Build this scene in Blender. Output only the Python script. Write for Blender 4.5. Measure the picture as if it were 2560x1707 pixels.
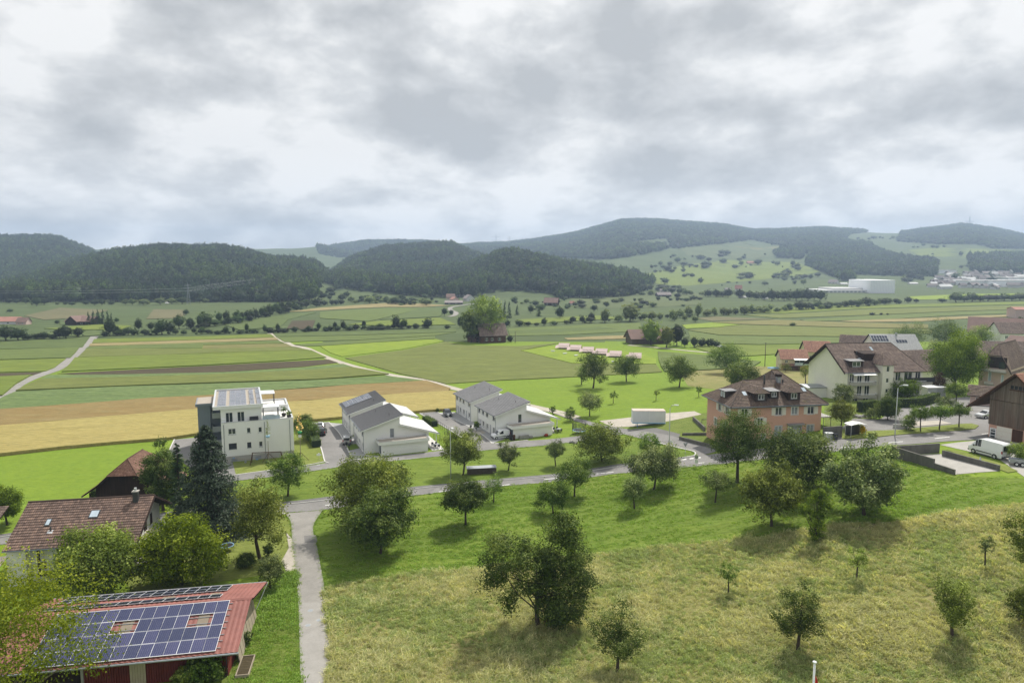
import bpy, math, random
import numpy as np
from mathutils import Vector
from mathutils.geometry import delaunay_2d_cdt
for _o in list(bpy.data.objects):
 bpy.data.objects.remove(_o)
SC = bpy.context.scene
COL = SC.collection
R = math.radians
# ------------------------------------------------------------------ camera
CAMH, PITCH, FPX = 38.0, R(6.45), 1707.0          # focal length in pixels of a 2560 px wide picture
cam = bpy.data.cameras.new('camera')
cam.sensor_width = 36.0
cam.lens = 36.0 * FPX / 2560.0
cam.clip_start = 0.5
cam.clip_end = 30000
camo = bpy.data.objects.new('camera', cam)
COL.objects.link(camo)
camo.location = (0, 0, CAMH)
camo.rotation_euler = (R(90) - PITCH, 0, 0)
SC.camera = camo
# ------------------------------------------------------------------ sun and sky
SUN_EL, SUN_AZ = R(53), R(27)                    # azimuth to the right of the viewing direction (+y)
sl = bpy.data.lights.new('sun', 'SUN')
sl.energy = 4.6
sl.angle = R(1.2)
sl.color = (1.0, 0.95, 0.86)
so = bpy.data.objects.new('sun', sl)
COL.objects.link(so)
sd = Vector((math.sin(SUN_AZ) * math.cos(SUN_EL), math.cos(SUN_AZ) * math.cos(SUN_EL), math.sin(SUN_EL)))
so.rotation_euler = sd.to_track_quat('Z', 'Y').to_euler()
so.location = (60, 120, 160)
W = bpy.data.worlds.new('World')
SC.world = W
W.use_nodes = True
nt = W.node_tree
nt.nodes.clear()
def nd(t, ty, **kw):
 n = t.nodes.new(ty)
 for k, v in kw.items():
  if k.startswith('i_'):
   key = k[2:]
   key = int(key) if key.isdigit() else key.replace('_', ' ')
   n.inputs[key].default_value = v
  else:
   setattr(n, k, v)
 return n
def mathn(t, op, a, b=None, c=None):
 n = t.nodes.new('ShaderNodeMath')
 n.operation = op
 for i, s in enumerate((a, b, c)):
  if s is None:
   continue
  if isinstance(s, (int, float)):
   n.inputs[i].default_value = s
  else:
   t.links.new(s, n.inputs[i])
 return n.outputs[0]
def ramp(t, fac, stops, interp='LINEAR'):
 n = t.nodes.new('ShaderNodeValToRGB')
 n.color_ramp.interpolation = interp
 e = n.color_ramp.elements
 while len(e) < len(stops):
  e.new(0.5)
 for el, (p, c) in zip(e, stops):
  el.position = p
  el.color = (*c, 1) if len(c) == 3 else c
 t.links.new(fac, n.inputs[0])
 return n.outputs[0]
def mixc(t, fac, a, b, mode='MIX'):
 n = t.nodes.new('ShaderNodeMix')
 n.data_type = 'RGBA'
 n.blend_type = mode
 for s, i in ((fac, 0), (a, 6), (b, 7)):
  if isinstance(s, (int, float)):
   n.inputs[i].default_value = s
  elif isinstance(s, tuple):
   n.inputs[i].default_value = (*s, 1) if len(s) == 3 else s
  else:
   t.links.new(s, n.inputs[i])
 return n.outputs[2]
def build_world():
 tc = nd(nt, 'ShaderNodeTexCoord')
 sep = nd(nt, 'ShaderNodeSeparateXYZ')
 nt.links.new(tc.outputs['Generated'], sep.inputs[0])
 zc = mathn(nt, 'MAXIMUM', sep.outputs[2], 0.0)
 # cloud layer: wider than tall, flattening towards the horizon
 zz = mathn(nt, 'MULTIPLY', mathn(nt, 'POWER', zc, 0.85), 4.6)
 comb = nd(nt, 'ShaderNodeCombineXYZ')
 nt.links.new(mathn(nt, 'MULTIPLY', sep.outputs[0], 2.6), comb.inputs[0])
 nt.links.new(mathn(nt, 'MULTIPLY', sep.outputs[1], 2.6), comb.inputs[1])
 nt.links.new(zz, comb.inputs[2])
 off = nd(nt, 'ShaderNodeVectorMath', operation='ADD')
 nt.links.new(comb.outputs[0], off.inputs[0])
 off.inputs[1].default_value = SKY_OFF
 n1 = nd(nt, 'ShaderNodeTexNoise', i_Scale=1.3, i_Detail=12.0, i_Roughness=0.5, i_Distortion=0.12)
 n2 = nd(nt, 'ShaderNodeTexNoise', i_Scale=3.6, i_Detail=9.0, i_Roughness=0.55, i_Distortion=0.1)
 n3 = nd(nt, 'ShaderNodeTexNoise', i_Scale=0.5, i_Detail=3.0, i_Roughness=0.5)
 for n in (n1, n2, n3):
  nt.links.new(off.outputs[0], n.inputs['Vector'])
 a = mathn(nt, 'MULTIPLY', n1.outputs[0], 0.62)
 b = mathn(nt, 'MULTIPLY', n2.outputs[0], 0.42)
 c = mathn(nt, 'MULTIPLY', n3.outputs[0], 0.24)
 s = mathn(nt, 'ADD', mathn(nt, 'ADD', a, b), c)
 col = ramp(nt, s, [(0.555, (0.385, 0.397, 0.408)), (0.605, (0.465, 0.474, 0.481)), (0.645, (0.535, 0.543, 0.548)),
             (0.68, (0.63, 0.633, 0.63)), (0.72, (0.72, 0.717, 0.71))])
 # overcast sky: brighter overhead than towards the horizon
 pale = mathn(nt, 'MULTIPLY', mathn(nt, 'MAXIMUM', mathn(nt, 'SUBTRACT', 0.16, zc), 0.0), 1.7)
 lift = mathn(nt, 'ADD', mathn(nt, 'ADD', mathn(nt, 'MULTIPLY', zc, 0.22), 1.13), pale)
 sc = nd(nt, 'ShaderNodeVectorMath', operation='SCALE')
 nt.links.new(col, sc.inputs[0])
 nt.links.new(lift, sc.inputs['Scale'])
 sky = nd(nt, 'ShaderNodeTexSky', sky_type='NISHITA', sun_disc=False)
 sky.sun_elevation = SUN_EL
 sky.sun_rotation = SUN_AZ
 sky.altitude = 450
 skys = nd(nt, 'ShaderNodeVectorMath', operation='SCALE')
 nt.links.new(sky.outputs[0], skys.inputs[0])
 skys.inputs['Scale'].default_value = 0.09
 gap = ramp(nt, n1.outputs[0], [(0.70, (0, 0, 0)), (0.80, (1, 1, 1))])
 fin = mixc(nt, mathn(nt, 'MULTIPLY', gap, 0.55), sc.outputs[0], skys.outputs[0])
 bg = nd(nt, 'ShaderNodeBackground', i_Strength=1.0)
 nt.links.new(fin, bg.inputs[0])
 out = nd(nt, 'ShaderNodeOutputWorld')
 nt.links.new(bg.outputs[0], out.inputs[0])
SKY_OFF = (3.1, 21.7, -6.3)
HAZE = 0.00021
build_world()
SC.view_settings.view_transform = 'Standard'
SC.view_settings.look = 'None'
SC.view_settings.exposure = 0.18
SC.view_settings.gamma = 1.0
SC.view_settings.use_curve_mapping = False
SC.render.engine = 'CYCLES'
SC.cycles.use_denoising = True
SC.cycles.max_bounces = 4
SC.cycles.diffuse_bounces = 2
SC.cycles.transmission_bounces = 4
SC.cycles.transparent_max_bounces = 4
SC.cycles.volume_bounces = 0
SC.cycles.use_adaptive_sampling = True
SC.cycles.adaptive_threshold = 0.02
# ------------------------------------------------------------------ geometry of the place
CP, SP = math.cos(PITCH), math.sin(PITCH)
def sm(t):
 t = np.clip(t, 0.0, 1.0)
 return t * t * (3 - 2 * t)
def crest_z(Y, py):
 b = (853.5 - py) / FPX
 return CAMH + Y * (b * CP - SP) / (CP + b * SP)
# hills: crest line (bearing given as picture column -> skyline row), crest depth, foot depth, height of trees on top, slope power
RIDGES = [
 dict(Yc=1900, Yb=1150, tree=13, pw=0.9, back=0.5, pts=[(-900, 600), (-400, 592), (0, 585), (75, 584), (150, 589), (200, 608), (240, 628), (300, 655), (420, 700), (500, 745)]),
 dict(Yc=1320, Yb=700, tree=13, pw=0.85, back=0.6, pts=[(-700, 735), (-200, 715), (0, 694), (60, 682), (140, 662), (235, 638), (300, 623), (360, 614), (400, 607), (480, 608), (560, 611), (620, 621), (680, 638), (740, 642), (800, 655), (850, 700), (900, 745)]),
 dict(Yc=2800, Yb=1900, tree=0, pw=1.0, back=0.4, pts=[(-600, 622), (200, 624), (300, 622), (640, 623), (720, 622), (790, 618), (900, 640), (1000, 680)]),
 dict(Yc=1700, Yb=1050, tree=13, pw=0.9, back=0.6, pts=[(700, 745), (780, 700), (838, 667), (876, 640), (953, 613), (1030, 608), (1125, 604), (1163, 620), (1202, 634), (1260, 660), (1330, 705), (1400, 745)]),
 dict(Yc=1200, Yb=760, tree=13, pw=0.9, back=0.7, pts=[(690, 745), (760, 700), (800, 680), (860, 672), (930, 676), (1000, 684), (1080, 672), (1180, 656), (1221, 638), (1259, 620), (1290, 618), (1336, 630), (1412, 652), (1489, 661), (1565, 673), (1623, 705), (1680, 728), (1750, 748)]),
 dict(Yc=3300, Yb=2500, tree=12, pw=1.0, back=0.5, pts=[(700, 660), (780, 625), (850, 610), (910, 600), (1000, 597), (1090, 602), (1150, 612), (1250, 660)]),
 dict(Yc=3400, Yb=900, tree=12, pw=1.25, back=0.5, pts=[(900, 680), (1050, 640), (1150, 612), (1200, 607), (1260, 606), (1330, 598), (1400, 588), (1450, 577), (1500, 563), (1550, 548), (1640, 548), (1700, 553), (1810, 561), (1882, 574), (1950, 572), (2060, 568), (2159, 575), (2260, 577), (2330, 568), (2396, 560), (2477, 568), (2560, 588), (2700, 600), (3200, 610)]),
]
def terr(x, y):
 x = np.asarray(x, float)
 y = np.asarray(y, float)
 z = 9 * sm((x - 5) / 70) * (1 - sm((y - 110) / 143)) * sm((y - 8) / 60)
 yy = np.maximum(y, 1.0)
 px = 1280 + FPX * x / (yy * CP)
 und = (np.sin(x / 97.0 + 1.3) * np.cos(y / 83.0) + 0.6 * np.sin(x / 41.0 - y / 57.0) + 0.35 * np.sin(x / 23.0 + y / 31.0 + 2.0))
 best = np.zeros_like(z)
 for r in RIDGES:
  p = np.array(r['pts'], float)
  c = np.interp(px, p[:, 0], p[:, 1])
  zc = np.maximum(crest_z(r['Yc'], c) - r['tree'], 0.0)
  t = np.clip((y - r['Yb']) / (r['Yc'] - r['Yb']), 0, 1)
  s = (0.45 * t + 0.55 * sm(t)) ** r['pw']
  fall = 1 - r['back'] * sm((y - r['Yc']) / (0.45 * r['Yc']))
  best = np.maximum(best, zc * s * np.where(y > r['Yc'], fall, 1.0))
 best = best + und * 1.6 * np.clip(best / 30.0, 0, 1.0)
 best = np.where(y < 600, 0.0, best)
 return z + np.maximum(best, 0)
def ray(px, py):
 a = (np.asarray(px, float) - 1280) / FPX
 b = (853.5 - np.asarray(py, float)) / FPX
 return a, CP + b * SP, -SP + b * CP
_YS = np.concatenate([np.linspace(30, 400, 500), np.geomspace(402, 7000, 900)])
def Gv(px, py):
 """first ground point seen through picture points; arrays of equal length -> (N,3)"""
 px = np.atleast_1d(np.asarray(px, float))
 py = np.atleast_1d(np.asarray(py, float))
 dx, dy, dz = ray(px, py)
 X = _YS[None, :] * (dx / dy)[:, None]
 Zr = CAMH + _YS[None, :] * (dz / dy)[:, None]
 T = terr(X, np.broadcast_to(_YS[None, :], X.shape))
 below = Zr < T
 idx = np.argmax(below, axis=1)
 none = ~below.any(axis=1)
 idx = np.where(none, len(_YS) - 1, np.maximum(idx, 1))
 r = np.arange(len(px))
 d1 = Zr[r, idx - 1] - T[r, idx - 1]
 d2 = Zr[r, idx] - T[r, idx]
 f = np.where(none, 1.0, np.clip(d1 / np.where(np.abs(d1 - d2) < 1e-9, 1, d1 - d2), 0, 1))
 y = _YS[idx - 1] + f * (_YS[idx] - _YS[idx - 1])
 x = y * dx / dy
 return np.stack([x, y, terr(x, y)], 1)
def G(px, py):
 return Gv([px], [py])[0]
def at_z(px, py, z):
 dx, dy, dz = ray(px, py)
 t = (z - CAMH) / dz
 return np.array([t * dx, t * dy, z])
def proj(p):
 p = np.asarray(p, float)
 x, y, z = p[..., 0], p[..., 1], p[..., 2] - CAMH
 dep = y * CP - z * SP
 up = y * SP + z * CP
 return 1280 + FPX * x / dep, 853.5 - FPX * up / dep, dep
def up_to(g, pyt):
 """height above ground point g at which a vertical reaches picture row pyt"""
 b = (853.5 - pyt) / FPX
 return float(g[1] * (b * CP - SP) / (CP + b * SP) + CAMH - g[2])
def wid(g, wpx):
 return float(wpx * proj(g)[2] / FPX)
def inpoly(px, py, poly):
 px = np.asarray(px)
 py = np.asarray(py)
 res = np.zeros(px.shape, bool)
 n = len(poly)
 for i in range(n):
  x1, y1 = poly[i]
  x2, y2 = poly[(i + 1) % n]
  c = ((y1 > py) != (y2 > py)) & (px < (x2 - x1) * (py - y1) / ((y2 - y1) if y2 != y1 else 1e-9) + x1)
  res ^= c
 return res
# ------------------------------------------------------------------ object helpers
def tag(o, label=None, cat=None, group=None, kind=None):
 if label:
  o['label'] = label
 if cat:
  o['category'] = cat
 if group:
  o['group'] = group
 if kind:
  o['kind'] = kind
 return o
def link(name, data, parent=None, loc=None, rz=None):
 o = bpy.data.objects.new(name, data)
 COL.objects.link(o)
 if parent is not None:
  o.parent = parent
 if loc is not None:
  o.location = loc
 if rz is not None:
  o.rotation_euler = (0, 0, rz)
 return o
def thing(name, label, cat, loc=(0, 0, 0), rz=0.0, group=None):
 o = link(name, None, None, loc, rz)
 o.empty_display_size = 0.3
 return tag(o, label, cat, group)
def npmesh(name, V, Fq=None, Ft=None, mats=(), mi=None, smooth=False, rnd=None):
 """V (N,3); Fq (M,4) quads and/or Ft (K,3) triangles"""
 me = bpy.data.meshes.new(name)
 V = np.asarray(V, np.float32)
 me.vertices.add(len(V))
 me.vertices.foreach_set('co', V.ravel())
 loops, starts, tot, cur = [], [], [], 0
 for Fx, k in ((Fq, 4), (Ft, 3)):
  if Fx is None or len(Fx) == 0:
   continue
  Fx = np.asarray(Fx, np.int32)
  loops.append(Fx.ravel())
  starts.append(cur + k * np.arange(len(Fx)))
  tot.append(np.full(len(Fx), k))
  cur += Fx.size
 if loops:
  loops = np.concatenate(loops)
  me.loops.add(len(loops))
  me.loops.foreach_set('vertex_index', loops)
  st = np.concatenate(starts)
  me.polygons.add(len(st))
  me.polygons.foreach_set('loop_start', st.astype(np.int32))
  me.polygons.foreach_set('loop_total', np.concatenate(tot).astype(np.int32))
  if mi is not None:
   me.polygons.foreach_set('material_index', np.asarray(mi, np.int32))
  me.polygons.foreach_set('use_smooth', np.full(len(st), smooth))
  if rnd is not None:
   at = me.attributes.new('rnd', 'FLOAT', 'FACE')
   at.data.foreach_set('value', np.asarray(rnd, np.float32))
 for m in mats:
  me.materials.append(m)
 me.update(calc_edges=True)
 me.validate()
 return me
class MB:
 """collects boxes, prisms, tubes ... into one mesh"""
 def __init__(s):
  s.v, s.f, s.m, s.cur = [], [], [], 0
 def add(s, vs, fs):
  b = len(s.v)
  s.v += [tuple(map(float, q)) for q in vs]
  s.f += [tuple(b + i for i in f) for f in fs]
  s.m += [s.cur] * len(fs)
  return s
 def box(s, x0, x1, y0, y1, z0, z1):
  vs = [(x0, y0, z0), (x1, y0, z0), (x1, y1, z0), (x0, y1, z0), (x0, y0, z1), (x1, y0, z1), (x1, y1, z1), (x0, y1, z1)]
  return s.add(vs, [(3, 2, 1, 0), (4, 5, 6, 7), (0, 1, 5, 4), (1, 2, 6, 5), (2, 3, 7, 6), (3, 0, 4, 7)])
 def hexa(s, bot, top):
  """bot, top: 4 points each, counter-clockwise from above"""
  return s.add(list(bot) + list(top), [(3, 2, 1, 0), (4, 5, 6, 7), (0, 1, 5, 4), (1, 2, 6, 5), (2, 3, 7, 6), (3, 0, 4, 7)])
 def slab(s, quad, th):
  """quad of 4 points (any plane), thickened downwards by th"""
  bot = [(p[0], p[1], p[2] - th) for p in quad]
  return s.hexa(bot, quad)
 def prism(s, poly, axis, a, b):
  """poly of (p,q) extruded along axis from a to b. axis 'x': (y,z); 'y': (x,z); 'z': (x,y)"""
  def pt(p, q, t):
   return {'x': (t, p, q), 'y': (p, t, q), 'z': (p, q, t)}[axis]
  n = len(poly)
  vs = [pt(p, q, a) for p, q in poly] + [pt(p, q, b) for p, q in poly]
  fs = [tuple(range(n))[::-1], tuple(range(n, 2 * n))] + [(i, (i + 1) % n, n + (i + 1) % n, n + i) for i in range(n)]
  return s.add(vs, fs)
 def tube(s, pts, rad, n=6, cap=True):
  pts = [Vector(p) for p in pts]
  if not hasattr(rad, '__len__'):
   rad = [rad] * len(pts)
  rings, base = [], len(s.v)
  for i, p in enumerate(pts):
   d = (pts[min(i + 1, len(pts) - 1)] - pts[max(i - 1, 0)])
   if d.length < 1e-9:
    d = Vector((0, 0, 1))
   d.normalize()
   a = d.orthogonal().normalized() if abs(d.z) > 0.99 else d.cross(Vector((0, 0, 1))).normalized()
   b = d.cross(a)
   rings.append([p + (a * math.cos(2 * math.pi * k / n) + b * math.sin(2 * math.pi * k / n)) * rad[i] for k in range(n)])
  vs = [q for r in rings for q in r]
  fs = []
  for i in range(len(pts) - 1):
   for k in range(n):
    fs.append((i * n + k, i * n + (k + 1) % n, (i + 1) * n + (k + 1) % n, (i + 1) * n + k))
  if cap:
   fs.append(tuple(range(n))[::-1])
   fs.append(tuple((len(pts) - 1) * n + k for k in range(n)))
  return s.add(vs, fs)
 def mesh(s, name, mats, smooth=False):
  if not isinstance(mats, (list, tuple)):
   mats = [mats]
  me = bpy.data.meshes.new(name)
  me.from_pydata(s.v, [], s.f)
  for m in mats:
   me.materials.append(m)
  if max(s.m or [0]) > 0:
   me.polygons.foreach_set('material_index', s.m)
  if smooth:
   me.polygons.foreach_set('use_smooth', [True] * len(me.polygons))
  me.update()
  return me
 def build(s, name, mats, parent=None, loc=None, rz=None, smooth=False):
  return link(name, s.mesh(name, mats, smooth), parent, loc, rz)
# ------------------------------------------------------------------ materials
MATS = {}
def new_mat(name):
 m = bpy.data.materials.new(name)
 m.use_nodes = True
 t = m.node_tree
 t.nodes.clear()
 out = t.nodes.new('ShaderNodeOutputMaterial')
 MATS[name] = m
 return m, t, out
def principled(t, out, col, rough=0.8, metal=0.0, spec=0.3, normal=None):
 p = t.nodes.new('ShaderNodeBsdfPrincipled')
 if isinstance(col, tuple):
  p.inputs['Base Color'].default_value = (*col, 1)
 else:
  t.links.new(col, p.inputs['Base Color'])
 if isinstance(rough, (int, float)):
  p.inputs['Roughness'].default_value = rough
 else:
  t.links.new(rough, p.inputs['Roughness'])
 p.inputs['Metallic'].default_value = metal
 p.inputs['Specular IOR Level'].default_value = spec
 if normal is not None:
  t.links.new(normal, p.inputs['Normal'])
 if out is not None:
  t.links.new(p.outputs[0], out.inputs[0])
 return p
def pos(t, scale=(1, 1, 1), rot=0.0, obj=False):
 if obj:
  g = t.nodes.new('ShaderNodeTexCoord').outputs['Object']
 else:
  g = t.nodes.new('ShaderNodeNewGeometry').outputs['Position']
 mp = t.nodes.new('ShaderNodeMapping')
 mp.vector_type = 'POINT'
 mp.inputs['Rotation'].default_value = (0, 0, rot)
 mp.inputs['Scale'].default_value = scale
 t.links.new(g, mp.inputs[0])
 return mp.outputs[0]
def noise(t, vec, scale, detail=4.0, rough=0.55, dist=0.0):
 n = nd(t, 'ShaderNodeTexNoise', i_Scale=scale, i_Detail=detail, i_Roughness=rough, i_Distortion=dist)
 t.links.new(vec, n.inputs['Vector'])
 return n.outputs[0]
def bumpn(t, h, strength=0.3, dist=0.1):
 b = nd(t, 'ShaderNodeBump', i_Strength=strength, i_Distance=dist)
 t.links.new(h, b.inputs['Height'])
 return b.outputs[0]
def stretch(t, fac, lo, hi):
 n = nd(t, 'ShaderNodeMapRange')
 n.inputs[1].default_value = lo
 n.inputs[2].default_value = hi
 t.links.new(fac, n.inputs[0])
 return n.outputs[0]
def plain(name, col, rough=0.8, var=0.12, scale=1.2, metal=0.0, spec=0.3, bump=0.0, streak=False, dirt=0.0):
 m, t, out = new_mat(name)
 v = pos(t, (1, 1, 0.18) if streak else (1, 1, 1))
 n = noise(t, v, scale, 6.0, 0.6)
 n2 = noise(t, v, scale * 9.0, 4.0, 0.6)
 f = mathn(t, 'ADD', mathn(t, 'MULTIPLY', n, 0.7), mathn(t, 'MULTIPLY', n2, 0.3))
 f = stretch(t, f, 0.3, 0.7)
 lo = tuple(max(0, c * (1 - var)) for c in col)
 hi = tuple(min(1, c * (1 + var)) for c in col)
 c = mixc(t, f, lo, hi)
 if dirt:
  dn = noise(t, pos(t, (0.8, 0.8, 0.12)), 1.5, 7.0, 0.65)
  c = mixc(t, mathn(t, 'MULTIPLY', stretch(t, dn, 0.52, 0.72), dirt), c, tuple(x * 0.55 for x in col))
 nm = bumpn(t, n2, bump, 0.03) if bump else None
 principled(t, out, c, rough, metal, spec, nm)
 return m
def leafmat(name, dark, light, tip=None, trans=0.30, rough=0.55, pscale=0.35, gain=1.0, vary=0.34):
 m, t, out = new_mat(name)
 k = gain * (1.0 if 'purple' in name or 'bush' in name else 1.6)
 kk = (k * 1.08, k, k * 0.78) if name[:4] == 'leaf' else (k, k, k)
 dark, light = tuple(x * q for x, q in zip(dark, kk)), tuple(x * q for x, q in zip(light, kk))
 tip = tip and tuple(x * q * (1.7 if name[:4] == 'leaf' else 1.1) for x, q in zip(tip, kk))  # brightest stop: highlight painted into leaf colour, weaker for needles and blades
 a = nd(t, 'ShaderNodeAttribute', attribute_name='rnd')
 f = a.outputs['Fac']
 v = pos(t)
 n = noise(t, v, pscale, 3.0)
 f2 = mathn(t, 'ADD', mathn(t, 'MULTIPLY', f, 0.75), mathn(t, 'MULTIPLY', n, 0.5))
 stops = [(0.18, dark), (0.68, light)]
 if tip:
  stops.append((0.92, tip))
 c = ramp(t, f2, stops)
 oi = nd(t, 'ShaderNodeObjectInfo')
 hs = nd(t, 'ShaderNodeHueSaturation')
 hs.inputs['Saturation'].default_value = 1.12 if name[:5] != 'blade' else 0.92
 t.links.new(mathn(t, 'ADD', mathn(t, 'MULTIPLY', oi.outputs['Random'], 0.016), 0.494), hs.inputs['Hue'])
 t.links.new(mathn(t, 'ADD', mathn(t, 'MULTIPLY', oi.outputs['Random'], vary), 1 - vary / 2), hs.inputs['Value'])
 t.links.new(c, hs.inputs['Color'])
 p = principled(t, None, hs.outputs[0], rough, 0, 0.11)
 tr = t.nodes.new('ShaderNodeBsdfTranslucent')
 tc = mixc(t, 1.0, hs.outputs[0], (1.25, 1.2, 0.55), 'MULTIPLY')
 t.links.new(tc, tr.inputs[0])
 mx = t.nodes.new('ShaderNodeMixShader')
 mx.inputs[0].default_value = trans
 t.links.new(p.outputs[0], mx.inputs[1])
 t.links.new(tr.outputs[0], mx.inputs[2])
 t.links.new(mx.outputs[0], out.inputs[0])
 return m
def grassmat(name, c1, c2, c3, big=0.03, mid=0.4, fine=3.0, rows=0.0, rowang=0.0, rowpitch=1.6, bump=0.6, rowcol=None, contrast=(0.3, 0.7), tone=(0.98, 0.82, 1.15), tram=0.0):
 """ground cover: three colours mixed by wide, middle and fine noise; rows = swaths or drill rows"""
 m, t, out = new_mat(name)
 kr, kg, kb = tone
 def adj(c):
  return (c[0] * kr, c[1] * kg, c[2] * kb)
 c1, c2, c3, rowcol = adj(c1), adj(c2), adj(c3), rowcol and adj(rowcol)
 v = pos(t)
 a = noise(t, v, big, 4.0, 0.6, 0.4)
 b = noise(t, v, mid, 6.0, 0.65)
 vs = pos(t, (0.25, 1.6, 1), -rowang)
 k = noise(t, vs, fine, 5.0, 0.7)
 c = mixc(t, stretch(t, a, *contrast), c1, c2)
 c = mixc(t, mathn(t, 'MULTIPLY', stretch(t, b, 0.38, 0.68), 0.75), c, c3)
 dk = mixc(t, stretch(t, k, 0.3, 0.72), (0.62, 0.66, 0.6), (1.22, 1.2, 1.16))
 c = mixc(t, 1.0, c, dk, 'MULTIPLY')
 h = mathn(t, 'ADD', mathn(t, 'MULTIPLY', k, 0.7), mathn(t, 'MULTIPLY', b, 0.6))
 if rows:
  vr = pos(t, (0.06, 1.0 / rowpitch, 1), -rowang)
  w = noise(t, vr, 1.0, 3.0, 0.6, 0.3)
  wv = stretch(t, w, 0.33, 0.66)
  rc = rowcol or tuple(x * 0.55 for x in c1)
  c = mixc(t, mathn(t, 'MULTIPLY', mathn(t, 'SUBTRACT', 1.0, wv), rows), c, rc)
  h = mathn(t, 'ADD', h, mathn(t, 'MULTIPLY', wv, 1.2))
 if rows and tram:
  sx = nd(t, 'ShaderNodeSeparateXYZ')
  t.links.new(pos(t, (1, 1, 1), -rowang), sx.inputs[0])
  wob = mathn(t, 'MULTIPLY', noise(t, pos(t), 0.03, 2.0), 3.0)
  fr = mathn(t, 'FRACT', mathn(t, 'DIVIDE', mathn(t, 'ADD', sx.outputs[1], wob), tram))
  ln = mathn(t, 'LESS_THAN', mathn(t, 'ABSOLUTE', mathn(t, 'SUBTRACT', mathn(t, 'ABSOLUTE', mathn(t, 'SUBTRACT', fr, 0.5)), 0.08)), 0.02)
  c = mixc(t, mathn(t, 'MULTIPLY', ln, 0.35), c, tuple(x * 0.45 for x in c3))
 principled(t, out, c, 0.9, 0, 0.12, bumpn(t, h, bump, 0.25))
 return m
def tilemat(name, dark, mid, light, moss=None):
 m, t, out = new_mat(name)
 a = nd(t, 'ShaderNodeAttribute', attribute_name='rnd')
 v = pos(t, (0.6, 0.6, 0.6))
 n = noise(t, v, 0.5, 5.0, 0.6)
 f = mathn(t, 'ADD', mathn(t, 'MULTIPLY', a.outputs['Fac'], 0.6), mathn(t, 'MULTIPLY', n, 0.55))
 c = ramp(t, f, [(0.2, dark), (0.55, mid), (0.9, light)])
 if moss:
  mn = noise(t, pos(t), 0.9, 6.0, 0.7)
  c = mixc(t, mathn(t, 'MULTIPLY', stretch(t, mn, 0.55, 0.72), 0.55), c, moss)
 fine = noise(t, pos(t), 22.0, 3.0)
 c = mixc(t, 1.0, c, mixc(t, fine, (0.8, 0.8, 0.8), (1.18, 1.18, 1.18)), 'MULTIPLY')
 principled(t, out, c, 0.78, 0, 0.25, bumpn(t, fine, 0.2, 0.02))
 return m
def woodmat(name, c1, c2, c3, along='z', pitch=7.0, rough=0.85):
 m, t, out = new_mat(name)
 sc = {'z': (1, 1, 0.06), 'x': (0.06, 1, 1)}[along]
 v = pos(t, sc, obj=True)
 n = noise(t, v, pitch, 4.0, 0.6)
 b = noise(t, pos(t, (1, 1, 0.3), obj=True), 0.6, 5.0)
 a = nd(t, 'ShaderNodeAttribute', attribute_name='rnd')
 c = mixc(t, stretch(t, n, 0.32, 0.68), c1, c2)
 c = mixc(t, mathn(t, 'MULTIPLY', stretch(t, b, 0.45, 0.7), 0.7), c, c3)
 c = mixc(t, 1.0, c, mixc(t, a.outputs['Fac'], (0.75, 0.75, 0.75), (1.2, 1.2, 1.2)), 'MULTIPLY')
 principled(t, out, c, rough, 0, 0.2, bumpn(t, n, 0.25, 0.02))
 return m
def glassmat(name, col, rough=0.06, spec=0.9):
 m, t, out = new_mat(name)
 n = noise(t, pos(t), 0.9, 3.0)
 c = mixc(t, n, tuple(x * 0.6 for x in col), tuple(x * 1.4 for x in col))
 principled(t, out, c, rough, 0, spec)
 return m
def solarmat(name, cell, line, nx=6, ny=10):
 """photovoltaic panel: cells with pale lines; panel mesh is 0..1 in local x and y"""
 m, t, out = new_mat(name)
 g = t.nodes.new('ShaderNodeTexCoord').outputs['Object']
 mp = t.nodes.new('ShaderNodeMapping')
 mp.inputs['Scale'].default_value = (nx, ny, 1)
 t.links.new(g, mp.inputs[0])
 br = nd(t, 'ShaderNodeTexBrick', offset=0.0, i_Scale=1.0)
 br.inputs['Mortar Size'].default_value = 0.035
 br.inputs['Brick Width'].default_value = 1.0
 br.inputs['Row Height'].default_value = 1.0
 br.inputs['Color1'].default_value = (*cell, 1)
 br.inputs['Color2'].default_value = (*[x * 1.15 for x in cell], 1)
 br.inputs['Mortar'].default_value = (*line, 1)
 t.links.new(mp.outputs[0], br.inputs[0])
 oi = nd(t, 'ShaderNodeObjectInfo')
 c = mixc(t, 1.0, br.outputs[0], mixc(t, oi.outputs['Random'], (0.72, 0.78, 0.8), (1.35, 1.25, 1.25)), 'MULTIPLY')
 principled(t, out, c, 0.12, 0, 0.5)
 return m
# walls, metals, small things
plain('render_white', (0.80, 0.80, 0.77), 0.9, 0.035, 0.5, bump=0.05)
plain('render_cream', (0.74, 0.72, 0.62), 0.9, 0.05, 0.4, bump=0.05, dirt=0.12)
plain('render_white_old', (0.72, 0.71, 0.67), 0.9, 0.06, 0.6, bump=0.05, dirt=0.18)
plain('render_pink', (0.58, 0.34, 0.25), 0.92, 0.06, 0.7, bump=0.08, dirt=0.10)
plain('render_rose', (0.56, 0.42, 0.37), 0.92, 0.06, 0.7, bump=0.05, dirt=0.12)
plain('render_yellow', (0.62, 0.54, 0.36), 0.92, 0.05, 0.7)
plain('render_orange', (0.66, 0.38, 0.12), 0.92, 0.05, 0.7)
plain('concrete', (0.42, 0.41, 0.385), 0.92, 0.12, 0.9, bump=0.1, dirt=0.3)
plain('concrete_dark', (0.13, 0.125, 0.11), 0.95, 0.4, 0.8, bump=0.25, streak=True, dirt=0.5)
plain('concrete_pale', (0.36, 0.345, 0.315), 0.92, 0.12, 0.5, bump=0.05, dirt=0.2)
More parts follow.
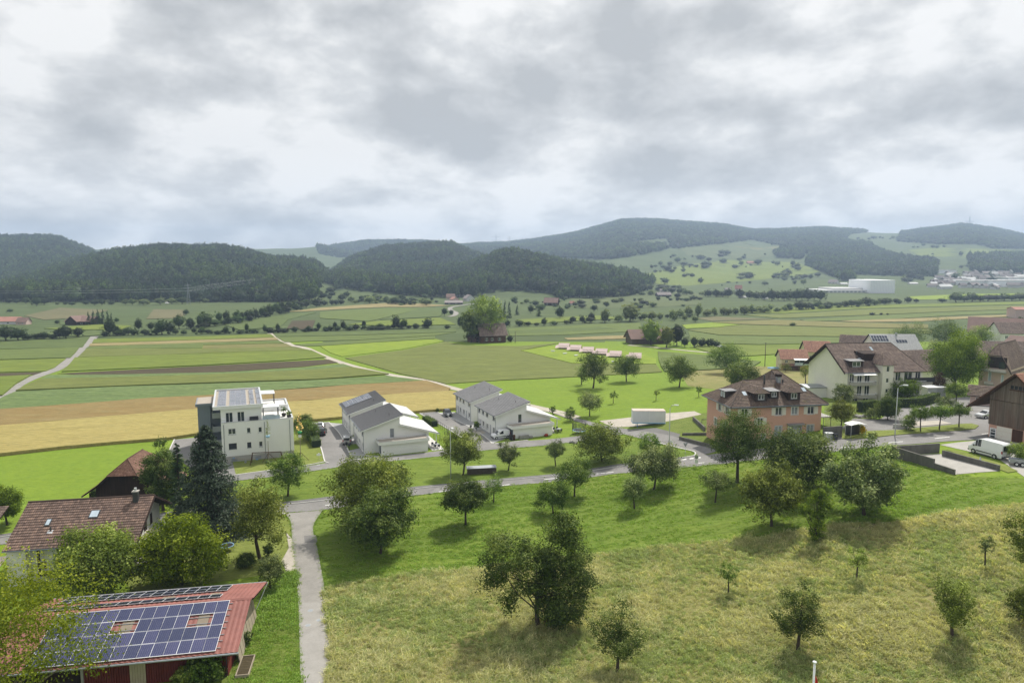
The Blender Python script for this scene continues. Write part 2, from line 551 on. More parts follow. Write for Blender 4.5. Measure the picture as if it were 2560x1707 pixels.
plain('plinth', (0.40, 0.385, 0.35), 0.92, 0.08, 0.9, bump=0.1)
plain('cladding_grey', (0.185, 0.215, 0.25), 0.5, 0.10, 0.4, metal=0.2, spec=0.4)
plain('metal_grey', (0.33, 0.35, 0.37), 0.45, 0.06, 1.0, metal=0.5, spec=0.5)
plain('metal_pale', (0.60, 0.62, 0.63), 0.4, 0.04, 1.0, metal=0.4, spec=0.5)
plain('metal_dark', (0.055, 0.058, 0.062), 0.45, 0.1, 1.0, metal=0.3, spec=0.5)
plain('gutter', (0.22, 0.25, 0.28), 0.45, 0.08, 1.0, metal=0.5, spec=0.5)
plain('white_metal', (0.80, 0.81, 0.82), 0.35, 0.02, 1.0, spec=0.5)
plain('white_frame', (0.82, 0.82, 0.80), 0.5, 0.02, 1.0)
plain('cream_shutter', (0.72, 0.69, 0.60), 0.7, 0.05, 2.0)
plain('grey_frame', (0.46, 0.47, 0.49), 0.7, 0.05, 2.0)
plain('roof_grey', (0.150, 0.150, 0.155), 0.5, 0.06, 0.6, spec=0.4)
plain('roof_pale', (0.50, 0.505, 0.50), 0.6, 0.04, 0.4)
plain('gravel_roof', (0.36, 0.32, 0.27), 0.95, 0.15, 3.0, bump=0.4)
plain('roof_red_sheet', (0.25, 0.102, 0.085), 0.65, 0.25, 0.5, spec=0.25, dirt=0.4)
plain('skylight_sheet', (0.23, 0.19, 0.14), 0.5, 0.25, 0.8)
plain('red_cladding', (0.150, 0.028, 0.020), 0.75, 0.25, 1.0)
plain('cladding_buff', (0.42, 0.36, 0.24), 0.8, 0.1, 2.0)
plain('asphalt', (0.205, 0.198, 0.190), 0.93, 0.24, 0.22, bump=0.15, dirt=0.25)
plain('asphalt_dark', (0.150, 0.147, 0.142), 0.93, 0.15, 0.35, bump=0.1)
plain('asphalt_pale', (0.255, 0.242, 0.222), 0.93, 0.22, 0.35, bump=0.1, dirt=0.12)
plain('asphalt_worn', (0.285, 0.272, 0.252), 0.93, 0.16, 0.5, bump=0.1, dirt=0.15)
plain('asphalt_patch', (0.165, 0.16, 0.155), 0.93, 0.16, 0.5, bump=0.1)
plain('paving', (0.33, 0.33, 0.325), 0.9, 0.10, 2.2, bump=0.1)
plain('terrace_slab', (0.62, 0.61, 0.58), 0.85, 0.05, 1.0)
plain('gravel', (0.40, 0.365, 0.31), 0.95, 0.18, 0.8, bump=0.5)
plain('track', (0.40, 0.365, 0.30), 0.95, 0.15, 0.25, bump=0.2)
plain('kerb_stone', (0.55, 0.54, 0.51), 0.9, 0.08, 2.0)
plain('road_paint', (0.78, 0.78, 0.75), 0.75, 0.06, 3.0)
plain('bark', (0.060, 0.046, 0.034), 0.95, 0.35, 5.0, bump=0.6, streak=True)
plain('bark_pale', (0.15, 0.12, 0.085), 0.95, 0.3, 5.0, bump=0.6, streak=True)
plain('black_plastic', (0.018, 0.018, 0.020), 0.5, 0.1, 2.0, spec=0.4)
plain('rubber', (0.016, 0.016, 0.016), 0.9, 0.1, 3.0)
plain('car_white', (0.80, 0.81, 0.82), 0.22, 0.015, 0.8, spec=0.6)
plain('car_black', (0.012, 0.013, 0.016), 0.18, 0.05, 0.8, spec=0.6)
plain('car_dark', (0.022, 0.025, 0.030), 0.18, 0.05, 0.8, spec=0.6)
plain('car_silver', (0.48, 0.49, 0.49), 0.25, 0.03, 0.8, metal=0.5, spec=0.6)
plain('red_lamp', (0.35, 0.02, 0.02), 0.25, 0.05, 2.0, spec=0.6)
plain('clear_lamp', (0.65, 0.67, 0.68), 0.15, 0.03, 2.0, spec=0.7)
plain('blue_paint', (0.10, 0.26, 0.50), 0.6, 0.1, 2.0)
plain('blue_pale', (0.30, 0.50, 0.68), 0.6, 0.08, 2.0)
plain('container_white', (0.68, 0.70, 0.73), 0.55, 0.05, 0.6, dirt=0.10)
plain('container_top', (0.50, 0.42, 0.36), 0.75, 0.12, 0.6, dirt=0.3)
plain('flag_red', (0.55, 0.03, 0.04), 0.8, 0.08, 2.0)
plain('green_plastic', (0.03, 0.30, 0.10), 0.6, 0.1, 2.0)
plain('cushion_dark', (0.05, 0.05, 0.055), 0.9, 0.15, 3.0)
plain('soil_pot', (0.045, 0.040, 0.038), 0.85, 0.15, 3.0)
plain('awning', (0.66, 0.56, 0.47), 0.9, 0.06, 1.0)
plain('pink_roof', (0.60, 0.47, 0.44), 0.7, 0.06, 0.6)
plain('farm_roof_far', (0.20, 0.13, 0.11), 0.85, 0.2, 0.3)
plain('farm_roof_red', (0.34, 0.17, 0.13), 0.85, 0.18, 0.3)
plain('town_wall', (0.58, 0.58, 0.57), 0.9, 0.08, 0.05)
plain('town_roof', (0.22, 0.195, 0.19), 0.9, 0.25, 0.03)
plain('factory_white', (0.84, 0.86, 0.88), 0.7, 0.04, 0.05)
plain('hedge_core', (0.018, 0.032, 0.012), 0.95, 0.3, 2.0)
plain('stone_grey', (0.30, 0.29, 0.27), 0.95, 0.25, 2.0, bump=0.4)
plain('log_end', (0.36, 0.27, 0.17), 0.9, 0.3, 4.0)
plain('log_bark', (0.11, 0.09, 0.07), 0.95, 0.4, 3.0, bump=0.5)
plain('net', (0.03, 0.03, 0.035), 0.9, 0.1, 3.0)
plain('orange_bin', (0.55, 0.13, 0.03), 0.7, 0.1, 2.0)
woodmat('wood_weathered', (0.125, 0.098, 0.075), (0.19, 0.155, 0.12), (0.135, 0.075, 0.048))
woodmat('wood_brown', (0.075, 0.035, 0.020), (0.14, 0.068, 0.036), (0.05, 0.03, 0.02))
woodmat('wood_dark', (0.030, 0.018, 0.014), (0.060, 0.034, 0.024), (0.028, 0.020, 0.018))
woodmat('wood_dark_shingle', (0.040, 0.028, 0.024), (0.075, 0.052, 0.042), (0.045, 0.032, 0.028))
woodmat('wood_pale', (0.42, 0.36, 0.27), (0.52, 0.45, 0.35), (0.38, 0.31, 0.22))
tilemat('tiles_brown', (0.080, 0.053, 0.043), (0.145, 0.098, 0.078), (0.25, 0.165, 0.125))
tilemat('tiles_dark', (0.055, 0.040, 0.032), (0.115, 0.080, 0.062), (0.175, 0.130, 0.098), moss=(0.15, 0.13, 0.035))
tilemat('tiles_mid', (0.088, 0.064, 0.053), (0.160, 0.116, 0.096), (0.25, 0.188, 0.152))
tilemat('tiles_red', (0.21, 0.10, 0.07), (0.31, 0.155, 0.105), (0.41, 0.225, 0.155))
tilemat('tiles_old', (0.085, 0.046, 0.032), (0.18, 0.095, 0.065), (0.27, 0.16, 0.115))
tilemat('tiles_grey', (0.150, 0.150, 0.155), (0.185, 0.185, 0.190), (0.225, 0.225, 0.23))
tilemat('tiles_pale', (0.34, 0.345, 0.35), (0.41, 0.41, 0.415), (0.47, 0.47, 0.47))
glassmat('glass', (0.035, 0.045, 0.05))
glassmat('glass_bright', (0.42, 0.50, 0.56), 0.12)
glassmat('blind_grey', (0.27, 0.29, 0.31), 0.6, 0.2)
glassmat('blind_dark', (0.03, 0.035, 0.045), 0.5, 0.3)
glassmat('car_glass', (0.012, 0.014, 0.016), 0.05, 0.8)
solarmat('solar_blue', (0.034, 0.040, 0.098), (0.20, 0.205, 0.27), 6, 1)
solarmat('solar_dark', (0.018, 0.022, 0.042), (0.055, 0.06, 0.08), 6, 1)
solarmat('solar_grey', (0.085, 0.090, 0.110), (0.20, 0.21, 0.23), 6, 10)
# leaves
leafmat('leaf_apple', (0.020, 0.040, 0.011), (0.070, 0.118, 0.032), (0.125, 0.165, 0.075))
leafmat('leaf_dark', (0.016, 0.031, 0.010), (0.055, 0.088, 0.029), (0.095, 0.122, 0.058))
leafmat('leaf_grey', (0.030, 0.050, 0.022), (0.085, 0.120, 0.060), (0.165, 0.195, 0.125))
leafmat('leaf_olive', (0.030, 0.045, 0.012), (0.085, 0.112, 0.034), (0.14, 0.165, 0.07))
leafmat('leaf_yellow', (0.030, 0.050, 0.008), (0.088, 0.122, 0.021), (0.135, 0.165, 0.045), trans=0.42)
leafmat('leaf_bright', (0.026, 0.050, 0.010), (0.076, 0.125, 0.024), (0.115, 0.16, 0.04), trans=0.4)
leafmat('leaf_light', (0.040, 0.065, 0.018), (0.110, 0.155, 0.048), (0.17, 0.21, 0.09))
leafmat('leaf_locust', (0.048, 0.074, 0.014), (0.130, 0.172, 0.034), (0.16, 0.19, 0.055), trans=0.45)
leafmat('leaf_purple', (0.010, 0.006, 0.008), (0.035, 0.018, 0.020), (0.06, 0.035, 0.03))
leafmat('leaf_blossom', (0.06, 0.09, 0.02), (0.40, 0.33, 0.22), (0.7, 0.55, 0.45))
leafmat('needle_blue', (0.011, 0.019, 0.011), (0.033, 0.050, 0.032), (0.072, 0.092, 0.064), trans=0.12)
leafmat('needle_green', (0.010, 0.020, 0.009), (0.030, 0.052, 0.022), (0.055, 0.082, 0.038), trans=0.12)
leafmat('leaf_forest', (0.013, 0.027, 0.010), (0.040, 0.068, 0.024), (0.062, 0.092, 0.036), pscale=0.02, gain=0.85, vary=0.95)
leafmat('leaf_forest_dark', (0.009, 0.018, 0.009), (0.026, 0.043, 0.020), (0.040, 0.060, 0.028), pscale=0.02, gain=0.8, vary=0.8)
leafmat('leaf_forest_light', (0.018, 0.034, 0.013), (0.052, 0.082, 0.032), (0.070, 0.102, 0.044), pscale=0.02, gain=0.85, vary=0.8)
leafmat('leaf_willow', (0.040, 0.062, 0.028), (0.095, 0.130, 0.065), (0.145, 0.175, 0.10), pscale=0.05)
leafmat('leaf_yellow_bush', (0.22, 0.20, 0.01), (0.55, 0.46, 0.02), (0.65, 0.55, 0.05))
# grass blades
leafmat('blade_green', (0.070, 0.130, 0.012), (0.175, 0.285, 0.026), (0.26, 0.35, 0.06), trans=0.45, pscale=0.12, gain=0.9)
leafmat('blade_dry', (0.110, 0.124, 0.048), (0.200, 0.200, 0.098), (0.28, 0.26, 0.160), trans=0.5, pscale=0.4, gain=1.7)
leafmat('blade_mixed', (0.072, 0.102, 0.028), (0.140, 0.168, 0.060), (0.195, 0.215, 0.095), trans=0.5, pscale=0.4, gain=1.65)
# ground covers
grassmat('grass_mown', (0.132, 0.245, 0.024), (0.215, 0.315, 0.040), (0.120, 0.220, 0.022), big=0.05, rows=0.28, rowang=R(14), rowpitch=2.6, bump=0.8)
grassmat('grass_field', (0.170, 0.305, 0.022), (0.205, 0.335, 0.026), (0.150, 0.275, 0.022), rows=0.10, rowang=R(22), rowpitch=3.0, bump=0.4)
grassmat('grass_lawn', (0.190, 0.270, 0.045), (0.235, 0.310, 0.060), (0.150, 0.230, 0.030), bump=0.8)
grassmat('grass_verge', (0.140, 0.225, 0.030), (0.185, 0.260, 0.045), (0.110, 0.190, 0.024), bump=0.9)
grassmat('grass_dry', (0.185, 0.195, 0.062), (0.250, 0.225, 0.095), (0.150, 0.180, 0.045), mid=0.25, fine=2.0, bump=1.0, tone=(1.2, 1.1, 1.25))
grassmat('grass_hill', (0.080, 0.135, 0.034), (0.102, 0.158, 0.042), (0.068, 0.112, 0.030), big=0.004, mid=0.02, fine=0.1, bump=0.2)
grassmat('soil', (0.085, 0.080, 0.034), (0.105, 0.098, 0.042), (0.068, 0.064, 0.028), rows=0.4, rowang=R(22), rowpitch=4.0, bump=0.6)
grassmat('soil_pale', (0.150, 0.165, 0.062), (0.175, 0.185, 0.072), (0.13, 0.150, 0.055), big=0.01, mid=0.05, fine=0.3, bump=0.3)
FA = R(22)
grassmat('wheat', (0.400, 0.320, 0.105), (0.440, 0.36, 0.122), (0.350, 0.28, 0.088), big=0.02, mid=0.5, fine=2.4, rows=0.12, rowang=FA, rowpitch=6.0, rowcol=(0.30, 0.235, 0.06), tone=(0.86, 0.88, 1.0), tram=11.0)
grassmat('barley', (0.290, 0.215, 0.085), (0.325, 0.245, 0.096), (0.25, 0.188, 0.070), big=0.02, mid=0.2, fine=1.6, rows=0.45, rowang=FA, rowpitch=3.2, rowcol=(0.23, 0.135, 0.036), tone=(0.86, 0.88, 1.0))
grassmat('cabbage', (0.150, 0.250, 0.062), (0.180, 0.280, 0.078), (0.105, 0.185, 0.048), mid=0.5, fine=1.2, rows=0.35, rowang=FA, rowpitch=2.2, bump=1.0)
grassmat('crop_a', (0.155, 0.215, 0.040), (0.175, 0.235, 0.048), (0.145, 0.20, 0.038), big=0.01, mid=0.15, fine=0.8, rows=0.34, rowang=FA, rowpitch=4.0, bump=0.4, tram=11.0)
grassmat('crop_b', (0.130, 0.205, 0.040), (0.145, 0.22, 0.046), (0.118, 0.185, 0.038), big=0.01, mid=0.12, fine=0.6, rows=0.34, rowang=FA, rowpitch=4.0, bump=0.4, tram=11.0)
grassmat('crop_c', (0.155, 0.245, 0.030), (0.195, 0.275, 0.034), (0.135, 0.215, 0.030), big=0.008, mid=0.1, fine=0.6, rows=0.34, rowang=FA, rowpitch=5.0, bump=0.3, tram=11.0)
grassmat('crop_d', (0.105, 0.172, 0.038), (0.120, 0.188, 0.044), (0.095, 0.150, 0.034), big=0.01, mid=0.1, fine=0.5, rows=0.34, rowang=FA, rowpitch=5.0, bump=0.3)
grassmat('crop_bright', (0.205, 0.330, 0.026), (0.235, 0.355, 0.030), (0.170, 0.290, 0.024), big=0.012, mid=0.1, fine=0.6, bump=0.3)
grassmat('crop_tan', (0.330, 0.265, 0.110), (0.36, 0.29, 0.125), (0.27, 0.225, 0.09), big=0.01, mid=0.1, fine=0.6, rows=0.15, rowang=FA, rowpitch=4.0, bump=0.3, tone=(0.86, 0.88, 1.0), tram=11.0)
grassmat('crop_olive', (0.185, 0.210, 0.055), (0.21, 0.225, 0.062), (0.155, 0.185, 0.046), big=0.01, mid=0.1, fine=0.6, bump=0.3)
grassmat('crop_far', (0.105, 0.160, 0.045), (0.130, 0.182, 0.055), (0.090, 0.140, 0.038), big=0.008, mid=0.03, fine=0.2, rows=0.25, rowang=R(-3), rowpitch=14.0, bump=0.2)
M = MATS
# ------------------------------------------------------------------ ground
def build_ground():
 th = np.concatenate([np.linspace(-62, -46, 24, endpoint=False), np.linspace(-46, 46, 460, endpoint=False), np.linspace(46, 62, 25)])
 th = np.radians(th)
 rr = np.concatenate([np.linspace(2, 60, 30, endpoint=False), np.geomspace(60, 4700, 310)])
 T, Rr = np.meshgrid(th, rr)
 X, Y = Rr * np.sin(T), Rr * np.cos(T)
 Z = terr(X, Y)
 V = np.stack([X, Y, Z], -1).reshape(-1, 3)
 n, m = len(rr), len(th)
 i, j = np.meshgrid(np.arange(n - 1), np.arange(m - 1), indexing='ij')
 a = (i * m + j).ravel()
 Fq = np.stack([a, a + 1, a + m + 1, a + m], 1)
 yc = V[Fq].mean(1)[:, 1]
 mi = (yc > 335).astype(int)
 me = npmesh('ground', V, Fq[:, ::-1], mats=[M['grass_field'], M['grass_hill']], mi=mi, smooth=True)
 tag(link('ground', me), kind='structure')
 # the land behind and beside the camera
 mb = MB()
 a = [(-4700, -3000), (4700, -3000), (4700, 0.9), (-4700, 0.9)]
 b = []
 mb.add([(x, y, 0.0 if y < 0 else -0.02) for x, y in a], [(0, 1, 2, 3)])
 for s in (-1, 1):
  e = math.tan(R(62))
  pts = [(0, 0.9), (s * 4700, 0.9), (s * 4700, 4700 / e * 1.0)]
  if s < 0:
   pts = pts[::-1]
  mb.add([(x, y, -0.03) for x, y in pts], [(0, 1, 2)])
 tag(mb.build('outer_ground', M['grass_field']), kind='structure')
build_ground()
def cdt_sheet(name, P2, mat, off, crop=0.0, step=None, jitter=0.0, kind='structure'):
 """flat polygon P2 (N,2) in ground metres, draped on the terrain; crop > 0 gives it that height with closed sides"""
 P2 = np.asarray(P2, float)
 d = float(np.median(np.hypot(P2[:, 0], P2[:, 1])))
 st = step or max(1.5, min(40.0, d / 30.0))
 # refine the outline
 out = []
 n = len(P2)
 for i in range(n):
  a, b = P2[i], P2[(i + 1) % n]
  k = max(1, int(np.hypot(*(b - a)) / (st * 1.5)))
  k = min(k, 120)
  for q in range(k):
   out.append(a + (b - a) * q / k)
 out = np.array(out)
 if crop > 0.15 and d > 100:
  rs0 = np.random.RandomState(n)
  out = out + rs0.normal(size=out.shape) * min(0.45, 0.12 * st)
 gx = np.arange(out[:, 0].min() + st * 0.5, out[:, 0].max(), st)
 gy = np.arange(out[:, 1].min() + st * 0.5, out[:, 1].max(), st)
 while len(gx) * len(gy) > 4700:
  st *= 1.5
  gx = np.arange(out[:, 0].min() + st * 0.5, out[:, 0].max(), st)
  gy = np.arange(out[:, 1].min() + st * 0.5, out[:, 1].max(), st)
 if len(gx) and len(gy):
  X, Y = np.meshgrid(gx, gy)
  X, Y = X.ravel(), Y.ravel()
  ins = inpoly(X, Y, [tuple(p) for p in P2])
  pts = np.concatenate([out, np.stack([X[ins], Y[ins]], 1)])
 else:
  pts = out
 m = len(out)
 r = delaunay_2d_cdt([Vector(p) for p in pts], [], [list(range(m))], 1, 1e-4)
 V2 = np.array([(v.x, v.y) for v in r[0]])
 F = [f for f in r[2]]
 z = terr(V2[:, 0], V2[:, 1]) + off + crop
 if crop and jitter:
  rs = np.random.RandomState(len(V2))
  z = z + rs.uniform(-jitter, jitter, len(z))
 V = [(x, y, q) for (x, y), q in zip(V2, z)]
 F = [tuple(f) for f in F]
 # faces up
 res = []
 for f in F:
  a, b, c = V2[f[0]], V2[f[1]], V2[f[2]]
  res.append(f if (b[0] - a[0]) * (c[1] - a[1]) - (b[1] - a[1]) * (c[0] - a[0]) > 0 else f[::-1])
 F = res
 if crop:
  ed = {}
  for f in F:
   for i in range(len(f)):
    e = (f[i], f[(i + 1) % len(f)])
    ed[e] = 1
  for (a, b) in list(ed):
   if (b, a) not in ed:
    k = len(V)
    V.append((V[a][0], V[a][1], V[a][2] - crop - off - 0.2))
    V.append((V[b][0], V[b][1], V[b][2] - crop - off - 0.2))
    F.append((b, a, k, k + 1))
 me = bpy.data.meshes.new(name)
 me.from_pydata(V, [], F)
 me.materials.append(mat)
 me.update()
 return tag(link(name, me), kind=kind)
def sheet(name, poly, mat, off=0.03, crop=0.0, **kw):
 g = Gv([p[0] for p in poly], [p[1] for p in poly])
 return cdt_sheet(name, g[:, :2], M[mat], off, crop, **kw)
def resample(pts, n):
 p = np.asarray(pts, float)
 # smooth (Catmull-Rom) then even spacing
 ext = np.vstack([2 * p[0] - p[1], p, 2 * p[-1] - p[-2]])
 out = []
 for i in range(len(p) - 1):
  p0, p1, p2, p3 = ext[i:i + 4]
  for t in np.linspace(0, 1, 8, endpoint=False):
   out.append(0.5 * ((2 * p1) + (-p0 + p2) * t + (2 * p0 - 5 * p1 + 4 * p2 - p3) * t * t + (-p0 + 3 * p1 - 3 * p2 + p3) * t ** 3))
 out.append(p[-1])
 out = np.array(out)
 s = np.concatenate([[0], np.cumsum(np.hypot(*np.diff(out[:, :2], axis=0).T))])
 t = np.linspace(0, s[-1], n)
 return np.stack([np.interp(t, s, out[:, k]) for k in range(2)], 1)
def ribbon(name, A, B, mat, off, n=80, t0=0.0, t1=1.0, cross=4, lift=0.0, kind='structure', side=0.0):
 """strip between two ground polylines (metres); lift raises it as a slab with closed sides"""
 a, b = resample(A, n), resample(B, n)
 P = []
 for k in range(cross + 1):
  t = t0 + (t1 - t0) * k / cross
  P.append(a + (b - a) * t)
 P = np.stack(P, 1)
 Z = terr(P[..., 0], P[..., 1]) + off + lift
 V = np.concatenate([P, Z[..., None]], -1).reshape(-1, 3).tolist()
 F = []
 w = cross + 1
 for i in range(n - 1):
  for k in range(cross):
   F.append((i * w + k, i * w + k + 1, (i + 1) * w + k + 1, (i + 1) * w + k))
 v = V
 a0, b0, c0 = np.array(v[F[0][0]]), np.array(v[F[0][1]]), np.array(v[F[0][2]])
 if np.cross(b0 - a0, c0 - a0)[2] < 0:
  F = [f[::-1] for f in F]
 if lift:
  for k in (0, cross):
   base = len(V)
   for i in range(n):
    q = V[i * w + k]
    V.append((q[0], q[1], q[2] - lift - off - 0.05))
   for i in range(n - 1):
    F.append((i * w + k, (i + 1) * w + k, base + i + 1, base + i))
  for i in (0, n - 1):
   base = len(V)
   for k in (0, cross):
    q = V[i * w + k]
    V.append((q[0], q[1], q[2] - lift - off - 0.05))
   F.append((i * w, i * w + cross, base + 1, base))
 me = bpy.data.meshes.new(name)
 me.from_pydata(V, [], F)
 me.materials.append(mat)
 me.update()
 return tag(link(name, me), kind=kind)
def gxy(pts):
 return Gv([p[0] for p in pts], [p[1] for p in pts])[:, :2]
def offset_line(P, w):
 P = np.asarray(P, float)
 d = np.gradient(P, axis=0)
 d /= np.linalg.norm(d, axis=1)[:, None]
 nrm = np.stack([-d[:, 1], d[:, 0]], 1)
 return P + nrm * w / 2, P - nrm * w / 2
# ---- fields of the valley floor; (material, height of the crop, outline as seen)
FIELDS = [
 ('barley', 0.75, [(-160, 1036), (0, 1026), (491, 994), (780, 973), (1063, 955), (1131, 973), (1126, 981), (958, 991), (780, 1004), (495, 1027), (0, 1069), (-160, 1082)]),
 ('wheat', 0.85, [(-160, 1083), (0, 1070), (495, 1028), (780, 1005), (958, 992), (1126, 982), (1180, 994), (1170, 1022), (1049, 1031), (900, 1044), (781, 1055), (700, 1068), (500, 1088), (427, 1099), (0, 1139), (-160, 1156)]),
 ('cabbage', 0.35, [(30, 981), (300, 968), (760, 954), (970, 941), (1054, 952), (780, 971), (491, 992), (0, 1024), (-40, 1026), (2, 996)]),
 ('crop_a', 0.9, [(95, 949), (300, 945), (600, 936), (800, 925), (880, 919), (968, 936), (800, 949), (760, 952), (300, 966), (34, 978)]),
 ('cabbage', 0.3, [(122, 938), (300, 937), (560, 931), (760, 919), (858, 910), (885, 919), (800, 924), (600, 935), (300, 944), (99, 948)]),
 ('soil', 0.08, [(143, 934), (300, 926), (500, 916), (700, 905), (822, 899), (846, 907), (760, 917), (560, 930), (400, 935), (200, 937)]),
 ('crop_c', 0.7, [(188, 895), (400, 889), (640, 880), (775, 877), (815, 895), (700, 903), (500, 914), (300, 924), (152, 930)]),
 ('crop_a', 0.6, [(212, 873), (505, 873), (735, 868), (772, 876), (640, 879), (400, 888), (190, 894)]),
 ('crop_olive', 0.5, [(508, 864), (715, 859), (731, 867), (506, 872)]),
 ('crop_b', 0.5, [(221, 867), (507, 857), (697, 852), (712, 858), (507, 863), (505, 871), (213, 872)]),
 ('crop_tan', 0.5, [(226, 859), (450, 852), (688, 844), (697, 850), (450, 859), (222, 866)]),
 ('crop_c', 0.4, [(235, 848), (450, 843), (676, 835), (687, 843), (450, 851), (230, 858)]),
 ('crop_d', 0.6, [(-160, 854), (0, 850), (226, 842), (206, 869), (0, 873), (-160, 876)]),
 ('crop_b', 0.5, [(-160, 878), (0, 875), (203, 870), (172, 895), (0, 900), (-160, 903)]),
 ('crop_c', 0.4, [(-160, 905), (0, 902), (168, 897), (140, 919), (110, 929), (0, 932), (-160, 936)]),
 ('soil', 0.08, [(-160, 938), (0, 934), (104, 931), (86, 937), (0, 942), (-160, 946)]),
 ('crop_c', 0.5, [(-160, 948), (0, 944), (84, 940), (40, 960), (0, 990), (-160, 1010)]),
 # east of the middle track
 ('crop_bright', 0.35, [(800, 866), (940, 857), (1090, 848), (1110, 853), (1010, 873), (855, 892), (825, 882)]),
 ('crop_a', 0.55, [(862, 896), (1015, 875), (1115, 855), (1160, 864), (1300, 866), (1400, 858), (1300, 877), (1430, 910), (1640, 912), (1655, 931), (1600, 934), (1428, 943), (1259, 951), (1115, 960), (1000, 935)]),
 ('crop_bright', 0.3, [(1302, 877), (1390, 866), (1500, 868), (1640, 895), (1640, 911), (1430, 909)]),
 ('crop_b', 0.5, [(735, 862), (900, 851), (1088, 840), (1088, 847), (930, 857), (800, 865), (760, 866)]),
 ('crop_d', 0.4, [(682, 834), (900, 829), (1140, 823), (1140, 830), (900, 838), (690, 842)]),
 ('crop_b', 0.4, [(690, 843), (900, 839), (1140, 831), (1090, 839), (900, 850), (712, 856)]),
 ('crop_b', 0.4, [(1270, 822), (1500, 811), (1600, 808), (1605, 828), (1400, 838), (1275, 840)]),
 ('crop_tan', 0.4, [(1410, 846), (1500, 841), (1600, 838), (1605, 846), (1500, 849), (1420, 850)]),
 ('crop_d', 0.6, [(1270, 828), (1500, 818), (1540, 822), (1400, 831), (1275, 834)]),
 ('crop_b', 0.4, [(1640, 880), (1800, 892), (1900, 905), (1880, 918), (1780, 925), (1660, 930), (1645, 900)]),
 # right half of the plain
 ('soil_pale', 0.06, [(1738, 796), (1790, 792), (1935, 798), (1780, 803)]),
 ('crop_bright', 0.3, [(1705, 813), (1780, 807), (1850, 812), (1800, 818), (1715, 822)]),
 ('crop_a', 0.4, [(1800, 819), (1856, 813), (2100, 820), (2330, 824), (2330, 834), (2100, 842), (1800, 838), (1720, 826)]),
 ('crop_olive', 0.4, [(1780, 806), (1940, 800), (2100, 806), (2320, 812), (2320, 822), (2100, 818), (1860, 811)]),
 ('crop_b', 0.4, [(1720, 828), (1800, 840), (2100, 844), (2300, 838), (2220, 850), (2100, 858), (1900, 862), (1730, 858)]),
 ('crop_c', 0.4, [(1730, 860), (1900, 864), (2080, 862), (2010, 882), (1850, 892), (1800, 888), (1740, 872)]),
 ('soil_pale', 0.05, [(1850, 880), (2000, 872), (2005, 877), (1860, 886)]),
 ('crop_c', 0.3, [(1900, 773), (2100, 765), (2400, 758), (2700, 752), (2700, 758), (2400, 765), (2150, 772), (1960, 784), (1850, 783)]),
 ('crop_a', 0.3, [(1860, 788), (1960, 786), (2150, 775), (2400, 768), (2700, 760), (2700, 770), (2400, 778), (2200, 787), (1950, 796)]),
 ('crop_b', 0.3, [(2000, 800), (2200, 789), (2400, 780), (2700, 772), (2700, 779), (2400, 788), (2200, 800), (2020, 804)]),
 ('crop_tan', 0.3, [(2100, 803), (2300, 796), (2450, 790), (2700, 782), (2700, 786), (2450, 795), (2300, 804), (2150, 806)]),
 # beyond the hedges
 ('crop_tan', 0.4, [(717, 780), (800, 770), (900, 763), (965, 758), (1060, 760), (1125, 764), (1060, 768), (960, 768), (860, 773), (760, 779)]),
 ('soil_pale', 0.05, [(366, 798), (384, 774), (472, 776), (453, 796)]),
 ('soil_pale', 0.05, [(60, 790), (150, 770), (270, 776), (200, 795), (110, 800)]),
 ('soil', 0.05, [(717, 822), (730, 803), (788, 801), (779, 826)]),
 ('crop_b', 0.3, [(800, 780), (960, 771), (1060, 771), (940, 800), (920, 804), (800, 796)]),
 ('crop_c', 0.3, [(870, 812), (945, 803), (1100, 795), (1140, 812), (980, 816)]),
 ('crop_d', 0.3, [(1062, 770), (1120, 770), (1100, 792), (950, 800)]),
 ('crop_d', 0.3, [(560, 812), (640, 800), (720, 786), (790, 782), (720, 800), (700, 818), (600, 826)]),
 ('crop_c', 0.3, [(110, 822), (250, 812), (330, 815), (300, 824), (170, 826)]),
 ('crop_d', 0.3, [(100, 832), (240, 826), (260, 838), (200, 842), (110, 838)]),
 ('crop_c', 0.3, [(1290, 800), (1420, 793), (1500, 790), (1560, 796), (1420, 804), (1300, 812)]),
]
for fi, (fm, fh, fp) in enumerate(FIELDS):
 fd = min(q[1] for q in fp)
 sheet('field', fp, fm, 0.04 + 0.007 * fi, fh * (0.75 if fd > 930 else 0.4 if fd > 860 else 0.12), jitter=0.04 if fh > 0.2 and fd > 900 else 0.0)
# hill meadows
for fm, fp in [
 ('crop_far', [(1420, 742), (1560, 728), (1660, 722), (1760, 735), (1750, 762), (1600, 770), (1450, 772)]),
 ('crop_c', [(1600, 690), (1700, 664), (1850, 650), (1990, 655), (2050, 680), (1900, 700), (1720, 715), (1650, 712)]),
 ('crop_far', [(1700, 620), (1850, 606), (1980, 622), (1930, 640), (1800, 646), (1720, 640)]),
 ('crop_olive', [(1830, 615), (1950, 616), (1985, 628), (1940, 625)]),
 ('crop_c', [(2270, 625), (2420, 622), (2560, 628), (2560, 640), (2400, 646), (2300, 640)]),
 ('crop_bright', [(2270, 742), (2400, 736), (2560, 734), (2560, 742), (2400, 748), (2290, 750)]),
]:
 sheet('hill_meadow', fp, fm, 0.12 + abs(fp[0][0]) * 1e-4, 0.0)
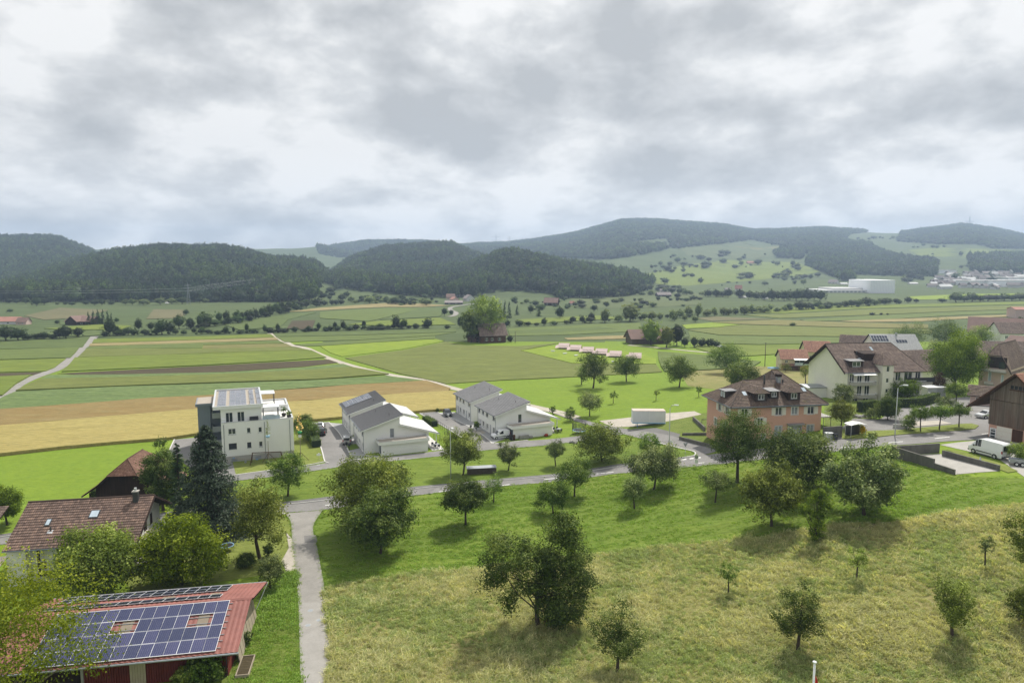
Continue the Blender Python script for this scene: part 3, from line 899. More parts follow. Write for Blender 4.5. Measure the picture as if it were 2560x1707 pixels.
# tracks between the fields
tr = gxy([(-60, 1035), (0, 994), (44, 962), (91, 941), (121, 931), (146, 920), (175, 897), (205, 871), (236, 841)])
ribbon('farm_track', *offset_line(resample(tr, 40), 4.2), M['asphalt_pale'], 0.09, n=60)
tr = gxy([(674, 833), (706, 851), (731, 864), (760, 869), (786, 880), (815, 893), (860, 909), (911, 923), (980, 938), (1030, 946), (1068, 953), (1141, 973), (1260, 1000), (1388, 1029), (1440, 1045)])
ribbon('farm_track', *offset_line(resample(tr, 40), 3.2), M['track'], 0.09, n=90)
tr = gxy([(1120, 792), (1135, 789), (1140, 782), (1126, 775), (1130, 768), (1165, 762), (1185, 760)])
ribbon('farm_track', *offset_line(resample(tr, 30), 4.0), M['asphalt_pale'], 0.2, n=40)
tr = gxy([(1570, 863), (1640, 869), (1720, 877), (1800, 884)])
ribbon('farm_track', *offset_line(resample(tr, 30), 2.4), M['track'], 0.09, n=40)
# ---- grassland close by
MEADOW_DRY = [(740, 1920), (812, 1700), (826, 1600), (812, 1530), (806, 1476), (910, 1449), (1018, 1438), (1168, 1423), (1350, 1404), (1500, 1386), (1725, 1359), (1951, 1341), (2086, 1318), (2266, 1300), (2401, 1278), (2560, 1255), (2900, 1225), (2900, 1920)]
sheet('dry_meadow', MEADOW_DRY, 'grass_dry', 0.03, step=3.0)
ORCHARD = [(806, 1474), (794, 1380), (782, 1318), (800, 1288), (822, 1274), (1037, 1240), (1262, 1216), (1500, 1191), (1700, 1171), (1850, 1156), (2059, 1134), (2169, 1120), (2236, 1112), (2390, 1188), (2440, 1192), (2560, 1196), (2900, 1190), (2900, 1223), (2560, 1253), (2401, 1276), (2266, 1298), (2086, 1316), (1951, 1339), (1725, 1357), (1500, 1384), (1350, 1402), (1168, 1421), (1018, 1436), (910, 1447)]
sheet('orchard_meadow', ORCHARD, 'grass_mown', 0.03, step=2.5)
STRIP = [(600, 1260), (560, 1210), (690, 1192), (780, 1180), (878, 1164), (988, 1154), (1107, 1142), (1226, 1127), (1301, 1121), (1450, 1105), (1540, 1090), (1605, 1100), (1659, 1115), (1720, 1129), (1735, 1136), (1700, 1143), (1576, 1157), (1500, 1168), (1262, 1196), (1037, 1217), (824, 1242), (760, 1253)]
sheet('roadside_meadow', STRIP, 'grass_mown', 0.03, step=2.0)
sheet('garden_lawn', [(728, 1300), (732, 1350), (712, 1400), (690, 1425), (640, 1440), (520, 1458), (420, 1475), (330, 1480), (300, 1430), (420, 1400), (560, 1330), (640, 1290), (700, 1290)], 'grass_lawn', 0.03, step=2.0)
sheet('grass_bank', [(742, 1430), (748, 1532), (752, 1707), (765, 1920), (400, 1920), (560, 1690), (640, 1500), (700, 1425)], 'grass_verge', 0.03, step=2.0)
sheet('verge', [(575, 1188), (680, 1174), (770, 1164), (812, 1153), (802, 1120), (780, 1062), (740, 1050), (732, 1130), (640, 1150), (565, 1160)], 'grass_lawn', 0.03, step=2.0)
sheet('village_lawn', [(1640, 1040), (1790, 1030), (1800, 1095), (1770, 1112), (1700, 1088), (1655, 1075), (1620, 1062)], 'grass_verge', 0.035, step=2.0)
sheet('village_lawn', [(1700, 930), (1900, 915), (2050, 925), (2050, 975), (1900, 985), (1720, 965)], 'grass_dry', 0.03, step=3.0)
sheet('village_lawn', [(2060, 1000), (2180, 1000), (2180, 1046), (2130, 1050), (2100, 1066), (2062, 1066)], 'grass_verge', 0.035, step=2.0)
# ---- roads
ROAD_LO = [(-120, 1388), (0, 1362), (200, 1335), (400, 1309), (600, 1287), (720, 1281), (822, 1273), (1037, 1239), (1262, 1215), (1500, 1190), (1576, 1182), (1700, 1170), (1850, 1155), (2059, 1133), (2169, 1119), (2314, 1108), (2470, 1098), (2640, 1088)]
ROAD_UP = [(-120, 1360), (0, 1338), (200, 1311), (400, 1284), (600, 1262), (720, 1255), (823, 1243), (1037, 1218), (1262, 1197), (1500, 1169), (1576, 1158), (1700, 1144), (1850, 1128), (2059, 1104), (2169, 1096), (2314, 1083), (2470, 1067), (2640, 1055)]
RL, RU = gxy(ROAD_LO), gxy(ROAD_UP)
ribbon('main_road', RL, RU, M['asphalt'], 0.06, n=140)
n_pav = 13
PL, PU = gxy(ROAD_LO[:n_pav - 1]), gxy(ROAD_UP[:n_pav - 1])
pav = ribbon('pavement', PL, PU, M['asphalt_dark'], 0.06, n=100, t0=0.77, t1=1.0, cross=2, lift=0.10)
ribbon('kerb', PL, PU, M['kerb_stone'], 0.06, n=100, t0=0.742, t1=0.768, cross=1, lift=0.115)
LANE_UP = [(560, 1190), (680, 1176), (770, 1165), (830, 1155), (887, 1149), (1000, 1138), (1107, 1126), (1226, 1109), (1316, 1102), (1450, 1089), (1530, 1072)]
LANE_LO = [(556, 1206), (690, 1191), (780, 1178), (840, 1169), (878, 1163), (988, 1152), (1107, 1140), (1226, 1125), (1301, 1119), (1450, 1103), (1560, 1086)]
ribbon('lane', gxy(LANE_LO), gxy(LANE_UP), M['asphalt'], 0.065, n=100)
CR_UP = [(1400, 1031), (1439, 1043), (1525, 1065), (1579, 1074), (1650, 1084), (1700, 1095), (1769, 1116), (1800, 1126)]
CR_LO = [(1390, 1036), (1436, 1052), (1489, 1067), (1555, 1085), (1605, 1098), (1659, 1113), (1727, 1127), (1745, 1142)]
ribbon('side_road', gxy(CR_LO), gxy(CR_UP), M['asphalt'], 0.070, n=70)
PATH_L = [(762, 1920), (752, 1707), (747, 1532), (739, 1420), (730, 1345), (727, 1305), (712, 1284)]
PATH_R = [(872, 1920), (840, 1707), (824, 1569), (809, 1457), (794, 1375), (783, 1318), (806, 1276)]
ribbon('footpath', gxy(PATH_L), gxy(PATH_R), M['asphalt_pale'], 0.075, n=60)
sheet('driveway', [(716, 1332), (733, 1350), (741, 1420), (742, 1432), (715, 1428), (704, 1402), (722, 1370)], 'gravel', 0.055)
sheet('driveway', [(1579, 1072), (1640, 1070), (1700, 1085), (1698, 1093), (1640, 1086)], 'asphalt_dark', 0.055)
sheet('parking_area', [(436, 1099), (500, 1093), (566, 1096), (590, 1188), (560, 1207), (500, 1185), (420, 1132)], 'asphalt', 0.055, step=3)
sheet('parking_area', [(781, 1058), (826, 1056), (850, 1085), (880, 1142), (892, 1150), (878, 1157), (826, 1157), (812, 1153), (803, 1120)], 'asphalt', 0.055, step=3)
sheet('parking_area', [(1049, 1034), (1095, 1031), (1180, 1070), (1228, 1104), (1240, 1112), (1200, 1119), (1178, 1108), (1110, 1066)], 'asphalt', 0.055, step=3)
sheet('forecourt', [(824, 1057), (862, 1060), (915, 1137), (956, 1141), (892, 1149), (881, 1143), (852, 1088)], 'paving', 0.080, step=2)
sheet('forecourt', [(1096, 1032), (1136, 1030), (1240, 1085), (1262, 1098), (1232, 1108), (1225, 1104), (1182, 1071)], 'paving', 0.080, step=2)
sheet('gravel_yard', [(1498, 1052), (1579, 1043), (1668, 1033), (1736, 1028), (1754, 1036), (1686, 1050), (1600, 1066), (1531, 1068)], 'gravel', 0.045, step=2)
sheet('village_square', [(2062, 1106), (2105, 1068), (2134, 1046), (2198, 1049), (2256, 1020), (2371, 996), (2418, 992), (2520, 1000), (2520, 1064), (2470, 1069), (2314, 1085), (2169, 1098)], 'asphalt', 0.045, step=2.5)
ISL = gxy([(2105, 1074), (2169, 1079), (2253, 1076), (2330, 1068), (2400, 1061), (2429, 1060), (2447, 1065), (2438, 1073), (2400, 1077), (2314, 1083), (2169, 1096), (2105, 1098)])
cdt_sheet('traffic_island', ISL, M['grass_lawn'], 0.06, 0.10, step=1.5)
ISM = gxy([(2252, 1071), (2330, 1064), (2380, 1060), (2350, 1052), (2270, 1056)])
cdt_sheet('flower_bed', ISM, M['gravel'], 0.06, 0.06, step=1.5)
sheet('barn_yard', [(2350, 1112), (2480, 1098), (2640, 1090), (2900, 1190), (2560, 1192), (2500, 1150), (2420, 1128)], 'concrete_pale', 0.05, step=2)
sheet('verge', [(2362, 1124), (2400, 1128), (2500, 1158), (2545, 1178), (2520, 1182), (2430, 1150)], 'grass_lawn', 0.09, step=1.5)
def dash(p, q, w=0.16, off=0.085):
 a, b = gxy([p, q])
 A, B = offset_line(np.stack([a, (a + b) / 2, b]), w)
 ribbon('road_marking', A, B, M['road_paint'], off, n=8, cross=1)
for p, q in [((690, 1264), (716, 1261)), ((813, 1264), (828, 1262)), ((1097, 1230), (1127, 1227.5)), ((1255, 1214), (1274, 1211.5)), ((1361, 1199), (1393, 1195.5)), ((1491, 1185), (1534, 1180.5)), ((1745, 1158.5), (1761, 1157)),
           ((2101, 1120), (2130, 1117)), ((2218, 1108), (2257, 1104.5)), ((2337, 1097), (2374, 1093)), ((2454, 1086), (2475, 1084))]:
 dash(p, q, 0.22)
for p, q in [((1704, 1150), (1716, 1148.5)), ((1724, 1147.5), (1734, 1146.3)), ((1741, 1145.5), (1752, 1144.3)), ((690, 1279), (700, 1274)), ((704, 1287), (712, 1281))]:
 dash(p, q, 0.5)
# kerb edges of the parking areas
for line in [[(781, 1058.5), (803, 1121), (812, 1153), (822, 1158)], [(822, 1056), (850, 1086), (879, 1143), (890, 1150), (960, 1141)], [(1049, 1034), (1110, 1067), (1178, 1109)], [(1093, 1031), (1181, 1071), (1227, 1105), (1234, 1110), (1320, 1101)],
           [(781, 1058), (822, 1056)], [(1049, 1033.5), (1093, 1031)], [(436, 1099), (420, 1133)], [(573, 1190), (690, 1174), (770, 1163), (815, 1154)], [(1640, 1106), (1700, 1121), (1733, 1129), (1738, 1136), (1722, 1142), (1600, 1158)]]:
 A, B = offset_line(resample(gxy(line), 30), 0.22)
 ribbon('kerb', A, B, M['kerb_stone'], 0.06, n=40, cross=1, lift=0.09)
sheet('path_repair', [(746, 1508), (815, 1506), (825, 1569), (841, 1707), (870, 1912), (764, 1912), (752, 1707)], 'asphalt_worn', 0.081, step=1.5)
for q in ([(900, 1245), (985, 1234), (989, 1240), (905, 1252)], [(1330, 1199), (1420, 1189), (1424, 1195), (1335, 1205)], [(1565, 1167), (1600, 1163), (1610, 1174), (1573, 1178)], [(2240, 1092), (2330, 1084), (2334, 1089), (2243, 1097)], [(760, 1340), (790, 1338), (793, 1356), (762, 1358)], [(1010, 1140), (1060, 1135), (1062, 1140), (1012, 1146)]):
 sheet('road_repair', q, 'asphalt_patch', 0.080, step=1.5)
# ------------------------------------------------------------------ vegetation
def unit(v):
 return v / np.maximum(np.linalg.norm(v, axis=-1, keepdims=True), 1e-9)
def leaf_quads(rs, P, Nn, size, asp=0.62, sag=0.0):
 """one bent leaf (a quad) at each point P facing Nn"""
 n = len(P)
 rnd = unit(rs.normal(size=(n, 3)))
 t = unit(np.cross(Nn, rnd))
 b = np.cross(Nn, t)
 if sag:
  t[:, 2] -= sag
  t = unit(t)
 s = size * rs.uniform(0.6, 1.35, (n, 1))
 a = P - t * s * 0.5
 c = P + t * s * 0.5
 w = b * s * asp * 0.5
 mid = P + Nn * s * 0.10
 V = np.stack([a, mid - w, c, mid + w], 1).reshape(-1, 3)
 F = np.arange(4 * n).reshape(n, 4)
 return V, F
def tree_parts(seed, h, w, tf=0.22, leaves=6000, leaf=0.2, clumps=34, lump=0.28, style='round', bark='bark', trunk_r=None, core=False, gap=0.0, flat=1.0, lobes=None):
 """returns (trunk MB, leaf vertices, leaf faces, per-leaf shade)"""
 rs = np.random.RandomState(seed)
 rad, zc, hz = w / 2, h * (tf + (1 - tf) * 0.5), h * (1 - tf) / 2
 C = []
 # ---- clump centres
 if style == 'lobed':
  for (lx, ly, lz, lr, lh, k) in lobes:
   d = unit(rs.normal(size=(k, 3)))
   q = rs.uniform(0.35, 1.0, (k, 1)) ** 0.6
   C.append(d * q * np.array([lr, lr, lh]) + np.array([lx, ly, lz]))
  C = np.concatenate(C)
 elif style == 'shoots':
  nL = max(9, clumps // 3)
  for q in range(nL):
   a, rr = q * 2.4 + rs.uniform(-.4, .4), rad * 0.9 * math.sqrt((q + 0.5) / nL) * rs.uniform(.75, 1.1)
   zt_ = h * (1.0 - (1 - tf) * rs.uniform(0.55, 0.75) * (rr / rad) ** 1.6 - rs.uniform(0, .12))
   e = np.array([math.cos(a) * rr, math.sin(a) * rr, zt_])
   b0 = np.array([0, 0, h * (tf + 0.02)])
   m_ = np.array([e[0] * 0.85, e[1] * 0.85, b0[2] + (e[2] - b0[2]) * 0.4])
   for f_ in np.linspace(0.3, 1, max(3, clumps // nL + 1)):
    C.append((1 - f_) ** 2 * b0 + 2 * f_ * (1 - f_) * m_ + f_ * f_ * e + rs.normal(size=3) * .03 * w)
  C = np.array(C)
 else:
  k = clumps
  i = np.arange(k) + 0.5
  ph = np.arccos(1 - 1.86 * i / k)
  th = math.pi * (1 + 5 ** 0.5) * i + rs.uniform(0, 6)
  d = np.stack([np.cos(th) * np.sin(ph), np.sin(th) * np.sin(ph), np.cos(ph)], 1)
  q = 1.08 - 1.25 * lump * rs.uniform(0, 1, (k, 1)) ** 1.1
  q[rs.rand(k) < 0.28] *= 0.62
  az = np.arctan2(d[:, 1], d[:, 0])[:, None]
  if style != 'bush':
   q *= 1 + 0.16 * np.sin(2 * az + rs.uniform(0, 6)) + 0.12 * np.sin(3 * az + 2.5 * d[:, 2:3] + rs.uniform(0, 6))
  sh = np.ones((k, 1))
  if style == 'cone':
   sh = 1.0 - 0.85 * np.clip((d[:, 2:3] + 0.75) / 1.75, 0, 1)
  if style == 'umbrella':
   d[:, 2] = np.where(d[:, 2] < 0, d[:, 2] * 0.35, d[:, 2])
  if style == 'vase':
   sh = 0.55 + 0.45 * np.clip((d[:, 2:3] + 1) / 1.3, 0, 1)
  C = d * q * np.array([rad * 0.80, rad * 0.80, hz * 0.84])
  C[:, :2] *= sh
  C[:, 2] += zc
  C[:, :2] += rs.normal(size=(k, 2)) * rad * 0.05
 k = len(C)
 cr = rad * {'lobed': 0.27, 'shoots': 0.25}.get(style, 0.31) * (34.0 / max(k, 12)) ** 0.33 * rs.uniform(0.75, 1.3, k)
 # ---- trunk and limbs
 tr = trunk_r or (0.021 * h + 0.012)
 mb = MB()
 fork = Vector((rs.uniform(-.03, .03) * h, rs.uniform(-.03, .03) * h, h * (tf + 0.05)))
 top = Vector((fork.x * 1.3, fork.y * 1.3, h * (tf + (1 - tf) * 0.62)))
 mb.tube([(0, 0, -0.3), (0, 0, 0.12), (fork.x * 0.4, fork.y * 0.4, h * tf * 0.5), fork, (fork + top) / 2, top], [tr * 1.5, tr * 1.15, tr, tr * 0.85, tr * 0.5, tr * 0.2], 8)
 for c in C[rs.permutation(k)[:min(k, 26)]]:
  c = Vector(c)
  s = fork.lerp(top, rs.uniform(0, 0.55)) if c.z > fork.z else fork
  m1 = s.lerp(c, 0.4) + Vector((0, 0, -0.05 * h * rs.uniform(-0.4, 1)))
  m2 = s.lerp(c, 0.75) + Vector(rs.normal(size=3) * 0.03 * w)
  r0 = tr * rs.uniform(0.2, 0.38)
  mb.tube([s, m1, m2, c], [r0, r0 * 0.7, r0 * 0.45, r0 * 0.15], 5, cap=False)
 # ---- leaves: clump > spray > leaf
 nl = leaves
 nsp = max(4, int(nl / k / 16))
 wgt = cr ** 2
 wgt = wgt / wgt.sum()
 ci = rs.choice(k, nl, p=wgt)
 SP_d = unit(rs.normal(size=(k, nsp, 3)) + np.array([0, 0, 0.35]))
 SP = C[:, None, :] + SP_d * cr[:, None, None] * (rs.uniform(0.35, 1.05, (k, nsp, 1))) * np.array([1, 1, 0.8 * flat])
 si = rs.randint(0, nsp, nl)
 base = SP[ci, si]
 dirv = SP_d[ci, si]
 spread = cr[ci][:, None] * 0.21
 P = base + rs.normal(size=(nl, 3)) * spread * np.array([1, 1, 0.75])
 along = rs.uniform(-0.2, 0.5, (nl, 1)) * cr[ci][:, None] * (0.8 if style != 'shoots' else 1.5)
 if style in ('shoots', 'vase'):
  dirv = unit(dirv * 0.6 + np.array([0, 0, 0.9]))
 P = P + dirv * along
 lo = h * tf * 0.72 if style != 'bush' else 0.02
 P[:, 2] = np.maximum(P[:, 2], lo + rs.uniform(0, 0.12, nl) * h)
 out = unit(P - C[ci])
 Nn = unit(out * 1.0 + rs.normal(size=(nl, 3)) * 0.45 + np.array([0, 0, 0.4]))
 V, F = leaf_quads(rs, P, Nn, leaf, 0.62, 0.15)
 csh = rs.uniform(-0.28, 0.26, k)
 shade = np.clip(0.40 + csh[ci] + rs.normal(size=nl) * 0.2 + 0.16 * out[:, 2], 0, 1)  # random tone, plus upper side of each clump painted lighter
 if core:  # added dark blob inside the crown, blocks light so the interior looks shaded
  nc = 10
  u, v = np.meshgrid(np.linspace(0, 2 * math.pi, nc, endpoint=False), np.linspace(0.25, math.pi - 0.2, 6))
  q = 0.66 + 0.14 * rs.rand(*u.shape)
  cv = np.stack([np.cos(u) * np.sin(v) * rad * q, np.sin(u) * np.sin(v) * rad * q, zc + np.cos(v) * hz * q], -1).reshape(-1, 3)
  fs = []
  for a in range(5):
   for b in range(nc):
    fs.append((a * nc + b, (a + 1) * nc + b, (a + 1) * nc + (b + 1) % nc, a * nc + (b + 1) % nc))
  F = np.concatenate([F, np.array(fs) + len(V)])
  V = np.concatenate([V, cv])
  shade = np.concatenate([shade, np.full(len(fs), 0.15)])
 return mb, V, F, shade
def spruce_parts(seed, h, w, leaves=9000, leaf=0.22, droop=0.35, bare=0.04):
 rs = np.random.RandomState(seed)
 mb = MB()
 mb.tube([(0, 0, -0.3), (0, 0, h * 0.3), (0, 0, h * 0.7), (0, 0, h * 0.98)], [0.024 * h, 0.017 * h, 0.009 * h, 0.002 * h], 8)
 P, N, S = [], [], []
 nb = max(40, leaves // 75)
 for i in range(nb):
  t = (i + rs.rand()) / nb
  z0 = h * (bare + (1 - bare) * t)
  L = (w / 2) * (1 - t) ** 0.75 * rs.uniform(0.72, 1.12) + 0.02 * h
  a = rs.uniform(0, 2 * math.pi)
  n = int(leaves / nb * (0.35 + 1.3 * (1 - t)))
  s = rs.uniform(0.08, 1, n) ** 0.8
  lat = rs.normal(size=n) * L * 0.16 * (1.1 - 0.5 * s)
  zz = z0 - droop * L * s ** 1.2 + 0.22 * L * s ** 3 + rs.normal(size=n) * 0.03 * L - np.abs(lat) * 0.35 - rs.exponential(0.05 * L + 0.02, n)
  x = math.cos(a) * L * s - math.sin(a) * lat
  y = math.sin(a) * L * s + math.cos(a) * lat
  P.append(np.stack([x, y, zz], 1))
  N.append(unit(np.stack([np.full(n, math.cos(a)) * 0.5, np.full(n, math.sin(a)) * 0.5, np.full(n, 0.8)], 1) + rs.normal(size=(n, 3)) * 0.5))
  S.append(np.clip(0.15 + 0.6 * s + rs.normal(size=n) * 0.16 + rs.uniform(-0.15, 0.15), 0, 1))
  if i % 3 == 0:
   mb.tube([(0, 0, z0), (math.cos(a) * L * 0.5, math.sin(a) * L * 0.5, z0 - droop * L * 0.42), (math.cos(a) * L * 0.85, math.sin(a) * L * 0.85, z0 - droop * L * 0.72)], [0.006 * h, 0.004 * h, 0.001 * h], 4, cap=False)
 P, N, S = np.concatenate(P), np.concatenate(N), np.concatenate(S)
 P[:, 2] = np.maximum(P[:, 2], 0.05)
 V, F = leaf_quads(rs, P, N, leaf, 0.5, 0.25)
 return mb, V, F, S
def put_tree(name, label, g, parts, leafm, rz=0.0, group=None, bark='bark', cat='tree', scale=1.0):
 mb, V, F, sh = parts
 t = thing(name, label, cat, tuple(g), rz, group)
 mb.build('trunk', M[bark], t, smooth=True)
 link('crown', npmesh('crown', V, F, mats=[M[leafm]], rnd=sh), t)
 if scale != 1.0:
  t.scale = (scale,) * 3
 return t
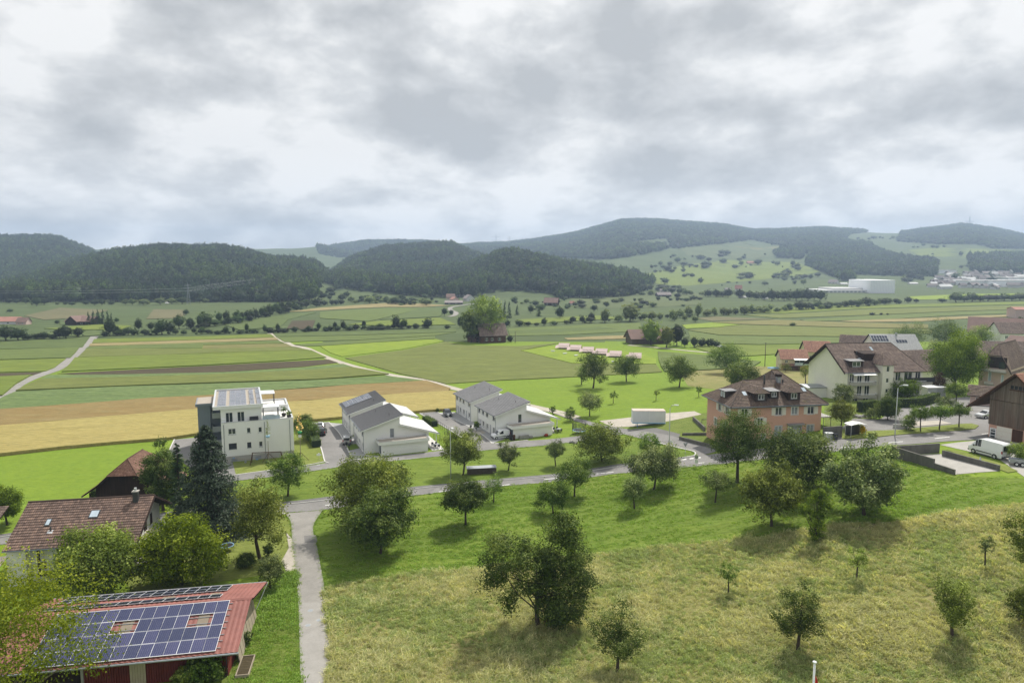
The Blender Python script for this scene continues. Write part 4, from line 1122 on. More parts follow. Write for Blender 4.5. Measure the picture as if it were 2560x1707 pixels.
# ---- trees close by: (kind, base column, base row, crown width px, top row, trunk share, leaf material, label, options)
TREES = [
 ('apple_tree', 720, 1240, 94, 1137, .20, 'leaf_apple', 'round green apple tree on the strip left of the lane, above the spruce road bend', {}),
 ('large_walnut_tree', 930, 1322, 218, 1142, .10, 'leaf_light', 'largest round bushy tree at the road junction beside the footpath', dict(leaves=15000, clumps=60, lump=.2)),
 ('fruit_tree', 866, 1212, 52, 1156, .15, 'leaf_grey', 'small grey green tree crown poking out behind the left of the largest round tree', dict(leaves=2500)),
 ('fruit_tree', 1003, 1206, 34, 1154, .15, 'leaf_apple', 'small tree tip poking out behind the right of the largest round tree', dict(leaves=1500)),
 ('pear_tree', 951, 1384, 180, 1227, .13, 'leaf_dark', 'dark tree in front of the largest round tree, nearest the footpath bend', dict(leaves=12000, clumps=46, lump=.34)),
 ('apple_tree', 1164, 1313, 116, 1202, .22, 'leaf_dark', 'dark mushroom shaped apple tree standing alone in the orchard with an oval shadow', dict(style='umbrella', leaves=9000)),
 ('young_apple_tree', 1234, 1256, 60, 1192, .30, 'leaf_apple', 'thin young tree right behind the dark mushroom shaped apple tree', dict(leaves=1500, clumps=16)),
 ('apple_tree', 1383, 1284, 90, 1203, .20, 'leaf_apple', 'dense round apple tree in front of a taller twin at the road', dict(leaves=6500)),
 ('apple_tree', 1436, 1241, 92, 1151, .26, 'leaf_apple', 'loose crowned apple tree beside the main road dash, behind the dense round one', dict(leaves=5000, clumps=26)),
 ('linden_tree', 1158, 1187, 102, 1080, .15, 'leaf_light', 'tall open crowned tree behind the street lamp next to the log pile', dict(leaves=8000, lump=.35)),
 ('apple_tree', 1271, 1176, 66, 1108, .18, 'leaf_grey', 'silvery small tree right of the log pile', dict(leaves=4500, style='vase')),
 ('apple_tree', 1389, 1165, 58, 1100, .22, 'leaf_grey', 'small slim tree by the lane below the second terrace house', dict(leaves=3800, style='vase')),
 ('cherry_tree', 1504, 1153, 126, 1069, .16, 'leaf_olive', 'broad green cherry tree on the strip left of the junction lamp', dict(leaves=8000, clumps=40)),
 ('fruit_tree', 1624, 1148, 62, 1085, .18, 'leaf_apple', 'small round tree just left of the junction street lamp', dict(leaves=3500)),
 ('apple_tree', 1635, 1224, 128, 1120, .20, 'leaf_grey', 'spreading grey green apple tree at the road left of the round road sign', dict(leaves=8500, lump=.36)),
 ('young_apple_tree', 1586, 1272, 78, 1192, .28, 'leaf_grey', 'small upright apple tree on a thin trunk, front row of the middle orchard', dict(leaves=3000, style='vase', clumps=24)),
 ('young_apple_tree', 1788, 1256, 74, 1174, .32, 'leaf_grey', 'sparse young apple tree on a thin trunk left of the big dark tree', dict(leaves=2600, clumps=20, lump=.4)),
 ('big_dark_tree', 1843, 1206, 158, 1025, .18, 'leaf_dark', 'tall dark tree covering the left front of the pink house', dict(leaves=14000, clumps=54, lump=.3, leaf=.17)),
 ('big_dark_tree', 1995, 1222, 184, 1080, .10, 'leaf_dark', 'broad dark tree hiding the door of the pink house', dict(leaves=14000, clumps=50, lump=.34)),
 ('willow_like_tree', 1929, 1315, 160, 1165, .20, 'leaf_olive', 'pale olive round tree in front of the two dark trees', dict(leaves=11000, clumps=56, lump=.2)),
 ('ivy_clad_stump', 2036, 1356, 84, 1226, .06, 'leaf_bright', 'narrow crooked tree overgrown with ivy at the meadow edge', dict(leaves=5000, style='lobed', lobes='ivy')),
 ('old_apple_tree', 2160, 1288, 228, 1118, .14, 'leaf_grey', 'large silvery apple tree with a broad ragged crown below the concrete pit', dict(leaves=15000, clumps=64, lump=.34, style='shoots')),
 ('twin_crowned_pear_tree', 1345, 1566, 290, 1288, .05, 'leaf_dark', 'big dark ragged tree with two peaks standing alone in the dry meadow', dict(leaves=24000, style='lobed', lobes='twin', leaf=.19)),
 ('young_fruit_tree', 1543, 1677, 158, 1508, .22, 'leaf_dark', 'young bushy fruit tree at the bottom edge of the dry meadow', dict(leaves=5200, style='shoots', clumps=30, leaf=.13, lump=.4)),
 ('young_fruit_tree', 1994, 1623, 136, 1456, .18, 'leaf_dark', 'young dark fruit tree with upright shoots above the flagpole', dict(leaves=5200, style='shoots', clumps=30, leaf=.13, lump=.38)),
 ('young_fruit_tree', 2380, 1592, 126, 1442, .26, 'leaf_light', 'young pale green fruit tree at the right of the dry meadow', dict(leaves=4600, style='shoots', clumps=28, leaf=.13, lump=.38)),
 ('sapling', 1821, 1485, 52, 1411, .40, 'leaf_apple', 'tiny sapling left of the middle of the dry meadow', dict(leaves=700, style='vase', clumps=14, leaf=.12)),
 ('sapling', 2141, 1452, 56, 1370, .34, 'leaf_light', 'small sapling above the pale young fruit tree in the dry meadow', dict(leaves=800, style='vase', clumps=14, leaf=.12)),
 ('sapling', 2462, 1418, 36, 1344, .52, 'leaf_grey', 'thin staked sapling near the right edge of the dry meadow', dict(leaves=600, clumps=10, leaf=.11)),
 # behind the houses
 ('pear_tree', 1483, 970, 74, 881, .13, 'leaf_dark', 'dark round pear tree in the bright meadow, second from the left', dict(leaves=6000)),
 ('pear_tree', 1454, 961, 32, 911, .22, 'leaf_apple', 'slim tree half hidden behind the dark round pear tree', dict(leaves=1800, clumps=16)),
 ('pear_tree', 1566, 954, 70, 885, .14, 'leaf_dark', 'dark round pear tree in the bright meadow right beside the hen sheds', dict(leaves=5500)),
 ('pear_tree', 1698, 968, 84, 892, .15, 'leaf_apple', 'pear tree with drooping ragged branches in the bright meadow', dict(leaves=6000, lump=.45, clumps=26)),
 ('apple_tree', 1474, 1040, 64, 980, .22, 'leaf_grey', 'round light apple tree behind the gravel yard', dict(leaves=4200)),
 ('sapling', 1533, 1008, 20, 978, .40, 'leaf_apple', 'leftmost of three tiny saplings in the bright meadow', dict(leaves=500, clumps=8, leaf=.16)),
 ('sapling', 1640, 1001, 16, 973, .42, 'leaf_light', 'middle of three tiny saplings in the bright meadow', dict(leaves=350, clumps=8, leaf=.16)),
 ('sapling', 1747, 992, 16, 965, .38, 'leaf_apple', 'rightmost of three tiny saplings in the bright meadow', dict(leaves=450, clumps=8, leaf=.16)),
 ('walnut_tree', 1815, 934, 96, 861, .10, 'leaf_apple', 'broad tree behind and left of the pink house', dict(leaves=7000, clumps=40)),
 ('walnut_tree', 1852, 977, 88, 903, .08, 'leaf_apple', 'round tree touching the roof corner of the pink house', dict(leaves=7000, clumps=40)),
 ('apple_tree', 2014, 960, 34, 908, .30, 'leaf_light', 'pale tree with a forked trunk against the white gable', dict(leaves=2200, clumps=20)),
 ('apple_tree', 1964, 930, 32, 908, .12, 'leaf_olive', 'squat olive tree left of the white gable', dict(leaves=1600, clumps=16)),
 ('chestnut_tree', 2388, 985, 152, 833, .08, 'leaf_bright', 'huge yellow green tree between the apartment house and the rose house', dict(leaves=18000, clumps=70, lump=.3)),
 ('linden_tree', 2270, 868, 92, 811, .05, 'leaf_dark', 'dark round tree behind the solar roofed house, left of the pair', dict(leaves=6000)),
 ('linden_tree', 2362, 872, 86, 794, .05, 'leaf_dark', 'tall dark tree behind the huge yellow green one', dict(leaves=7000)),
 ('maple_tree', 2452, 862, 64, 812, .05, 'leaf_light', 'light green tree in front of the far brown barn roof', dict(leaves=5000)),
 ('maple_tree', 2490, 905, 46, 862, .05, 'leaf_bright', 'small yellow green crown beside the rose house roof', dict(leaves=2500)),
 ('copper_beech', 2345, 992, 46, 930, .05, 'leaf_purple', 'dark purple shrub tree beside the apartment house balconies', dict(leaves=3500)),
 ('olive_willow', 2335, 893, 40, 848, .05, 'leaf_grey', 'silvery tree right of the apartment house skylight', dict(leaves=2500)),
 ('umbrella_plane_tree', 2389, 1018, 54, 958, .42, 'leaf_apple', 'clipped umbrella tree on the village square beside the tiled garage', dict(leaves=3500, style='umbrella', clumps=24)),
 ('umbrella_plane_tree', 2301, 1079, 54, 1018, .40, 'leaf_apple', 'leftmost clipped tree on the traffic island', dict(leaves=3500, style='umbrella', clumps=24)),
 ('umbrella_plane_tree', 2348, 1075, 56, 1012, .40, 'leaf_apple', 'middle clipped tree on the traffic island', dict(leaves=3500, style='umbrella', clumps=24)),
 ('umbrella_plane_tree', 2397, 1069, 48, 1010, .42, 'leaf_apple', 'rightmost clipped tree on the traffic island', dict(leaves=3200, style='umbrella', clumps=22)),
 ('garden_maple', 2102, 1068, 64, 1000, .12, 'leaf_olive', 'bushy yellow green garden tree right of the pink house', dict(leaves=4800)),
 ('conical_yew', 2220, 1050, 56, 985, .01, 'leaf_dark', 'dark egg shaped yew left of the village street lamp', dict(leaves=6500, style='bush', lump=.08, core=True)),
 ('olive_shrub', 2108, 1016, 54, 958, .03, 'leaf_grey', 'tall dark shrub at the corner of the apartment house', dict(leaves=4500, style='bush')),
 ('garden_tree', 2222, 1000, 62, 952, .05, 'leaf_apple', 'green tree before the stair tower of the apartment house', dict(leaves=4000)),
 ('garden_tree', 2268, 1004, 56, 946, .05, 'leaf_bright', 'light green tree before the right balconies of the apartment house', dict(leaves=4000)),
 ('rose_shrub', 2364, 1020, 46, 990, .02, 'leaf_grey', 'pale silvery shrub beside the long hedge on the square', dict(leaves=2500, style='bush')),
 ('viburnum_shrub', 2183, 1047, 42, 1020, .02, 'leaf_grey', 'whitish flowering shrub left of the egg shaped yew', dict(leaves=2200, style='bush')),
 ('laurel_shrub', 2272, 1076, 40, 1036, .02, 'leaf_apple', 'loose green shrub at the left end of the traffic island', dict(leaves=2600, style='bush')),
 ('yellow_bush', 2157, 1087, 16, 1063, .02, 'leaf_yellow_bush', 'yellow flowering bush behind the bicycle shelter', dict(leaves=1200, style='bush')),
 ('low_bush', 2181, 1096, 24, 1082, .02, 'leaf_olive', 'low brownish bush beside the road right of the bicycle shelter', dict(leaves=1200, style='bush')),
 ('low_bush', 2143, 1078, 36, 1060, .02, 'leaf_grey', 'pale low bush behind the bicycle shelter', dict(leaves=1500, style='bush')),
 ('roadside_shrub', 2552, 1156, 60, 1106, .03, 'leaf_light', 'light green shrub behind the white van', dict(leaves=4000, style='bush')),
 # farm on the left
 ('fruit_tree', 18, 1312, 100, 1212, .18, 'leaf_bright', 'bright green tree at the left edge beyond the farmhouse', dict(leaves=6000, style='shoots')),
 ('garden_tree', 408, 1275, 118, 1116, .10, 'leaf_dark', 'tall dark broadleaf tree left of the blue spruce', dict(leaves=10000, clumps=46, style='vase')),
 ('half_dead_apple_tree', 650, 1401, 150, 1205, .20, 'leaf_olive', 'sparse old apple tree with bare twigs between spruce and footpath', dict(leaves=7000, clumps=30, lump=.5)),
 ('round_maple', 456, 1462, 206, 1308, .12, 'leaf_yellow', 'round yellow green maple beyond the solar roof', dict(leaves=14000, clumps=54, lump=.15)),
 ('walnut_tree', 250, 1482, 222, 1334, .14, 'leaf_light', 'broad grey green tree in front of the tiled farmhouse', dict(leaves=13000, clumps=52, lump=.3)),
 ('garden_tree', 318, 1440, 60, 1335, .08, 'leaf_apple', 'narrow tree crown behind the broad grey green tree at the farmhouse gable', dict(leaves=4000)),
 ('small_olive_tree', 676, 1472, 72, 1394, .20, 'leaf_grey', 'small grey tree at the barn corner beside the driveway', dict(leaves=4000, clumps=26)),
 ('round_shrub', 671, 1390, 26, 1360, .02, 'leaf_dark', 'small round shrub by the old apple tree', dict(leaves=1500, style='bush')),
 ('low_hedge_bush', 617, 1415, 56, 1385, .02, 'leaf_dark', 'low dark bush left of the old apple tree trunk', dict(leaves=2500, style='bush')),
 ('berry_bush', 510, 1704, 96, 1640, .02, 'leaf_apple', 'leafy bush in front of the red barn wall', dict(leaves=3500, style='bush', leaf=.2)),
 ('berry_bush', 462, 1716, 60, 1668, .02, 'leaf_light', 'smaller leafy bush left of the bush at the red barn wall', dict(leaves=2200, style='bush', leaf=.2)),
 ('cabbage_plant', 612, 1612, 34, 1580, .02, 'leaf_grey', 'blue green cabbage plants at the barn corner', dict(leaves=900, style='bush', leaf=.22)),
 ('shrub_row', 772, 1100, 60, 1052, .02, 'leaf_apple', 'dense shrub at the right side of the white apartment block', dict(leaves=5000, style='bush')),
 ('shrub_row', 762, 1070, 46, 1032, .02, 'leaf_dark', 'dark shrub behind the right corner of the white apartment block', dict(leaves=3500, style='bush')),
 ('clipped_ball_tree', 1192, 1078, 17, 1056, .40, 'leaf_apple', 'ball shaped standard tree at the second terrace house door', dict(leaves=1500, lump=.05)),
 ('garden_shrub', 1382, 1036, 18, 1013, .02, 'leaf_apple', 'small shrub beside the track behind the second terrace house', dict(leaves=1200, style='bush')),
 ('garden_shrub', 1426, 1052, 34, 1018, .02, 'leaf_dark', 'cluster shrub beyond the right terrace of the second house', dict(leaves=2600, style='bush')),
 ('garden_shrub', 1094, 1030, 10, 1020, .02, 'leaf_dark', 'small dark shrub behind the dark parked car', dict(leaves=600, style='bush')),
 ('linden_tree', 1213, 851, 104, 738, .04, 'leaf_light', 'big yellow green tree rising over the lone farmhouse in the fields', dict(leaves=5200, leaf=.62, clumps=46, lump=.25)),
 ('yew_tree', 1178, 856, 56, 770, .02, 'leaf_dark', 'dark evergreen mass left of the lone farmhouse', dict(leaves=3200, leaf=.55, clumps=30)),
 # in front
 ('locust_tree', 0, 1850, 540, 1398, .10, 'leaf_locust', 'airy yellow green tree overhanging the bottom left corner', dict(leaves=13500, clumps=90, lump=.45, leaf=.19, bark='bark_pale')),
 ('copper_leaved_tree', 2600, 1470, 150, 1268, .15, 'leaf_olive', 'brownish olive tree cut off by the right edge', dict(leaves=7000, lump=.3)),
 ('meadow_shrub', 2566, 1565, 90, 1458, .03, 'leaf_olive', 'faint olive shrub at the right edge below the brownish tree', dict(leaves=4000, style='bush')),
]
def lobes_for(kind, h, w):
 r = w / 2
 if kind == 'twin':
  return [(-0.50 * r, 0, 0.66 * h, 0.42 * r, 0.20 * h, 18), (0.36 * r, 0.05 * r, 0.62 * h, 0.40 * r, 0.26 * h, 20), (0.50 * r, 0, 0.86 * h, 0.20 * r, 0.13 * h, 9),
    (0.30 * r, 0, 0.32 * h, 0.46 * r, 0.22 * h, 18), (0.72 * r, 0.1 * r, 0.45 * h, 0.26 * r, 0.20 * h, 9), (-0.10 * r, 0, 0.48 * h, 0.34 * r, 0.20 * h, 12), (-0.78 * r, 0, 0.46 * h, 0.16 * r, 0.10 * h, 5), (0.42 * r, 0, 0.15 * h, 0.36 * r, 0.12 * h, 16), (0.35 * r, 0, 0.45 * h, 0.36 * r, 0.22 * h, 14), (-0.45 * r, 0, 0.22 * h, 0.18 * r, 0.05 * h, 3)]
 return [(0, 0, 0.15 * h, 0.40 * r, 0.14 * h, 9), (0.05 * r, 0, 0.48 * h, 0.45 * r, 0.2 * h, 12), (0.15 * r, 0, 0.83 * h, 0.42 * r, 0.15 * h, 9), (-0.62 * r, 0, 0.6 * h, 0.26 * r, 0.08 * h, 4), (0.72 * r, 0, 0.72 * h, 0.3 * r, 0.05 * h, 4)]
def tree_spot(bx, by, wpx, top):
 g = G(bx, by)
 return g, up_to(g, top), wid(g, wpx)
for i, (nm, bx, by, wpx, top, tf, lm, lab, op) in enumerate(TREES):
 g, h, w = tree_spot(bx, by, wpx, top)
 op = dict(op)
 bark = op.pop('bark', 'bark')
 lb = op.get('lobes')
 if lb:
  op['lobes'] = lobes_for(lb, h, w)
 if 'leaf' not in op:
  op['leaf'] = float(np.clip(0.021 * max(w, 3.0) + 0.055, 0.12, 0.26))
 op['leaf'] *= 1.12
 op['leaves'] = int(op.get('leaves', 6000) * 1.9)
 rz = (i * 2.4) % 6.28 if op.get('style') != 'lobed' else 0.0
 parts = tree_parts(100 + i * 7, h, w, tf, **op)
 if lm == 'leaf_olive' and nm == 'half_dead_apple_tree':
  pass
 put_tree(nm, lab, g, parts, lm, rz, bark=bark, cat='bush' if op.get('style') == 'bush' else 'tree')
# conifers of the farm garden
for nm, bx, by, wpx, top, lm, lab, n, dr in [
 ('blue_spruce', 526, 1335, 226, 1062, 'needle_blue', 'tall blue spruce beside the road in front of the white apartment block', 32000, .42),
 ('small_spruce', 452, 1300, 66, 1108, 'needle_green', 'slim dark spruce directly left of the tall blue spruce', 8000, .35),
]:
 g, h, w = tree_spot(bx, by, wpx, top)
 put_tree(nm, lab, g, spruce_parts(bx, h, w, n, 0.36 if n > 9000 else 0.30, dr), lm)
# clipped hedges
def hedge(label, pts, wdt, hgt, leafm, n=2500, leaf=0.16):
 P = resample(gxy(pts), max(6, len(pts) * 4))
 L = float(np.hypot(*np.diff(P, axis=0).T).sum())
 o = P[0]
 rs = np.random.RandomState(int(abs(o[0]) * 10))
 z0 = terr(o[0], o[1])
 t = thing('hedge', label, 'hedge', (o[0], o[1], float(z0)))
 A, B = offset_line(P, wdt * 0.86)
 mb = MB()
 for i in range(len(P) - 1):
  q = [A[i], B[i], B[i + 1], A[i + 1]]
  zz = [float(terr(*p)) - z0 for p in q]
  mb.hexa([(p[0] - o[0], p[1] - o[1], z - .05) for p, z in zip(q, zz)], [(p[0] - o[0], p[1] - o[1], z + hgt * 0.93) for p, z in zip(q, zz)])
 mb.build('stems', M['hedge_core'], t)
 s = rs.uniform(0, 1, n) * (len(P) - 1.001)
 i = s.astype(int)
 f = (s - i)[:, None]
 c = P[i] * (1 - f) + P[i + 1] * f
 nA = (A - B)[i] / wdt / 0.86
 side = rs.choice([-1, 0, 1], n, p=[.32, .36, .32])
 lat = np.where(side == 0, rs.uniform(-.5, .5, n), side * .5) * wdt + rs.normal(size=n) * 0.05
 z = np.where(side == 0, hgt, rs.uniform(0, hgt, n)) + rs.normal(size=n) * 0.06
 X = c + nA * lat[:, None]
 Pz = np.stack([X[:, 0] - o[0], X[:, 1] - o[1], terr(X[:, 0], X[:, 1]) - z0 + z], 1)
 N = unit(np.stack([nA[:, 0] * side, nA[:, 1] * side, (side == 0) * 1.0], 1) + rs.normal(size=(n, 3)) * 0.5)
 V, F = leaf_quads(rs, Pz, N, leaf, 0.7)
 link('foliage', npmesh('foliage', V, F, mats=[M[leafm]], rnd=np.clip(0.45 + rs.normal(size=n) * 0.2, 0, 1)), t)
 return t
hedge('long clipped green hedge along the village square before the apartment house', [(2243, 1018), (2290, 1017), (2340, 1003)], 1.6, 2.0, 'leaf_apple', 4000)
hedge('clipped hedge in the garden corner of the apartment house', [(2148, 1030), (2190, 1026)], 1.6, 2.2, 'leaf_dark', 2500)
hedge('clipped round hedge between the two terrace houses', [(1062, 1052), (1088, 1066)], 1.5, 1.3, 'leaf_bright', 1500)
hedge('low dark hedge in front of the old storehouse', [(231, 1246), (330, 1240)], 1.2, 1.5, 'leaf_dark', 3000)
hedge('young shrub hedge on the bank beside the apartment block', [(745, 1062), (775, 1090), (792, 1118)], 2.0, 1.5, 'leaf_bright', 3500)
# ------------------------------------------------------------------ distant trees: shared shapes, one object each
def one_mesh(parts, leafm, bark='bark', name='tree'):
 mb, V, F, sh = parts
 tv = np.array(mb.v, float)
 q = [f for f in mb.f if len(f) == 4]
 Fq = np.array(q, int)
 V2 = np.concatenate([V, tv])
 F2 = np.concatenate([F, Fq + len(V)])
 mi = np.concatenate([np.zeros(len(F), int), np.ones(len(Fq), int)])
 rn = np.concatenate([sh, np.full(len(Fq), .5)])
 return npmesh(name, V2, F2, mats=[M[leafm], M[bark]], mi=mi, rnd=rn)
MID = {
 'round': [one_mesh(tree_parts(900 + k, 1.0, 1.0, .12, leaves=1500, leaf=.062, clumps=26, lump=.3, core=True, trunk_r=.03), lm) for k, lm in enumerate(['leaf_forest', 'leaf_forest', 'leaf_forest_dark'])],
 'dark': [one_mesh(tree_parts(910 + k, 1.0, 1.0, .10, leaves=1500, leaf=.062, clumps=26, lump=.3, core=True, trunk_r=.03), 'leaf_forest_dark') for k in range(2)],
 'willow': [one_mesh(tree_parts(920 + k, 1.0, 1.0, .08, leaves=1700, leaf=.06, clumps=30, lump=.3, core=True, trunk_r=.03), 'leaf_willow') for k in range(2)],
 'tall': [one_mesh(tree_parts(930 + k, 1.0, 1.0, .05, leaves=1600, leaf=.055, clumps=30, lump=.25, style='vase', core=True, trunk_r=.025), 'leaf_forest') for k in range(2)],
 'cone': [one_mesh(spruce_parts(940 + k, 1.0, 1.0, 1500, .07, .3), 'needle_green') for k in range(2)],
 'bush': [one_mesh(tree_parts(950 + k, 1.0, 1.0, .02, leaves=1300, leaf=.075, clumps=22, lump=.25, style='bush', core=True, trunk_r=.02), 'leaf_forest_dark') for k in range(2)],
 'yellow': [one_mesh(tree_parts(960, 1.0, 1.0, .06, leaves=2600, leaf=.05, clumps=34, lump=.25, core=True, trunk_r=.03), 'leaf_light')],
 'olive': [one_mesh(tree_parts(961, 1.0, 1.0, .10, leaves=2400, leaf=.05, clumps=34, lump=.3, core=True, trunk_r=.03), 'leaf_olive')],
}
_rf = random.Random(5)
def far_tree(kind, bx, by, wpx, top, label, group, name='tree', cat='tree'):
 g = G(bx, by)
 h, w = up_to(g, top), wid(g, wpx)
 o = link(name, _rf.choice(MID[kind]), None, (g[0], g[1], g[2] - 0.02 * h), _rf.uniform(0, 6.28))
 o.scale = (w, w, h)
 return tag(o, label, cat, group)
HEDGE_LEFT = [(15, 851, 50, 812), (45, 851, 45, 818), (95, 848, 38, 832), (112, 848, 25, 828), (150, 846, 36, 820), (165, 846, 40, 812), (196, 843, 30, 817), (70, 850, 30, 834), (132, 848, 26, 834), (-20, 852, 50, 815)]
for a in HEDGE_LEFT:
 far_tree('dark', *a, 'dark bushy hedge tree at the far left end of the valley track', 'hedge trees at the far left', 'hedge_tree')
for a in [(275, 840, 34, 795), (292, 838, 20, 812), (320, 838, 30, 818), (347, 828, 22, 795), (378, 826, 20, 805), (405, 836, 42, 798), (425, 836, 30, 802), (448, 822, 35, 786), (476, 822, 24, 792), (336, 838, 26, 822), (362, 838, 26, 822), (300, 839, 30, 824), (390, 836, 30, 822)]:
 far_tree('round', *a, 'hedge tree at the far end of the fields right of the left track', 'hedge trees by the left track', 'hedge_tree')
far_tree('round', 465, 788, 18, 773, 'single round tree on the brown field above the hedges at left', None)
for a in [(515, 815, 42, 779), (548, 806, 20, 778), (566, 804, 22, 776), (592, 804, 24, 775), (618, 800, 22, 775), (640, 797, 18, 770), (655, 792, 20, 766), (672, 790, 20, 760), (690, 782, 22, 755), (605, 802, 18, 778), (630, 799, 18, 774), (664, 791, 18, 765), (682, 785, 18, 760), (705, 778, 22, 752), (722, 774, 22, 752), (740, 770, 22, 750), (760, 768, 22, 748), (500, 818, 20, 784)]:
 far_tree('tall', *a, 'upright tree in the diagonal row climbing to the wooded hill', 'diagonal row of upright trees', 'row_tree')
for a in [(485, 832, 14, 820), (506, 835, 16, 816), (520, 834, 22, 823), (565, 834, 18, 815), (584, 834, 8, 815), (617, 831, 13, 808), (632, 832, 30, 822), (662, 832, 12, 811), (695, 831, 14, 808), (710, 832, 30, 820), (760, 828, 18, 822), (797, 826, 14, 806), (815, 828, 20, 820), (838, 825, 14, 803), (858, 825, 16, 801), (890, 825, 20, 810), (910, 822, 12, 800), (990, 822, 24, 788), (1010, 822, 24, 797), (930, 824, 36, 815), (952, 824, 36, 815), (1040, 821, 22, 808), (1070, 820, 28, 795), (1118, 822, 18, 812), (1150, 820, 16, 789), (600, 834, 24, 825), (545, 835, 26, 826), (680, 832, 26, 823), (780, 827, 26, 820), (875, 826, 24, 815)]:
 far_tree('bush' if a[2] > a[1] - a[3] else 'round', *a, 'small tree or bush in the long low hedge across the middle of the valley', 'long valley hedge', 'hedge_tree')
for a in [(1225, 820, 22, 790), (1237, 818, 20, 778), (1300, 816, 14, 803), (1318, 815, 14, 804), (1360, 814, 18, 794), (1385, 813, 24, 802), (1432, 808, 22, 790), (1455, 808, 18, 788), (1478, 806, 24, 780), (1415, 810, 16, 800), (1340, 815, 14, 806)]:
 far_tree('round', *a, 'hedge tree right of the big tree by the lone farmhouse', 'hedge right of the lone farmhouse', 'hedge_tree')
for a in [(1512, 806, 26, 772), (1545, 805, 26, 785), (1575, 803, 50, 758), (1610, 800, 22, 780), (1630, 800, 20, 778), (1650, 798, 20, 782), (1680, 800, 18, 774), (1700, 795, 26, 772), (1722, 792, 24, 766), (1745, 792, 20, 758), (1770, 790, 20, 772), (1786, 790, 16, 768), (1808, 788, 24, 768), (1822, 788, 22, 770), (1838, 786, 16, 768), (1860, 786, 28, 763), (1878, 783, 14, 760), (1900, 780, 30, 765), (1922, 778, 24, 760), (1945, 780, 20, 768)]:
 far_tree('willow', *a, 'pale willow in the stream side row left of the brown field', 'willows along the stream', 'willow')
for a in [(1686, 803, 16, 785), (1712, 802, 16, 786), (1738, 805, 18, 789)]:
 far_tree('willow', *a, 'small pale bush in front of the willow row', 'small bushes before the willows', 'bush', 'bush')
for a in [(1972, 776, 22, 758), (2000, 775, 40, 752), (2022, 774, 32, 755), (2045, 772, 28, 752), (2070, 770, 32, 753), (2095, 768, 30, 754), (2130, 768, 32, 748), (2165, 765, 32, 742), (2200, 762, 26, 745), (2222, 760, 20, 745), (2240, 760, 18, 745), (2112, 768, 24, 752), (2148, 766, 24, 748), (2185, 763, 22, 748)]:
 far_tree('round', *a, 'tree in the belt below the white factory block', 'tree belt below the factory', 'belt_tree')
for a in [(2355, 757, 22, 745), (2390, 756, 42, 730), (2430, 754, 38, 732), (2470, 753, 42, 735), (2510, 752, 42, 733), (2550, 751, 42, 732), (2410, 755, 30, 738), (2450, 754, 30, 738), (2490, 753, 30, 736), (2530, 752, 30, 736), (2575, 751, 40, 732), (2290, 757, 16, 746), (2270, 758, 20, 742)]:
 far_tree('round', *a, 'hazy tree in the belt below the distant town at far right', 'tree belt at the far right', 'belt_tree')
for a in [(1930, 752, 32, 722), (1960, 752, 32, 724), (1990, 752, 34, 722), (2020, 752, 36, 720), (2050, 752, 32, 724), (1890, 750, 28, 728), (1850, 745, 30, 722), (1820, 744, 26, 720), (1790, 743, 22, 722), (1770, 742, 22, 723), (1945, 750, 26, 726), (1975, 750, 28, 724), (2005, 750, 28, 722), (2035, 750, 28, 724), (1910, 750, 24, 728), (1872, 748, 24, 726)]:
 far_tree('dark', *a, 'dark tree in the small wood left of the white factory', 'small wood left of the factory', 'wood_tree')
for a, l in [((2180, 787.5, 16, 781), 'largest'), ((2203, 787.5, 9, 782), 'middle'), ((2219, 787.5, 8, 783), 'rightmost')]:
 far_tree('bush', *a, l + ' of three dark bushes in the open right plain', None, 'field_bush', 'bush')
far_tree('willow', 1981, 816, 18, 806, 'single pale bush in the stripes of the right plain', None, 'field_bush', 'bush')
for a, k, l in [((1250, 795, 16, 752), 'cone', 'left'), ((1262, 795, 16, 748), 'cone', 'middle'), ((1273, 795, 16, 752), 'cone', 'right')]:
 far_tree(k, *a, l + ' of three dark firs behind the big tree by the lone farmhouse', None, 'fir_tree')
far_tree('cone', 1293, 787, 16, 762, 'small pointed fir in the farm garden right of three dark firs', None, 'fir_tree')
far_tree('round', 1327, 783, 18, 762, 'round tree between the two small firs', None)
far_tree('cone', 1347, 791, 20, 769, 'broad conical fir right of the farm garden', None, 'fir_tree')
far_tree('dark', 1400, 796, 26, 765, 'dark round tree standing alone on a trunk before the wooded hill', None)
far_tree('round', 1485, 779, 20, 761, 'round tree alone in the meadow left of the big willow', None)
far_tree('round', 1111, 790, 17, 768, 'round tree beside the farm track curve, left one', None)
far_tree('round', 1128, 788, 13, 774, 'small round tree beside the farm track curve, right one', None)
# lone farmhouse and field barn trees
far_tree('bush', 1275, 855, 18, 838, 'small bush right of the lone farmhouse', None, 'bush', 'bush')
far_tree('yellow', 1627, 862, 56, 797, 'light yellow green tree beside the field barn', None)
far_tree('olive', 1666, 869, 46, 814, 'olive brown tree right of the light tree at the field barn', None)
far_tree('dark', 1692, 864, 42, 808, 'dark tree behind the olive tree at the field barn', None)
for a in [(1712, 868, 22, 842), (1735, 868, 24, 842), (1755, 867, 26, 846), (1775, 867, 30, 846), (1790, 867, 22, 852), (1572, 853, 18, 843)]:
 far_tree('bush' if a[0] > 1740 else 'round', *a, 'small tree in the row trailing right from the field barn' if a[0] > 1600 else 'small tree left of the field barn', 'row at the field barn' if a[0] > 1600 else None, 'small_tree')
# village background
far_tree('round', 2548, 832, 44, 790, 'dark tree at the right edge behind the village roofs', None)
